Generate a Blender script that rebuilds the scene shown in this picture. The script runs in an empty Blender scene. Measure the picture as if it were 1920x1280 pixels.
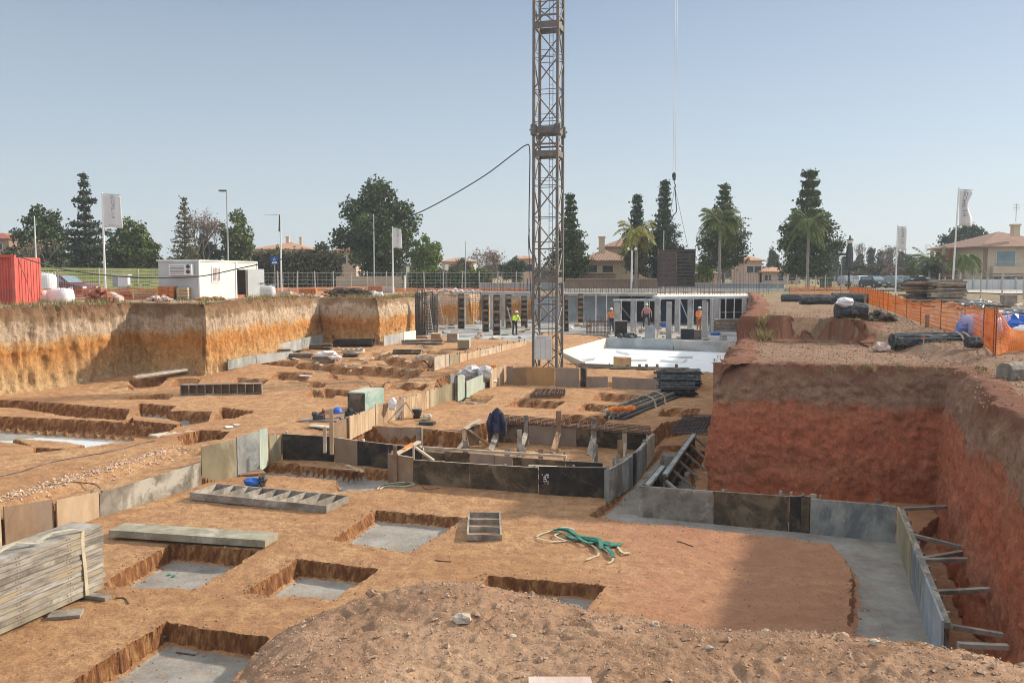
import bpy, math, random
import numpy as np
from mathutils import Vector, Matrix
random.seed(7)
R = math.radians
scene = bpy.context.scene
COL = scene.collection

# ------------------------------------------------------------------ camera
FPX = 1700.0            # focal length in photo pixels (1920 wide)
CZ = 5.4                # eye above the deepest working floor
PITCH = math.atan(130 / FPX)
cam_d = bpy.data.cameras.new('camera'); cam = bpy.data.objects.new('camera', cam_d); COL.objects.link(cam)
cam_d.sensor_width = 36; cam_d.lens = 36 * FPX / 1920
cam_d.clip_start = 0.1; cam_d.clip_end = 6000
cam.location = (0, 0, CZ); cam.rotation_euler = (R(90) - PITCH, 0, 0)
scene.camera = cam
scene.cycles.filter_width = 1.0
scene.cycles.max_bounces = 6; scene.cycles.diffuse_bounces = 3; scene.cycles.volume_bounces = 0

# ------------------------------------------------------------------ light
SUN_EL, SUN_AZ = 28.5, 67.0        # azimuth clockwise from +Y (ahead), so the sun stands to the right
w = bpy.data.worlds.new('World'); scene.world = w; w.use_nodes = True
nt = w.node_tree; bg = nt.nodes['Background']
sky = nt.nodes.new('ShaderNodeTexSky'); sky.sky_type = 'NISHITA'; sky.sun_disc = False
sky.sun_elevation = R(SUN_EL); sky.sun_rotation = R(SUN_AZ)
sky.altitude = 0; sky.air_density = 1.0; sky.dust_density = 0.4; sky.ozone_density = 2.0
hsv = nt.nodes.new('ShaderNodeHueSaturation'); hsv.inputs['Saturation'].default_value = 0.88
nt.links.new(sky.outputs[0], hsv.inputs['Color']); 
tint = nt.nodes.new('ShaderNodeMix'); tint.data_type = 'RGBA'; tint.blend_type = 'MULTIPLY'; tint.inputs[0].default_value = 1; tint.inputs[7].default_value = (1.0, 1.0, 1.05, 1)
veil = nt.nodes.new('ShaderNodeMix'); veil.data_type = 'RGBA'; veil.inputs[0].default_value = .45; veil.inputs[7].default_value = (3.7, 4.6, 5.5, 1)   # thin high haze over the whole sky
tc = nt.nodes.new('ShaderNodeTexCoord'); sx = nt.nodes.new('ShaderNodeSeparateXYZ'); nt.links.new(tc.outputs['Generated'], sx.inputs[0])
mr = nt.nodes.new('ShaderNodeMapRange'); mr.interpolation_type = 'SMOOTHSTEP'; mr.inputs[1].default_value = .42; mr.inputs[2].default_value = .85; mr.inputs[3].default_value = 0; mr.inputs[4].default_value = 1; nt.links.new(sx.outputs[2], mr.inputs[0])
top = nt.nodes.new('ShaderNodeMix'); top.data_type = 'RGBA'; top.inputs[6].default_value = (3.7, 4.6, 5.5, 1); top.inputs[7].default_value = (25, 25, 24.5, 1)   # veil brightened overhead and behind the camera, out of view, as added fill
cm = nt.nodes.new('ShaderNodeMapping'); cm.inputs['Scale'].default_value = (1.2, 1.2, 5); nt.links.new(tc.outputs['Generated'], cm.inputs[0])
cn = nt.nodes.new('ShaderNodeTexNoise'); cn.inputs['Scale'].default_value = 2.2; cn.inputs['Detail'].default_value = 5; nt.links.new(cm.outputs[0], cn.inputs['Vector'])
cr_ = nt.nodes.new('ShaderNodeMapRange'); cr_.inputs[1].default_value = .35; cr_.inputs[2].default_value = .7; cr_.inputs[3].default_value = .34; cr_.inputs[4].default_value = .50; nt.links.new(cn.outputs['Fac'], cr_.inputs[0]); nt.links.new(cr_.outputs[0], veil.inputs[0])
mb_ = nt.nodes.new('ShaderNodeMapRange'); mb_.interpolation_type = 'SMOOTHSTEP'; mb_.inputs[1].default_value = 0; mb_.inputs[2].default_value = -.8; mb_.inputs[3].default_value = 0; mb_.inputs[4].default_value = .34; nt.links.new(sx.outputs[1], mb_.inputs[0])  # added fill: sky made brighter behind the camera
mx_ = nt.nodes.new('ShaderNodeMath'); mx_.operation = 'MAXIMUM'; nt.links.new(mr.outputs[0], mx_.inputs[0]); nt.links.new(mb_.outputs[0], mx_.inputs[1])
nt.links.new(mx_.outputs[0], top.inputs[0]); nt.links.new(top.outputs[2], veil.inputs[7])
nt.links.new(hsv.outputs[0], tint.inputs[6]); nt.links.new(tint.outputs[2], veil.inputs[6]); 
hm_ = nt.nodes.new('ShaderNodeMapRange'); hm_.inputs[1].default_value = 0; hm_.inputs[2].default_value = .30; hm_.inputs[3].default_value = .60; hm_.inputs[4].default_value = 0; nt.links.new(sx.outputs[2], hm_.inputs[0])
hzm = nt.nodes.new('ShaderNodeMix'); hzm.data_type = 'RGBA'; hzm.inputs[7].default_value = (6.4, 7.3, 7.9, 1)   # pale haze along the horizon
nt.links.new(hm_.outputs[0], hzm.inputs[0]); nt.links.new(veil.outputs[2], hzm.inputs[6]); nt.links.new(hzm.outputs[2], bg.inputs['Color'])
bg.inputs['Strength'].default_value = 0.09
sd = bpy.data.lights.new('sun', 'SUN'); sun = bpy.data.objects.new('sun', sd); COL.objects.link(sun)
sd.energy = 4.8; sd.angle = R(2.2); sd.color = (1.0, 0.88, 0.72)
ce, se = math.cos(R(SUN_EL)), math.sin(R(SUN_EL))
SDIR = Vector((ce * math.sin(R(SUN_AZ)), ce * math.cos(R(SUN_AZ)), se))
sun.rotation_euler = SDIR.to_track_quat('Z', 'Y').to_euler(); sun.location = (20, 10, 40)
HAZE = 0.0005
ORD = 'first second third fourth fifth sixth seventh eighth ninth tenth eleventh twelfth thirteenth fourteenth fifteenth sixteenth'.split()
vs = scene.view_settings
vs.view_transform = 'Standard'; vs.look = 'None'; vs.gamma = 1; vs.use_curve_mapping = False; vs.exposure = 0.28

# ------------------------------------------------------------------ survey helpers: a bearing in the photo and a level give a place
cP, sP = math.cos(PITCH), math.sin(PITCH)
def ray(px, py):
    dx = (px - 960) / FPX; dy = (640 - py) / FPX
    return (dx, cP + dy * sP, -sP + dy * cP)
def G(px, py, z=0.0):
    d = ray(px, py); t = (z - CZ) / d[2]
    return Vector((d[0] * t, d[1] * t, z))
def D(px, py, dist):
    d = ray(px, py); t = dist / d[1]
    return Vector((d[0] * t, dist, CZ + d[2] * t))
def ZAT(px, py, P):      # height reached by the bearing above the plan point P
    d = ray(px, py); return CZ + d[2] * (P[1] / d[1])

# ------------------------------------------------------------------ noise
_rng = np.random.RandomState(3)
_T = _rng.rand(256, 256)
def vnoise(x, y, s=0):
    x = np.asarray(x, float) + s * 17.31; y = np.asarray(y, float) + s * 9.77
    xi = np.floor(x).astype(np.int64); yi = np.floor(y).astype(np.int64)
    fx = x - xi; fy = y - yi; fx = fx * fx * (3 - 2 * fx); fy = fy * fy * (3 - 2 * fy)
    a = _T[xi & 255, yi & 255]; b = _T[(xi + 1) & 255, yi & 255]
    c = _T[xi & 255, (yi + 1) & 255]; d = _T[(xi + 1) & 255, (yi + 1) & 255]
    return (a * (1 - fx) + b * fx) * (1 - fy) + (c * (1 - fx) + d * fx) * fy
def fbm(x, y, o=4, s=0):
    r = 0; a = 1.0; t = 0
    for i in range(o):
        r = r + a * (vnoise(x * 2 ** i, y * 2 ** i, s + i) - .5); t += a; a *= .5
    return r / t * 2

# ------------------------------------------------------------------ objects and tags
def tag(o, label=None, cat=None, group=None, kind=None):
    if label: o['label'] = label
    if cat: o['category'] = cat
    if group: o['group'] = group
    if kind: o['kind'] = kind
    return o
def empty(name, loc, label, cat, group=None, rz=0.0):
    o = bpy.data.objects.new(name, None); COL.objects.link(o)
    o.location = loc; o.rotation_euler = (0, 0, rz); o.empty_display_size = .2
    return tag(o, label, cat, group)
def children(o): return [c for c in bpy.data.objects if c.parent == o]
def copy_tree(o, loc=None, rz=None, label=None, scale=None):
    kids = _KIDS.get(o.name, [])
    c = o.copy(); COL.objects.link(c)
    if loc is not None: c.location = loc
    if rz is not None: c.rotation_euler = (0, 0, rz)
    if scale is not None: c.scale = (scale,) * 3 if not hasattr(scale, '__len__') else scale
    if label: c['label'] = label
    for k in kids:
        d = k.copy(); COL.objects.link(d); d.parent = c
        for g in _KIDS.get(k.name, []):
            e = g.copy(); COL.objects.link(e); e.parent = d
    return c
_KIDS = {}

def make_obj(name, V, Fc, mat, parent=None, smooth=False, midx=None, origin=None):
    me = bpy.data.meshes.new(name)
    V = np.asarray(V, float)
    off = origin if origin is not None else (0, 0, 0)
    V = V - np.asarray(tuple(off))
    me.from_pydata(V.tolist(), [], Fc)
    mats = mat if isinstance(mat, (list, tuple)) else [mat]
    for m in mats: me.materials.append(m)
    if midx is not None: me.polygons.foreach_set('material_index', midx)
    if smooth: me.polygons.foreach_set('use_smooth', [True] * len(me.polygons))
    me.update()
    o = bpy.data.objects.new(name, me); COL.objects.link(o)
    if parent is not None:
        o.parent = parent; _KIDS.setdefault(parent.name, []).append(o)
    elif origin is not None: o.location = origin
    return o

def grid_obj(name, X, Y, Z, mat, mask=None, attrs=None, smooth=True):
    """height field from 2-D arrays, built with numpy"""
    n, m = X.shape
    co = np.stack([X, Y, Z], -1).reshape(-1, 3).astype(np.float32)
    idx = np.arange(n * m).reshape(n, m)
    q = np.stack([idx[:-1, :-1], idx[:-1, 1:], idx[1:, 1:], idx[1:, :-1]], -1).reshape(-1, 4)
    if mask is not None: q = q[mask.reshape(-1)]
    used = np.zeros(n * m, bool); used[q.reshape(-1)] = True
    remap = np.cumsum(used) - 1; co = co[used]; q = remap[q]
    me = bpy.data.meshes.new(name)
    me.vertices.add(len(co)); me.vertices.foreach_set('co', co.reshape(-1))
    me.loops.add(len(q) * 4); me.loops.foreach_set('vertex_index', q.reshape(-1).astype(np.int32))
    me.polygons.add(len(q)); me.polygons.foreach_set('loop_start', np.arange(0, len(q) * 4, 4, dtype=np.int32))
    me.polygons.foreach_set('loop_total', np.full(len(q), 4, dtype=np.int32))
    me.materials.append(mat)
    me.update(calc_edges=True)
    me.polygons.foreach_set('use_smooth', np.full(len(q), smooth))
    for k, a in (attrs or {}).items():
        at = me.attributes.new(k, 'FLOAT', 'POINT'); at.data.foreach_set('value', a.reshape(-1)[used].astype(np.float32))
    me.validate(); me.update()
    o = bpy.data.objects.new(name, me); COL.objects.link(o)
    return o

class MB:
    def __init__(s): s.v = []; s.f = []; s.m = []
    def add(s, V, Fc, mi=0):
        n = len(s.v); s.v.extend([tuple(p) for p in V]); s.f.extend([tuple(i + n for i in f) for f in Fc]); s.m.extend([mi] * len(Fc)); return s
    def hexa(s, b, t, mi=0):   # four base points (ccw) and four top points
        return s.add(list(b) + list(t), [(3, 2, 1, 0), (4, 5, 6, 7), (0, 1, 5, 4), (1, 2, 6, 5), (2, 3, 7, 6), (3, 0, 4, 7)], mi)
    def box(s, c, d, rz=0, mi=0, ex=0):
        hx, hy, hz = d[0] / 2, d[1] / 2, d[2] / 2; co, si = math.cos(rz), math.sin(rz)
        pts = []
        for z in (-hz, hz):
            for x, y in ((-hx, -hy), (hx, -hy), (hx, hy), (-hx, hy)):
                pts.append((c[0] + x * co - y * si, c[1] + x * si + y * co, c[2] + z))
        return s.hexa(pts[:4], pts[4:], mi)
    def beam(s, p0, p1, wd, th, mi=0, up=(0, 0, 1), jit=0):
        p0, p1 = Vector(p0), Vector(p1); a = (p1 - p0)
        if a.length < 1e-6: return s
        a.normalize(); u = Vector(up)
        if abs(a.dot(u)) > .95: u = Vector((0, 1, 0)) if abs(a.y) < .9 else Vector((1, 0, 0))
        sx = a.cross(u).normalized(); sy = sx.cross(a).normalized()
        q = [p + sx * i * wd / 2 + sy * j * th / 2 for p in (p0, p1) for i, j in ((-1, -1), (1, -1), (1, 1), (-1, 1))]
        return s.hexa(q[:4], q[4:], mi)
    def tube(s, pts, r, n=6, mi=0, cap=True):
        pts = [Vector(p) for p in pts]; rs = r if hasattr(r, '__len__') else [r] * len(pts)
        V = []; prev = None
        for i, p in enumerate(pts):
            a = (pts[min(i + 1, len(pts) - 1)] - pts[max(i - 1, 0)])
            a = a.normalized() if a.length > 1e-9 else Vector((0, 0, 1))
            u = prev if prev is not None else (Vector((0, 0, 1)) if abs(a.z) < .9 else Vector((1, 0, 0)))
            sx = a.cross(u)
            if sx.length < 1e-4: sx = a.cross(Vector((0, 1, .3)))
            sx.normalize(); sy = sx.cross(a).normalized(); prev = sy
            for k in range(n):
                t = 2 * math.pi * k / n; V.append(p + (sx * math.cos(t) + sy * math.sin(t)) * rs[i])
        Fc = []
        for i in range(len(pts) - 1):
            for k in range(n):
                k2 = (k + 1) % n; Fc.append((i * n + k, i * n + k2, (i + 1) * n + k2, (i + 1) * n + k))
        if cap: Fc.append(tuple(range(n))[::-1]); Fc.append(tuple((len(pts) - 1) * n + k for k in range(n)))
        return s.add(V, Fc, mi)
    def prism(s, poly, z0, z1, mi=0):
        n = len(poly); V = [(p[0], p[1], z0) for p in poly] + [(p[0], p[1], z1) for p in poly]
        return s.add(V, [tuple(range(n))[::-1], tuple(range(n, 2 * n))] + [(i, (i + 1) % n, (i + 1) % n + n, i + n) for i in range(n)], mi)
    def quad(s, a, b, c, d, mi=0): return s.add([a, b, c, d], [(0, 1, 2, 3)], mi)
    def blob(s, c, r, seed=0, nu=8, nv=5, rough=.25, flat=0, mi=0):
        rnd = random.Random(seed); V = []; c = Vector(c)
        r = r if hasattr(r, '__len__') else (r, r, r)
        for j in range(1, nv):
            ph = math.pi * j / nv
            for i in range(nu):
                th = 2 * math.pi * i / nu; k = 1 + rnd.uniform(-rough, rough)
                V.append((c.x + r[0] * k * math.sin(ph) * math.cos(th), c.y + r[1] * k * math.sin(ph) * math.sin(th), c.z + r[2] * k * math.cos(ph)))
        V.append((c.x, c.y, c.z + r[2])); V.append((c.x, c.y, c.z - r[2])); T, B = len(V) - 2, len(V) - 1
        Fc = [(T, i, (i + 1) % nu) for i in range(nu)]
        for j in range(nv - 2):
            for i in range(nu):
                a = j * nu + i; b = j * nu + (i + 1) % nu; Fc.append((a, a + nu, b + nu, b))
        Fc += [((nv - 2) * nu + (i + 1) % nu, (nv - 2) * nu + i, B) for i in range(nu)]
        return s.add(V, Fc, mi)
    def build(s, name, mat, parent=None, smooth=False, origin=None, label=None, local=False):
        off = None
        if parent is not None and not local:
            off = parent['_o'] if '_o' in parent else None
        V = np.array(s.v)
        if off is not None: V = V - np.array(off)
        o = make_obj(name, V, s.f, mat, parent, smooth, s.m if isinstance(mat, (list, tuple)) else None, origin if parent is None else None)
        if label: o['label'] = label
        return o
def spline(P, n=8):
    Q_ = []
    for i in range(len(P) - 1):
        p0 = P[max(i - 1, 0)]; p1 = P[i]; p2 = P[i + 1]; p3 = P[min(i + 2, len(P) - 1)]
        for k in range(n):
            t = k / n; Q_.append(.5 * ((2 * p1) + (-p0 + p2) * t + (2 * p0 - 5 * p1 + 4 * p2 - p3) * t * t + (-p0 + 3 * p1 - 3 * p2 + p3) * t ** 3))
    return Q_ + [P[-1]]
ROOTO = {}
def root(name, loc, label, cat, group=None):
    """an Empty at the base; parts given in world coordinates are shifted to it"""
    o = empty(name, loc, label, cat, group); ROOTO[o.name] = Vector(loc); return o
def part(mb, name, mat, parent, smooth=False, label=None):
    top = parent; off = Vector((0, 0, 0))
    while top is not None:
        if top.name in ROOTO: off = ROOTO[top.name]; break
        top = top.parent
    o = make_obj(name, np.array(mb.v) - np.array(tuple(off)), mb.f, mat, parent, smooth, mb.m if isinstance(mat, (list, tuple)) else None)
    if label: o['label'] = label
    return o
def single(mb, name, mat, loc, label, cat, group=None, smooth=False):
    o = make_obj(name, mb.v, mb.f, mat, None, smooth, mb.m if isinstance(mat, (list, tuple)) else None, tuple(loc))
    return tag(o, label, cat, group)

# ------------------------------------------------------------------ materials
def lin(c):
    return tuple(((x / 255) / 12.92 if x / 255 <= .04045 else ((x / 255 + .055) / 1.055) ** 2.4) for x in c)
class NT:
    def __init__(s, name):
        s.m = bpy.data.materials.new(name); s.m.use_nodes = True; s.t = s.m.node_tree
        s.b = s.t.nodes['Principled BSDF']; s.b.inputs['Specular IOR Level'].default_value = .3
        s.pos = s.t.nodes.new('ShaderNodeNewGeometry').outputs['Position']
    def n(s, t, **k):
        x = s.t.nodes.new(t)
        for a, b in k.items(): setattr(x, a, b)
        return x
    def l(s, a, b): s.t.links.new(a, b)
    def noise(s, scale, detail=4, rough=.6, sc=(1, 1, 1), src=None, dist=0):
        mp = s.n('ShaderNodeMapping'); mp.inputs['Scale'].default_value = sc; s.l(src or s.pos, mp.inputs[0])
        x = s.n('ShaderNodeTexNoise'); x.inputs['Scale'].default_value = scale; x.inputs['Detail'].default_value = detail
        x.inputs['Roughness'].default_value = rough; x.inputs['Distortion'].default_value = dist
        s.l(mp.outputs[0], x.inputs['Vector']); return x.outputs['Fac']
    def ramp(s, src, stops):
        r = s.n('ShaderNodeValToRGB'); e = r.color_ramp.elements
        while len(e) < len(stops): e.new(.5)
        for i, (p, c) in enumerate(stops):
            e[i].position = p; e[i].color = (*c, 1) if hasattr(c, '__len__') else (c, c, c, 1)
        s.l(src, r.inputs[0]); return r.outputs[0]
    def mix(s, f, a, b, mode='MIX'):
        x = s.n('ShaderNodeMix', data_type='RGBA', blend_type=mode)
        for i, v in ((0, f), (6, a), (7, b)):
            if hasattr(v, 'is_linked'): s.l(v, x.inputs[i])
            elif i == 0: x.inputs[0].default_value = v
            else: x.inputs[i].default_value = (*v, 1)
        return x.outputs[2]
    def math(s, op, a, b=0.0, c=None):
        x = s.n('ShaderNodeMath', operation=op)
        for i, v in ((0, a), (1, b), (2, c)):
            if v is None: continue
            if hasattr(v, 'is_linked'): s.l(v, x.inputs[i])
            else: x.inputs[i].default_value = v
        return x.outputs[0]
    def attr(s, name): x = s.n('ShaderNodeAttribute'); x.attribute_name = name; return x.outputs['Fac']
    def sep(s, src=None):
        x = s.n('ShaderNodeSeparateXYZ'); s.l(src or s.pos, x.inputs[0]); return x.outputs
    def bump(s, src, strength=.5, dist=.02, prev=None):
        x = s.n('ShaderNodeBump'); x.inputs['Strength'].default_value = strength; x.inputs['Distance'].default_value = dist
        s.l(src, x.inputs['Height'])
        if prev is not None: s.l(prev, x.inputs['Normal'])
        return x.outputs[0]
    def out(s, col=None, rough=.85, nrm=None, metal=0):
        if col is not None:
            if hasattr(col, 'is_linked'): s.l(col, s.b.inputs['Base Color'])
            else: s.b.inputs['Base Color'].default_value = (*col, 1)
        s.b.inputs['Roughness'].default_value = rough; s.b.inputs['Metallic'].default_value = metal
        if nrm is not None: s.l(nrm, s.b.inputs['Normal'])
        return s.m
M = {}
def stain(name, c1, c2, scale=3, sc=(1, 1, 1), rough=.8, c3=None, bump=.3, bscale=30, metal=0, bd=.01, lo=.35, hi=.65):
    t = NT(name); f = t.noise(scale, 6, .65, sc); col = t.ramp(f, [(lo, c1), (hi, c2)])
    if c3 is not None:
        f2 = t.noise(scale * .45, 5, .7, sc, dist=.6); col = t.mix(t.ramp(f2, [(.5, 0.), (.62, 1.)]), col, c3)
    M[name] = t.out(col, rough, t.bump(t.noise(bscale, 4, .6, sc), bump, bd), metal); return M[name]
# earth of the working floor: attribute 'concrete' marks lean concrete poured in the cuts, 'membrane' the white sheeting
t = NT('floor_earth')
n1 = t.noise(.35, 6, .65); n2 = t.noise(3.0, 6, .7); n3 = t.noise(22, 5, .75, (1, 1, 1)); n4 = t.noise(90, 3, .7)
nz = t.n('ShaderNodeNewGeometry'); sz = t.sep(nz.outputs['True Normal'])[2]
ea = t.ramp(n1, [(.3, (.41, .205, .085)), (.45, (.51, .29, .135)), (.6, (.58, .355, .175)), (.72, (.65, .44, .245))])
ea = t.mix(t.ramp(n2, [(.40, .8), (.58, 0.)]), ea, (.335, .165, .08))
ea = t.mix(t.ramp(t.noise(.75, 7, .75, dist=.8), [(.54, 0.), (.66, .6)]), ea, (.36, .195, .10)); ea = t.mix(t.ramp(n3, [(.36, .85), (.52, 0.)]), ea, (.27, .14, .075))
ea = t.mix(t.ramp(n4, [(.60, 0.), (.78, .7)]), ea, (.68, .50, .34))
side = t.ramp(t.noise(9, 5, .7, (1, 1, .35)), [(.3, (.11, .042, .02)), (.5, (.25, .105, .04)), (.72, (.52, .30, .13))])  # redder cut faces, their colour also darkened for shade inside the pits
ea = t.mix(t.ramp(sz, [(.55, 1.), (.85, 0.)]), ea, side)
red = t.attr('red'); ea = t.mix(t.math('MULTIPLY', red, t.ramp(t.noise(2.5, 6, .75), [(.35, .35), (.6, 1.)])), ea, (.45, .205, .135))
co = t.ramp(t.noise(1.1, 7, .75), [(.33, (.22, .205, .18)), (.48, (.33, .315, .285)), (.66, (.44, .42, .38))])
co = t.mix(t.ramp(t.noise(7, 5, .8), [(.50, 0.), (.66, .65)]), co, (.40, .26, .16))
col = t.mix(t.ramp(t.attr('concrete'), [(.45, 0.), (.6, 1.)]), ea, co)
col = t.mix(t.ramp(t.attr('membrane'), [(.45, 0.), (.6, 1.)]), col, (.62, .66, .68))
b = t.bump(t.noise(6, 6, .75), .8, .06); b = t.bump(t.noise(30, 5, .8), 1.0, .03, b)
M['floor_earth'] = t.out(col, .95, b)

def bank_mat(name, zlo, ztop, grey, orange1, orange2, dark, foot, tops, grooves=1.0, band=(.66, .86), VS=.3, DK=1.0):
    t = NT(name); z = t.sep()[2]
    zn = t.math('DIVIDE', t.math('SUBTRACT', z, zlo), ztop - zlo)
    zn = t.math('ADD', zn, t.math('MULTIPLY', t.math('SUBTRACT', t.noise(.55, 5, .7), .5), .45))
    zn = t.math('ADD', zn, t.math('MULTIPLY', t.math('SUBTRACT', t.noise(3.2, 5, .7), .5), .14))
    base = t.ramp(zn, [(0.0, foot), (.22, orange2), (.45, orange1), (band[0] - .04, orange2), (band[0] + .03, grey), (band[1], grey), (band[1] + .05, tops), (.99, dark)])
    gr = t.noise(5.0, 6, .8, (1, 1, VS)); base = t.mix(t.math('MULTIPLY', t.ramp(gr, [(.38, 1.), (.54, 0.)]), .8 * DK), base, dark)
    sp = t.noise(9, 6, .8); base = t.mix(t.math('MULTIPLY', t.ramp(sp, [(.56, 0.), (.70, 1.)]), .55), base, grey); base = t.mix(t.math('MULTIPLY', t.ramp(t.noise(26, 5, .85), [(.42, 1.), (.53, 0.)]), .65 * DK), base, dark); base = t.mix(t.math('MULTIPLY', t.ramp(t.noise(7, 6, .85, (1, 1, 1.3)), [(.40, 1.), (.47, 0.)]), .85 * DK), base, dark)
    hv = t.ramp(z, [(0, 0.), (1, 1.)])
    b = t.bump(t.noise(5, 6, .8, (1, 1, .3)), .8, .10 * grooves); b = t.bump(t.noise(17, 6, .85, (1, 1, .7)), 1.0, .09, b)
    M[name] = t.out(base, .95, b)
bank_mat('bank_left', .9, 3.95, (.86, .68, .50), (.82, .35, .085), (.88, .51, .21), (.26, .135, .065), (.88, .61, .32), (.48, .34, .205), 1.6, (.60, .79), .4, .62)
bank_mat('bank_right', -.1, 3.2, (.62, .40, .28), (.90, .275, .145), (.88, .33, .175), (.32, .14, .085), (.80, .23, .11), (.56, .35, .235), 1.6, (.74, .82), .8, .55)

def dirt(name, stops, stone, s=1.0, bd=.03):
    t = NT(name); c = t.ramp(t.noise(.9 * s, 6, .7), stops)
    c = t.mix(t.ramp(t.noise(14 * s, 5, .8), [(.35, .6), (.5, 0.)]), c, stops[0][1])
    c = t.mix(t.ramp(t.noise(42 * s, 3, .6), [(.62, 0.), (.72, .8)]), c, stone)
    b = t.bump(t.noise(8 * s, 6, .75), .6, bd); b = t.bump(t.noise(45 * s, 4, .7), .8, bd * .35, b)
    M[name] = t.out(c, .97, b)
dirt('rim_dirt', [(.3, (.20, .11, .062)), (.5, (.31, .185, .11)), (.7, (.42, .275, .17))], (.52, .42, .34), 1.3, .03)
# upper ground: dry grass near the cut, beige yard, asphalt-grey far off are separate sheets
t = NT('yard_earth')
c = t.ramp(t.noise(.12, 6, .7), [(.3, (.20, .15, .095)), (.45, (.34, .24, .15)), (.6, (.47, .35, .24)), (.75, (.38, .20, .12))])
g = t.ramp(t.noise(.5, 6, .75), [(.4, (.15, .13, .06)), (.6, (.28, .22, .11))])
c = t.mix(t.math('MULTIPLY', t.attr('grass'), t.ramp(t.noise(1.3, 5, .7), [(.3, .3), (.5, 1.)])), c, g)
c = t.mix(t.math('MULTIPLY', t.attr('redsoil'), .85), c, t.ramp(t.noise(2.5, 6, .75), [(.3, (.17, .10, .065)), (.55, (.29, .175, .115)), (.75, (.41, .275, .19))]))
b = t.bump(t.noise(3.0, 6, .8), .9, .10); b = t.bump(t.noise(16, 5, .8), .9, .04, b)
M['yard_earth'] = t.out(c, .97, b)
stain('asphalt', (.16, .155, .15), (.22, .21, .20), 2, rough=.9)
stain('paving', (.42, .39, .34), (.52, .48, .42), 1.2, rough=.9)
stain('lawn', (.13, .17, .045), (.22, .24, .07), 1.2, rough=.95, bscale=18)
stain('dry_grass', (.22, .17, .07), (.42, .34, .17), 9, rough=.95)
stain('weed_green', (.10, .14, .04), (.22, .24, .08), 9, rough=.95)
# boards of the formwork
stain('ply_grey', (.13, .115, .095), (.30, .27, .225), 2.2, (1, 1, 1), c3=(.43, .40, .34), bscale=40)
stain('ply_brown', (.20, .135, .085), (.34, .235, .15), 2.0, (1, 1, .6), c3=(.26, .20, .15))
stain('ply_pine', (.40, .28, .17), (.56, .43, .29), 2.2, (1, 1, .3), c3=(.33, .23, .14))
stain('ply_olive', (.21, .18, .11), (.34, .295, .19), 1.5, (1, 1, .5), c3=(.46, .40, .28))
stain('ply_blue_grey', (.20, .21, .20), (.38, .39, .36), 2.4, (1, 1, .6), c3=(.15, .17, .18))
stain('ply_black', (.012, .012, .013), (.045, .038, .032), 2.6, c3=(.10, .075, .05), rough=.55)
stain('ply_mottled', (.035, .028, .022), (.12, .088, .052), 3.0, c3=(.20, .15, .095), rough=.7)
stain('ply_green', (.30, .37, .31), (.45, .50, .42), 1.8, (1, 1, .5), c3=(.52, .51, .43))
stain('ply_mint', (.22, .36, .31), (.34, .47, .41), 1.8, c3=(.55, .58, .50))
stain('ply_rust', (.33, .19, .085), (.48, .29, .13), 1.4, (1, 1, .3), c3=(.26, .17, .11))
stain('ply_taupe', (.24, .185, .145), (.36, .285, .225), 1.6, (1, 1, .6), c3=(.30, .25, .22))
stain('timber_pale', (.46, .38, .28), (.62, .54, .43), 3, (1, 1, 1), c3=(.40, .33, .26), bscale=60)
stain('timber_grey', (.16, .14, .115), (.33, .295, .245), 3, (1, 1, 1), c3=(.43, .39, .33), bscale=60)
stain('stack_board', (.15, .135, .115), (.42, .39, .34), 2.4, (1, 1, 7), c3=(.38, .31, .21), bscale=60)
stain('timber_olive', (.20, .18, .13), (.34, .31, .23), 3, c3=(.42, .39, .31))
stain('timber_brown', (.20, .12, .075), (.36, .23, .14), 3, c3=(.27, .17, .11))
stain('timber_dark', (.055, .045, .038), (.13, .105, .085), 3, c3=(.20, .165, .13))
stain('concrete', (.33, .33, .32), (.45, .45, .43), 1.2, c3=(.28, .28, .27), bscale=20)
stain('concrete_white', (.60, .61, .60), (.72, .73, .71), .8, c3=(.55, .55, .53))
stain('concrete_blue', (.30, .34, .36), (.40, .44, .46), 1.2, c3=(.26, .30, .32))
stain('white_sheet', (.74, .77, .78), (.84, .86, .86), 1.2, rough=.5)
stain('cream_board', (.66, .62, .50), (.76, .72, .60), 1.2, rough=.7)
stain('mast_steel', (.12, .112, .105), (.21, .20, .185), 2.5, c3=(.18, .14, .115), rough=.6, metal=.2)
stain('galvanised', (.40, .41, .42), (.52, .53, .54), 3, rough=.5, metal=.4)
stain('prop_steel', (.50, .51, .52), (.64, .65, .66), 3, rough=.5, metal=.2)
stain('dark_steel', (.04, .045, .05), (.09, .095, .10), 3, rough=.5, metal=.3)
stain('rebar', (.10, .062, .045), (.21, .125, .085), 6, rough=.8, metal=.3)
stain('black_mesh', (.018, .022, .026), (.06, .068, .074), 12, c3=(.12, .13, .13), rough=.6, bscale=50, bd=.03)
stain('red_container', (.52, .085, .065), (.63, .14, .11), 1.2, c3=(.45, .12, .10), rough=.5)
stain('cabin_cream', (.66, .67, .59), (.74, .75, .67), 1, rough=.5)
stain('cabin_side', (.44, .46, .47), (.52, .54, .55), 1, rough=.5)
stain('white_paint', (.72, .73, .72), (.80, .80, .79), 2, rough=.5)
stain('grey_paint', (.35, .37, .39), (.43, .45, .47), 2, rough=.5)
stain('window_dark', (.02, .022, .024), (.04, .042, .045), 2, rough=.15)
stain('window_glass', (.16, .24, .27), (.22, .31, .34), 1, rough=.12)
stain('shutter_rose', (.50, .36, .30), (.58, .43, .36), 3, rough=.6)
stain('flag_cloth', (.62, .61, .60), (.72, .71, .69), 4, (1, 1, .2), rough=.8)
stain('flag_print', (.16, .19, .27), (.22, .25, .33), 4, rough=.8)
stain('flag_print_pale', (.45, .38, .34), (.50, .43, .39), 4, rough=.8)
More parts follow.
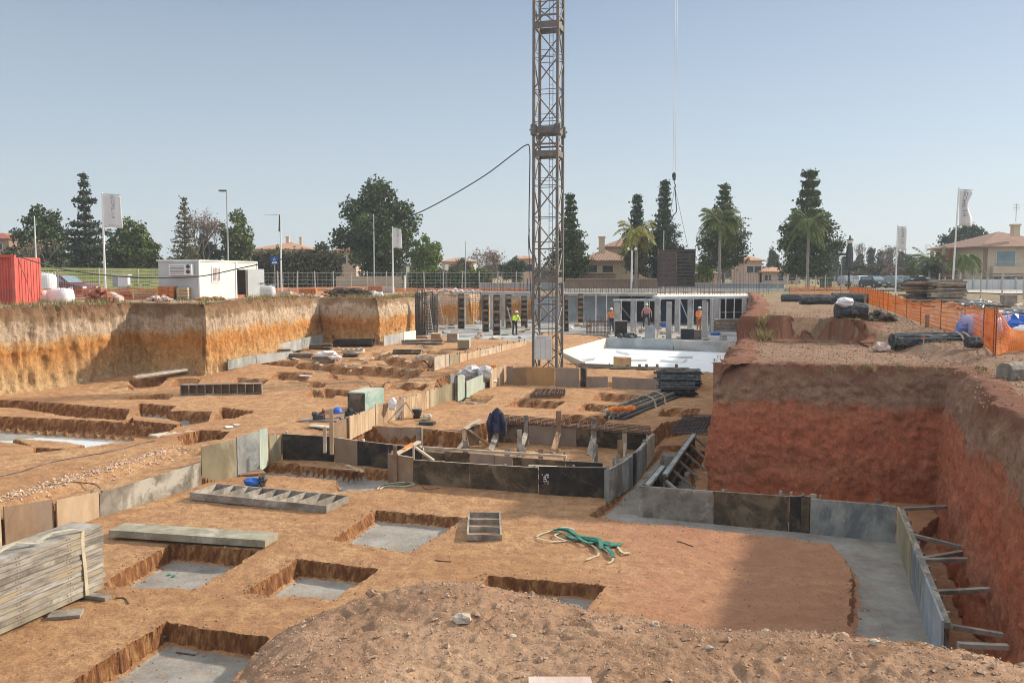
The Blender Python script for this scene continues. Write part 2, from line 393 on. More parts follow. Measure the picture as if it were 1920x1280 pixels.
stain('sack_white', (.70, .71, .73), (.82, .82, .82), 3, (1, 1, .5), rough=.7, bscale=14, bd=.05)
stain('rubble_red', (.30, .11, .075), (.45, .20, .13), 5, rough=.95, bscale=20, bd=.04)
stain('rubble_pink', (.50, .36, .30), (.66, .54, .47), 5, rough=.95)
stain('brick_orange', (.42, .14, .05), (.60, .24, .09), 6, rough=.9)
stain('net_orange', (.78, .20, .035), (.90, .30, .06), 3, rough=.6)
stain('plastic_blue', (.02, .09, .42), (.04, .16, .55), 3, rough=.4)
stain('plastic_purple', (.34, .26, .46), (.52, .46, .62), 3, rough=.5, bscale=12, bd=.05)
stain('plastic_dark', (.03, .033, .035), (.06, .063, .066), 3, rough=.5)
stain('sling_green', (.025, .14, .105), (.07, .25, .19), 8, rough=.8)
stain('sling_beige', (.42, .37, .25), (.56, .50, .36), 8, rough=.85)
stain('cloth_navy', (.022, .026, .06), (.06, .065, .12), 5, rough=.9, bscale=20, bd=.03)
stain('cloth_grey', (.46, .46, .47), (.64, .64, .64), 5, rough=.8, bscale=16, bd=.05)
stain('plastic_red', (.40, .03, .025), (.55, .06, .045), 3, rough=.5)
stain('orange_vest', (.90, .18, .02), (1.0, .26, .03), 6, rough=.7)
stain('lime_vest', (.55, .85, .04), (.68, .95, .08), 6, rough=.7)
stain('pink_shirt', (.50, .20, .17), (.62, .29, .25), 6, rough=.85)
stain('trouser_dark', (.03, .032, .04), (.06, .06, .07), 6, rough=.9)
stain('trouser_rust', (.40, .12, .05), (.50, .18, .08), 6, rough=.9)
stain('skin', (.42, .23, .15), (.50, .29, .20), 5, rough=.6)
stain('helmet_white', (.75, .74, .72), (.82, .80, .78), 5, rough=.4)
stain('net_blue', (.03, .09, .19), (.06, .15, .28), 2.5, (1, 1, .2), rough=.7)
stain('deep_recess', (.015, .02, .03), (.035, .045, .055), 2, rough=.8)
stain('stone_pale', (.42, .35, .28), (.60, .52, .44), 8, rough=.95, bscale=30, bd=.02)
stain('cliff_stone', (.40, .27, .20), (.55, .42, .34), 5, rough=.95, bscale=14, bd=.05)
# walls and roofs of the houses
stain('render_cream', (.55, .43, .30), (.62, .50, .36), .8, rough=.9)
stain('render_beige', (.40, .31, .22), (.48, .38, .28), .8, rough=.9)
stain('render_pink', (.55, .38, .28), (.62, .44, .33), .8, rough=.9)
stain('render_brown', (.22, .15, .11), (.30, .21, .15), .8, rough=.9)
stain('garden_wall', (.35, .34, .33), (.42, .41, .40), .8, rough=.9)
stain('wall_white', (.60, .59, .57), (.68, .67, .65), .8, rough=.9)
def tiles(name, c1, c2):
    t = NT(name); wv = t.n('ShaderNodeTexWave', wave_type='BANDS', bands_direction='X'); wv.inputs['Scale'].default_value = 1.6; wv.inputs['Distortion'].default_value = 1.0
    wv.inputs['Detail'].default_value = 2; t.l(t.pos, wv.inputs['Vector'])
    c = t.mix(wv.outputs['Fac'], c1, c2); c = t.mix(t.ramp(t.noise(2, 4, .7), [(.4, .35), (.6, 0.)]), c, (.16, .10, .075))
    M[name] = t.out(c, .9, t.bump(wv.outputs['Fac'], .5, .06))
tiles('roof_tiles', (.22, .125, .09), (.40, .26, .19)); tiles('roof_tiles_orange', (.42, .22, .13), (.60, .36, .22)); tiles('roof_tiles_red', (.30, .075, .04), (.42, .12, .07))
# foliage
def leaf(name, a, b, c):
    t = NT(name); r = t.n('ShaderNodeNewGeometry').outputs['Random Per Island']
    col = t.ramp(r, [(0., a), (.55, b), (1., c)]); col = t.mix(t.ramp(t.noise(.5, 4, .6), [(.4, .5), (.6, 0.)]), col, a)
    M[name] = t.out(col, .8)
leaf('leaf_dark', (.040, .066, .022), (.075, .112, .034), (.135, .18, .058))
leaf('leaf_mid', (.07, .10, .026), (.13, .17, .045), (.21, .25, .075))
leaf('leaf_bright', (.10, .16, .025), (.17, .25, .045), (.27, .34, .08))
leaf('leaf_yellow', (.20, .20, .04), (.32, .30, .07), (.42, .36, .12))
leaf('leaf_olive', (.085, .085, .045), (.14, .13, .07), (.22, .19, .11))
leaf('leaf_blue', (.038, .066, .040), (.068, .108, .060), (.12, .165, .09))
leaf('leaf_palm', (.07, .10, .025), (.13, .17, .045), (.24, .26, .09))
leaf('leaf_dry', (.19, .13, .09), (.28, .20, .145), (.40, .31, .23))
leaf('leaf_cedar', (.038, .052, .034), (.062, .078, .048), (.105, .12, .075))
stain('bark', (.14, .105, .08), (.24, .19, .15), 4, (1, 1, .3), rough=.95)
stain('bark_grey', (.22, .20, .18), (.34, .31, .28), 4, (1, 1, .3), rough=.95)
stain('twig', (.13, .11, .10), (.22, .19, .17), 4, rough=.95)
stain('car_burgundy', (.13, .025, .025), (.16, .035, .035), 2, rough=.3)
stain('car_dark', (.02, .03, .035), (.035, .045, .05), 2, rough=.3)
stain('car_white', (.62, .63, .64), (.70, .71, .72), 2, rough=.3)
stain('car_grey', (.22, .24, .25), (.28, .30, .31), 2, rough=.3)
stain('tyre', (.015, .015, .015), (.03, .03, .03), 8, rough=.9)
stain('lamp_glass', (.70, .68, .60), (.78, .76, .70), 3, rough=.3)
stain('lamp_red', (.45, .02, .02), (.5, .03, .03), 3, rough=.3)
stain('sign_blue', (.01, .09, .36), (.015, .11, .42), 3, rough=.4)
stain('gravel', (.22, .135, .085), (.52, .38, .27), 60, rough=.95, bscale=60)
stain('clods', (.20, .115, .07), (.42, .27, .17), 14, rough=.95)
stain('shutter_left', (.075, .058, .055), (.13, .10, .095), 3, (1, 1, 3)); stain('shutter_slat', (.16, .13, .12), (.22, .18, .165), 3); stain('shutter_right', (.06, .052, .055), (.10, .088, .09), 3, (.4, 1, 4))
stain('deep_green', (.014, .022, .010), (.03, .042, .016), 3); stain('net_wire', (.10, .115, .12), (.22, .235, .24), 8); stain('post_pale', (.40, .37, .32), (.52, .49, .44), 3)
stain('rubble_net', (.55, .15, .06), (.66, .22, .10), 3); stain('cloth_blue', (.12, .14, .34), (.20, .22, .44), 5, rough=.8)
stain('stack_pale', (.20, .19, .17), (.52, .50, .46), 2.6, (1, 1, 8), c3=(.30, .27, .22), bscale=60)
stain('slab_grey', (.22, .22, .215), (.42, .42, .40), .5, c3=(.34, .30, .25), lo=.4, hi=.6)
stain('crust', (.42, .28, .19), (.66, .49, .36), 14, rough=.95)
# ------------------------------------------------------------------ terrain
def sdf(poly, x, y):
    """signed distance to a polygon, positive inside"""
    P = np.array([(p[0], p[1]) for p in poly]); d = np.full(x.shape, 1e9); ins = np.zeros(x.shape, bool)
    for i in range(len(P)):
        a = P[i]; b = P[(i + 1) % len(P)]; e = b - a; L = max((e ** 2).sum(), 1e-9)
        t = np.clip(((x - a[0]) * e[0] + (y - a[1]) * e[1]) / L, 0, 1)
        d = np.minimum(d, np.hypot(x - a[0] - t * e[0], y - a[1] - t * e[1]))
        c = (a[1] > y) != (b[1] > y)
        with np.errstate(divide='ignore', invalid='ignore'):
            ins ^= c & (x < (b[0] - a[0]) * (y - a[1]) / (b[1] - a[1] if b[1] != a[1] else 1e-9) + a[0])
    return np.where(ins, d, -d)
def sm(a, b, x): t = np.clip((np.asarray(x, float) - a) / (b - a), 0, 1); return t * t * (3 - 2 * t)
def zleft(y): return .55 + .05 * sm(22, 30, y) + .4 * sm(36, 44, y)
ZM = .5
# the step between the near floor and the higher terrace to the left follows the long shuttering
L_poly = [G(-700, 1235), G(-60, 1040), G(102, 985), G(187, 967), G(378, 909), G(445, 894), G(488, 881), G(518, 852), G(578, 823, ZM), G(640, 820, ZM), G(705, 797, ZM), G(755, 783, ZM), G(807, 764, ZM),
          G(855, 748, ZM), G(918, 723, ZM), G(950, 720, ZM), G(1087, 724, ZM), G(1235, 730, ZM), G(1345, 734, ZM), Vector((30, 95, 0)), Vector((-60, 95, 0)), Vector((-60, 20, 0))]
M_poly = [G(522, 850), G(640, 857), G(650, 824, ZM), G(656, 801, ZM), G(720, 800, ZM), G(790, 804, ZM), G(870, 812, ZM), G(892, 797, ZM), G(948, 789, ZM), G(1222, 812, ZM), G(1245, 792, ZM),
          G(1300, 782, ZM), G(1345, 780, ZM), G(1345, 728, ZM), G(1087, 716, ZM), G(950, 712, ZM), G(855, 740, ZM), G(700, 790, ZM), G(578, 820, ZM)]
def Q(z, *p): return [G(a, b, z) for a, b in p]
PITS = [  # polygon, depth, concrete at the bottom, membrane
    (Q(0, (320, 1017), (476, 1035), (372, 1104), (188, 1096)), .34, 1, 0),
    (Q(0, (560, 1050), (706, 1067), (622, 1122), (460, 1112)), .32, 1, 0),
    (Q(0, (705, 957), (868, 972), (770, 1034), (626, 1012)), .24, 1, 0),
    (Q(0, (312, 1167), (498, 1198), (400, 1310), (110, 1300)), .34, 1, 0),
    (Q(0, (918, 1080), (1128, 1101), (1090, 1152), (880, 1120)), .26, 1, 0),
    (Q(0, (1228, 852), (1145, 938), (1108, 966), (1200, 980), (1480, 1008), (1562, 1019), (1597, 1060), (1604, 1100), (1592, 1170), (1690, 1250), (1805, 1300), (1700, 985), (1300, 945), (1298, 836), (1240, 836)), .20, 1, 0),
    (Q(0, (1712, 1008), (1800, 940), (2010, 1300), (1790, 1300)), .34, 0, 0),
    (Q(0, (480, 884), (488, 866), (560, 869), (735, 882), (738, 910), (700, 917), (640, 921), (632, 914), (632, 897), (526, 889), (490, 889)), .34, 1, 0),
    (Q(ZM, (973, 748), (1056, 752), (1036, 765), (950, 760)), .32, 0, 0),
    (Q(ZM, (1125, 736), (1201, 740), (1175, 752), (1112, 749)), .32, 0, 0),
    (Q(ZM, (1097, 757), (1165, 761), (1146, 772), (1084, 769)), .32, 0, 0),
    (Q(ZM, (1052, 777), (1142, 780), (1130, 794), (1040, 791)), .30, 0, 0),
    (Q(ZM, (1247, 765), (1310, 767), (1300, 781), (1236, 779)), .32, 0, 0),
    (Q(ZM, (880, 742), (924, 742), (905, 756), (850, 753)), .32, 1, 0),
    (Q(ZM, (1243, 812), (1320, 816), (1310, 845), (1232, 842)), .62, 1, 0),
    (Q(.6, (-200, 743), (45, 752), (238, 767), (230, 785), (150, 781), (30, 763), (-200, 757)), .45, 0, 0),
    (Q(.6, (262, 757), (326, 762), (312, 770), (393, 772), (386, 790), (345, 797), (236, 789), (262, 776)), .45, 1, 0),
    (Q(.6, (418, 765), (472, 772), (440, 783), (404, 786)), .45, 0, 0),
    (Q(.6, (-200, 770), (0, 780), (332, 796), (300, 814), (262, 818), (250, 808), (0, 793), (-200, 785)), .42, 0, 0),
    (Q(.5, (-300, 792), (0, 799), (256, 815), (300, 822), (262, 828), (148, 843), (70, 851), (0, 873), (-300, 940)), .26, 1, 1),
    (Q(.5, (336, 821), (378, 812), (428, 813), (412, 826), (345, 837)), .6, 0, 0),
    (Q(.8, (248, 708), (312, 706), (296, 716), (243, 722)), .35, 0, 0),
    (Q(.7, (278, 733), (320, 734), (313, 743), (225, 742)), .35, 0, 0),
    (Q(.8, (375, 718), (432, 718), (416, 725), (345, 724)), .35, 0, 0),
    (Q(.9, (445, 703), (500, 705), (482, 713), (438, 711)), .35, 0, 0),
    (Q(.8, (586, 722), (635, 727), (620, 736), (575, 733)), .3, 1, 0),
    (Q(1, (555, 681), (700, 686), (790, 690), (778, 698), (660, 694), (556, 687)), .4, 0, 0),
    (Q(1, (622, 692), (764, 697), (757, 704), (618, 698)), .4, 0, 0),
    (Q(1, (727, 674), (806, 677), (790, 688), (722, 685)), .4, 0, 0),
    (Q(1, (693, 700), (718, 701), (714, 713), (700, 711)), .4, 0, 0),
    (Q(1, (822, 700), (872, 690), (868, 725), (812, 724)), .45, 0, 0),
    (Q(1, (697, 662), (734, 663), (720, 668), (688, 667)), .35, 0, 0),
    (Q(1, (740, 656), (776, 657), (766, 661), (732, 660)), .35, 0, 0),
    (Q(1, (655, 653), (700, 653), (690, 657), (648, 656)), .35, 0, 0),
    (Q(1, (785, 657), (845, 659), (830, 664), (770, 663)), .35, 0, 0),
    (Q(1, (585, 703), (608, 705), (600, 710), (580, 708)), .3, 0, 0),
    (Q(1, (480, 655), (560, 652), (585, 660), (500, 668)), .25, 0, 0),
    (Q(1, (560, 668), (612, 668), (600, 674), (545, 674)), .3, 0, 0),
    (Q(1, (640, 672), (680, 672), (676, 677), (632, 677)), .3, 0, 0),
    (Q(1, (690, 668), (760, 671), (750, 676), (684, 673)), .4, 0, 0), (Q(1, (800, 668), (815, 668), (815, 690), (796, 690)), .4, 0, 0), (Q(1, (500, 674), (555, 678), (545, 685), (490, 681)), .4, 0, 0),
    (Q(1, (520, 692), (580, 694), (570, 701), (508, 699)), .4, 0, 0), (Q(1, (610, 712), (690, 716), (676, 724), (600, 720)), .4, 0, 0), (Q(1, (330, 700), (372, 700), (362, 707), (322, 707)), .35, 0, 0), (Q(1, (740, 704), (800, 706), (790, 713), (730, 711)), .4, 0, 0),
    (Q(.6, (794, 640), (1003, 650), (1012, 632), (1140, 640), (1150, 652), (1346, 656), (1440, 640)) + [Vector((24, 88, 0)), Vector((-10, 88, 0))], .5, 0, 0),   # lowered ground under and before the cast slab
    (Q(.5, (1050, 679), (1136, 651), (1346, 657), (1430, 662), (1335, 712), (1088, 706)), .62, 1, 0),   # tank basin
]
BLOCKS = [(Q(0, (561, 866), (690, 874), (697, 878), (661, 884), (600, 877), (557, 873)), 0.0), (Q(.5, (25, 818), (130, 826), (160, 831), (120, 840), (60, 836)), .46), (Q(.5, (-300, 812), (0, 826), (66, 836), (64, 850), (0, 874), (-300, 960)), .5),
          (Q(.6, (246, 778), (318, 785), (345, 792), (330, 796), (250, 788)), .6)]
tn = np.linspace((-300 - 960) / FPX, (2200 - 960) / FPX, 1010)
rows = np.linspace(1190, 98, 860)
yy = CZ * FPX / rows
X = tn[None, :] * yy[:, None]; Yg = np.repeat(yy[:, None], len(tn), 1)
Xf, Yf = X.ravel(), Yg.ravel()
edge = (fbm(Xf * 1.3, Yf * 1.3, 4, 5) * .11 + fbm(Xf * 5.3 + Yf * 3.1, Yf * 5.7 - Xf * 2.6, 4, 9) * .055 * (.3 + 1.2 * vnoise(Xf * 1.1, Yf * 1.1, 12))) * np.clip(1.35 - Yf / 28, .32, 1)
H = np.zeros(Xf.shape)
wl = np.clip((sdf(L_poly, Xf, Yf) - .12) / .06, 0, 1); wm = np.clip((sdf(M_poly, Xf, Yf) + edge * .4) / .08 + .5, 0, 1)
H = H + wm * ZM; H = H * (1 - wl) + wl * zleft(Yf)
# the haul track that climbs beside the shuttering and the shallow scarp in front of it
H += .03 * fbm(Xf * .35, Yf * .35, 4, 2) + .022 * fbm(Xf * 2.2, Yf * 2.2, 4, 3) + .014 * fbm(Xf * 9, Yf * 9, 3, 4)
rt = Xf * .945 - Yf * .327 + .3 * fbm(Xf * .2, Yf * .2, 2, 6)      # wheel ruts along the haul track
for c_ in (-16.2, -14.4, -13.1, -11.6): H -= .035 * np.exp(-((rt - c_) / .16) ** 2) * (wl > .5) * (.5 + vnoise(Xf * .8, Yf * .8, 9))
sc = [G(-60, 962, .5), G(60, 925, .5), G(220, 872, .5), G(330, 838, .5), G(345, 850, .5), G(230, 885, .5), G(110, 925, .5), G(-60, 985, .5)]
dsc = sdf([G(-500, 1100, .5), G(-60, 968, .5), G(60, 930, .5), G(220, 880, .5), G(336, 842, .5), G(420, 850, .5), G(378, 909, .0), G(187, 969, 0), G(-700, 1290, 0)], Xf, Yf)
H -= np.clip(dsc / .25 + edge * 2, 0, 1) * .12
conc = np.zeros(Xf.shape); memb = np.zeros(Xf.shape); redm = np.zeros(Xf.shape)
Hb = H.copy()
for poly, dep, cc, mm in PITS:
    P = np.array([(p[0], p[1]) for p in poly]); m = (Xf > P[:, 0].min() - .5) & (Xf < P[:, 0].max() + .5) & (Yf > P[:, 1].min() - .5) & (Yf < P[:, 1].max() + .5)
    k = np.where(m)[0]
    if not len(k): continue
    cell = np.maximum(.03, Yf[k] ** 2 / 9180 * 1.3)
    d = sdf(poly, Xf[k], Yf[k]) + edge[k]
    wgt = np.clip(d / (cell * 1.05) + .5, 0, 1)
    crumb = np.clip(1 - d / .16, 0, 1) * .05 * (1 + fbm(Xf[k] * 5, Yf[k] * 5, 3, 8))
    tgt = Hb[k] - dep + (crumb if True else 0)
    flat = np.where(cc, (Hb[k].mean() - dep) * 1.0, 0)
    tgt = np.where(cc > 0, (flat + .003 * fbm(Xf[k] * 2, Yf[k] * 2, 3, 1) + crumb), tgt)
    H[k] = np.where(wgt > 0, np.minimum(H[k], Hb[k] * (1 - wgt) + tgt * wgt), H[k])
    if cc: conc[k] = np.maximum(conc[k], np.clip((d - .07) / .05, 0, 1))
    if mm: memb[k] = np.maximum(memb[k], np.clip((d - .3) / .1, 0, 1) * (fbm(Xf[k] * .25, Yf[k] * .8, 2, 33) > -.25))
for poly, top in BLOCKS:
    d = sdf(poly, Xf, Yf) + edge; wgt = np.clip(d / .05 + .5, 0, 1); H = H * (1 - wgt) + (top + .02 * fbm(Xf * 3, Yf * 3, 3, 4)) * wgt; conc *= (wgt < .02); memb *= (wgt < .02)
redm = np.clip(sdf([(-1, 8), (1.2, 16.5), (0.5, 20), (12, 22), (12, 8)], Xf, Yf) / 1.8, 0, 1) * .6 * (1 - conc)
H = np.where(Yf > 89, H + 1.5, H)
shp = X.shape
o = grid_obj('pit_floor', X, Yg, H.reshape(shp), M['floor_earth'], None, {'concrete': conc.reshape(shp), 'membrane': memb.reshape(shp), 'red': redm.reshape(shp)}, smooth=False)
tag(o, kind='structure')

mb = MB(); mb.add([(-5.6, 7.75, -.03), (-44, 60, .3), (-80, 60, .3), (-80, -3, -.03), (9, -3, -.03), (9, 7.75, -.03)], [(0, 1, 2, 3, 4, 5)]); o = make_obj('pit_floor_edge', mb.v, mb.f, M['floor_earth']); tag(o, kind='structure')
# outline of the dig at its base (terrace level on the left, floor level on the right)
def V2(p): return Vector((p[0], p[1]))
LB = [V2(G(-900, 850, 1)), V2(G(0, 722, 1)), V2(G(170, 703, 1)), V2(G(258, 690, 1)), V2(G(388, 696, 1)), V2(G(430, 689, 1)), V2(G(525, 662, 1)), V2(G(600, 641, 1)), V2(G(712, 646, 1)), V2(G(790, 627, 1)),
      V2(G(806, 605, 1)), V2(G(885, 606, 1)), V2(G(905, 601, 1)), V2(D(935, 600, 87)), V2(D(1010, 600, 87))]
BACK_Y = LB[-1].y
CORNER = Vector((4.75, 21.75)); INNER = Vector((9.85, 20.75))
RB = [Vector((22.5, BACK_Y)), Vector((14.5, 55)), CORNER, INNER, Vector((7.55, 14.5)), Vector((6.75, 12.2)), Vector((5.9, 10.2)), Vector((5.2, 8.2)), Vector((4.6, 6.6))]
E_poly = LB + RB + [Vector((3.3, 4.9)), Vector((3.3, -2)), Vector((-60, -2))]
RECESS = [V2(G(1400, 640, 3.14)), V2(G(1440, 641, 3.14)), V2(G(1560, 642, 3.14)), V2(G(1632, 650, 3.14)), V2(G(1662, 640, 3.14)), V2(G(1668, 625, 3.3))]
def zplat(x, y):
    x = np.asarray(x, float); y = np.asarray(y, float)
    zl = 3.93 - .48 * sm(45, 72, y)
    ry = np.interp(x, [p.x for p in RECESS[:4]], [p.y for p in RECESS[:4]]) + 1.0
    step = sm(0, .25, y - ry); slope = sm(14, 42, y)
    k = sm(10.9, 12.0, x)
    zr = 3.14 + .72 * (step * (1 - k) + slope * k) - .42 * sm(33, 62, y) + .45 * (1 - sm(6, 12, y))
    side = sm(-2, 4, x); z = zl * (1 - side) + zr * side
    f = sm(70, 95, y); return z * (1 - f) + 3.42 * f
tn = np.linspace(-1.35, 1.35, 680); yr = 3.0 * (1.0095 ** np.arange(720)); yr = yr[yr < 2600]
X = tn[None, :] * yr[:, None]; Yg = np.repeat(yr[:, None], len(tn), 1)
Z = zplat(X, Yg) + .05 * fbm(X * .5, Yg * .5, 4, 21) * (Yg < 120) + .05 * fbm(X * 3, Yg * 3, 3, 22) * (Yg < 60)
dE = sdf(E_poly, X, Yg)
msk = (dE < -np.where((X > 0) & (Yg < 60), .45, .95)); msk = msk[:-1, :-1] & msk[1:, 1:] & msk[:-1, 1:] & msk[1:, :-1]
gr = np.clip(1 - np.abs(dE) / 4, 0, 1) * (X < 0) + ((X > 6) & (Yg > 27)) * .8 + np.clip((Yg - 75) / 40, 0, 1) * .3
gr = np.clip(gr, 0, 1); rs = ((X > 3) & (Yg < 75)) * np.clip(1 - (Yg - 30) / 60, .25, 1)
o = grid_obj('upper_ground', X, Yg, Z, M['yard_earth'], msk, {'grass': gr, 'redsoil': rs}); tag(o, kind='structure')

def bank(name, pts, zb, mat, lean, ds, dz, amp, side=1, flange=(.12, .35, .7, 1.1), zt=None, groove=.05, seed=0, ragged=.12):
    """cut earth face along a plan line: dense grid displaced by noise, its lip turned back over the upper ground"""
    P = [Vector(p) for p in pts]; S = []; N = []; A = []
    for i in range(len(P) - 1):
        e = P[i + 1] - P[i]; n = max(1, int(e.length / ds)); nn = Vector((-e.y, e.x)).normalized() * side
        for k in range(n + (i == len(P) - 2)): S.append(P[i] + e * (k / n)); N.append(nn); A.append((i, k / n, e.length))
    Nn = []
    for j, nn in enumerate(N):   # soften the corners
        a = N[max(0, j - 2)]; b = N[min(len(N) - 1, j + 2)]; Nn.append((a + nn + b).normalized() / max(.55, (a + nn + b).length / 3) )
    S = np.array(S); Nn = np.array(Nn); s = np.concatenate([[0], np.cumsum(np.hypot(*(S[1:] - S[:-1]).T))])
    top = zplat(S[:, 0], S[:, 1]) if zt is None else np.full(len(S), zt)
    top = top + .05
    nz_ = int((top.max() - zb) / dz); rowsX, rowsY, rowsZ = [], [], []
    for r in range(nz_ + 1):
        q = r / nz_; z = zb + (top - zb) * q
        off = lean * (z - zb) + amp * fbm(s * .7, z * .8, 4, seed) + groove * fbm(s * 5.5, z * .9, 3, seed + 3) + .055 * fbm(s * 9, z * 9, 3, seed + 5)
        off = off + ragged * np.clip((q - .86) / .14, 0, 1) ** 2 * (1.2 + 1.5 * fbm(s * 2.2, 0 * s, 3, seed + 7)) - .22 * np.clip(.12 - q, 0, 1) / .12 * (.5 + .5 * fbm(s * 2, 0 * s, 2, seed + 8))
        rowsX.append(S[:, 0] + Nn[:, 0] * off); rowsY.append(S[:, 1] + Nn[:, 1] * off); rowsZ.append(z + 0 * s)
    x0, y0 = rowsX[-1], rowsY[-1]; lim = np.full(len(S), 9.0)
    for i in range(1, len(P) - 1):     # mitre the turned-back lip where the upper ground forms an outer corner
        e1_, e2_ = (P[i] - P[i - 1]).normalized(), (P[i + 1] - P[i]).normalized(); tn_ = (e1_.x * e2_.y - e1_.y * e2_.x) * side
        if tn_ > .05: lim = np.minimum(lim, np.hypot(S[:, 0] - P[i].x, S[:, 1] - P[i].y) / math.tan(math.acos(max(-1, min(1, e1_.dot(e2_)))) / 2) * .95)
    for i, fl in enumerate(flange):
        f_ = np.minimum(fl, lim); xx = x0 + Nn[:, 0] * f_; y_ = y0 + Nn[:, 1] * f_; zz = (zplat(xx, y_) if zt is None else zt) + .06 + .06 * fbm(xx * 1.7, y_ * 1.7, 3, 109) - (np.where(f_ >= fl, .22, 0) if i == len(flange) - 1 else 0)
        rowsX.append(xx); rowsY.append(y_); rowsZ.append(zz + 0 * s)
    Xb, Yb, Zb = np.array(rowsX), np.array(rowsY), np.array(rowsZ)
    if side > 0: Xb, Yb, Zb = Xb[:, ::-1], Yb[:, ::-1], Zb[:, ::-1]
    return tag(grid_obj(name, Xb, Yb, Zb, mat), kind='structure')
bank('left_bank', LB, .45, M['bank_left'], .05, .09, .075, .20, 1, (.12, .35, .8, 1.5), groove=.17, seed=40)
bank('back_bank', [LB[-1], RB[0]], .85, M['bank_left'], .05, .6, .4, .1, 1, (.12, .5, 1.2), seed=50)
bank('right_bank', [Vector((22.5, BACK_Y)), Vector((14.5, 55))], -.3, M['bank_right'], .02, .5, .3, .12, 1, (.3, .7, 1.1), seed=60)
bank('right_bank', RB[1:], -.3, M['bank_right'], .06, .055, .05, .20, 1, (.08, .22, .45, .8), groove=.07, seed=70, ragged=.16)
bank('recess_bank', RECESS, 3.02, M['bank_right'], .2, .09, .08, .07, 1, (.2, .6, 1.0, 1.5), seed=80)

# foreground lip the photographer stands on
FG = [(-9, -1), (-2.4, 2.6), (-1.34, 3.72), (-1.28, 4.15), (-1.2, 4.6), (-.95, 5.12), (-.45, 5.2), (.1, 5.0), (.55, 4.72), (1.0, 4.55), (1.45, 4.42), (1.9, 4.2), (2.2, 3.95), (2.7, 4.1), (3.4, 4.9), (4.6, 6.6), (9, 9), (9, -1)]
gx = np.arange(-3.4, 5.2, .0145); gy = np.arange(1.7, 6.9, .0145)
X, Yg = np.meshgrid(gx, gy)
d = sdf(FG, X, Yg) + .07 * fbm(X * 1.6, Yg * 1.6, 4, 90)
ZF = 3.70
wx = X * .83 + Yg * .56 + .22 * fbm(X * 2.1, Yg * 2.1, 3, 201); wy = -X * .56 + Yg * .83 + .22 * fbm(X * 2.3, Yg * 2.3, 3, 202)
clod = np.maximum(0, fbm(X * 6, Yg * 6, 3, 93) - .1) * .022 + np.maximum(0, fbm(wx * 13, wy * 13, 4, 94) - .05) * .030 * vnoise(X * 1.7, Yg * 1.7, 96) * 1.6 + .011 * fbm(wx * 27, wy * 27, 3, 97) * vnoise(wx * 3, wy * 3, 98) * 1.8 + .008 * fbm(wx * 50, wy * 50, 1, 95)
Z = ZF + .11 * sm(.6, 2.1, X) - .03 * sm(-.2, -1.0, X) + .05 * fbm(X * .9, Yg * .9, 3, 91) + .035 * fbm(X * 2.4, Yg * 2.9, 3, 99) + clod * (.35 + .8 * vnoise(X * .8, Yg * .8, 5)) - .17 * np.clip(1 - d / .6, 0, 1) ** 2 * (d > 0)
Z = np.where(d < 0, Z - .17 + d * 2.6, Z) + .0
Z = np.maximum(Z, -.4)
o = grid_obj('foreground_ground', X, Yg, Z, M['rim_dirt']); tag(o, kind='structure')
def fgz(x, y):
    i = int((y - 1.7) / .0145); j = int((x + 3.4) / .0145)
    return float(Z_FG[min(max(i, 0), Z_FG.shape[0] - 1), min(max(j, 0), Z_FG.shape[1] - 1)])
Z_FG = Z; D_FG = d
def pebbles(name, pos, mat, seed):
    """many small angular stones in one mesh"""
    rng = np.random.RandomState(seed); n = len(pos)
    base = np.array([(1, 0, 0), (-1, 0, 0), (0, 1, 0), (0, -1, 0), (0, 0, 1), (0, 0, -1)], float)
    fc = np.array([(0, 2, 4), (2, 1, 4), (1, 3, 4), (3, 0, 4), (2, 0, 5), (1, 2, 5), (3, 1, 5), (0, 3, 5)])
    ang = rng.rand(n) * 6.28; ca, sa = np.cos(ang), np.sin(ang)
    sc = pos[:, 3][:, None, None] * (rng.rand(n, 6, 1) * .6 + .7) * np.array([1, .8, .6])
    v = base[None] * sc; v = v + (rng.rand(n, 6, 3) - .5) * pos[:, 3][:, None, None] * .5
    x = v[..., 0] * ca[:, None] - v[..., 1] * sa[:, None]; y = v[..., 0] * sa[:, None] + v[..., 1] * ca[:, None]
    v = np.stack([x, y, v[..., 2]], -1) + pos[:, None, :3]
    f = fc[None] + (np.arange(n) * 6)[:, None, None]
    return make_obj(name, v.reshape(-1, 3), f.reshape(-1, 3).tolist(), mat)
rng = np.random.RandomState(11); P = []
while len(P) < 17000:
    x = rng.uniform(-2.4, 3.6); y = rng.uniform(2.4, 5.2); i = int((y - 1.7) / .0145); j = int((x + 3.4) / .0145)
    if D_FG[i, j] < -.15: continue
    r = .003 + .0065 * rng.rand() ** 2 + (.018 * rng.rand() if rng.rand() < .04 else 0); P.append((x, y, Z_FG[i, j] + r * .3, r))
tag(pebbles('gravel', np.array(P), M['gravel'], 1), 'loose reddish gravel and clods strewn over the foreground bank', 'gravel', kind='stuff')
P = []
while len(P) < 5200:
    x = rng.uniform(4.6, 14); y = rng.uniform(14.5, 29); q = Vector((x, y))
    if float(sdf(E_poly, np.array([x]), np.array([y]))[0]) > -.05: continue
    r = .010 + .02 * rng.rand() ** 2 + (.035 * rng.rand() if rng.rand() < .03 else 0); P.append((x, y, float(zplat(x, y)) + .05 + r * .3, r))
tag(pebbles('clods', np.array(P), M['clods'], 2), 'crumbled red earth clods scattered on top of the right-hand earth block', 'clods', kind='stuff')
P = []; EX = []
for poly, *_r in PITS[:9]:
    for i in range(len(poly)):
        a_, b_ = poly[i], poly[(i + 1) % len(poly)]
        for _ in range(int((b_ - a_).length * 42)): c_ = a_.lerp(b_, rng.rand()); EX.append((c_.x + rng.normal() * .13, c_.y + rng.normal() * .13))
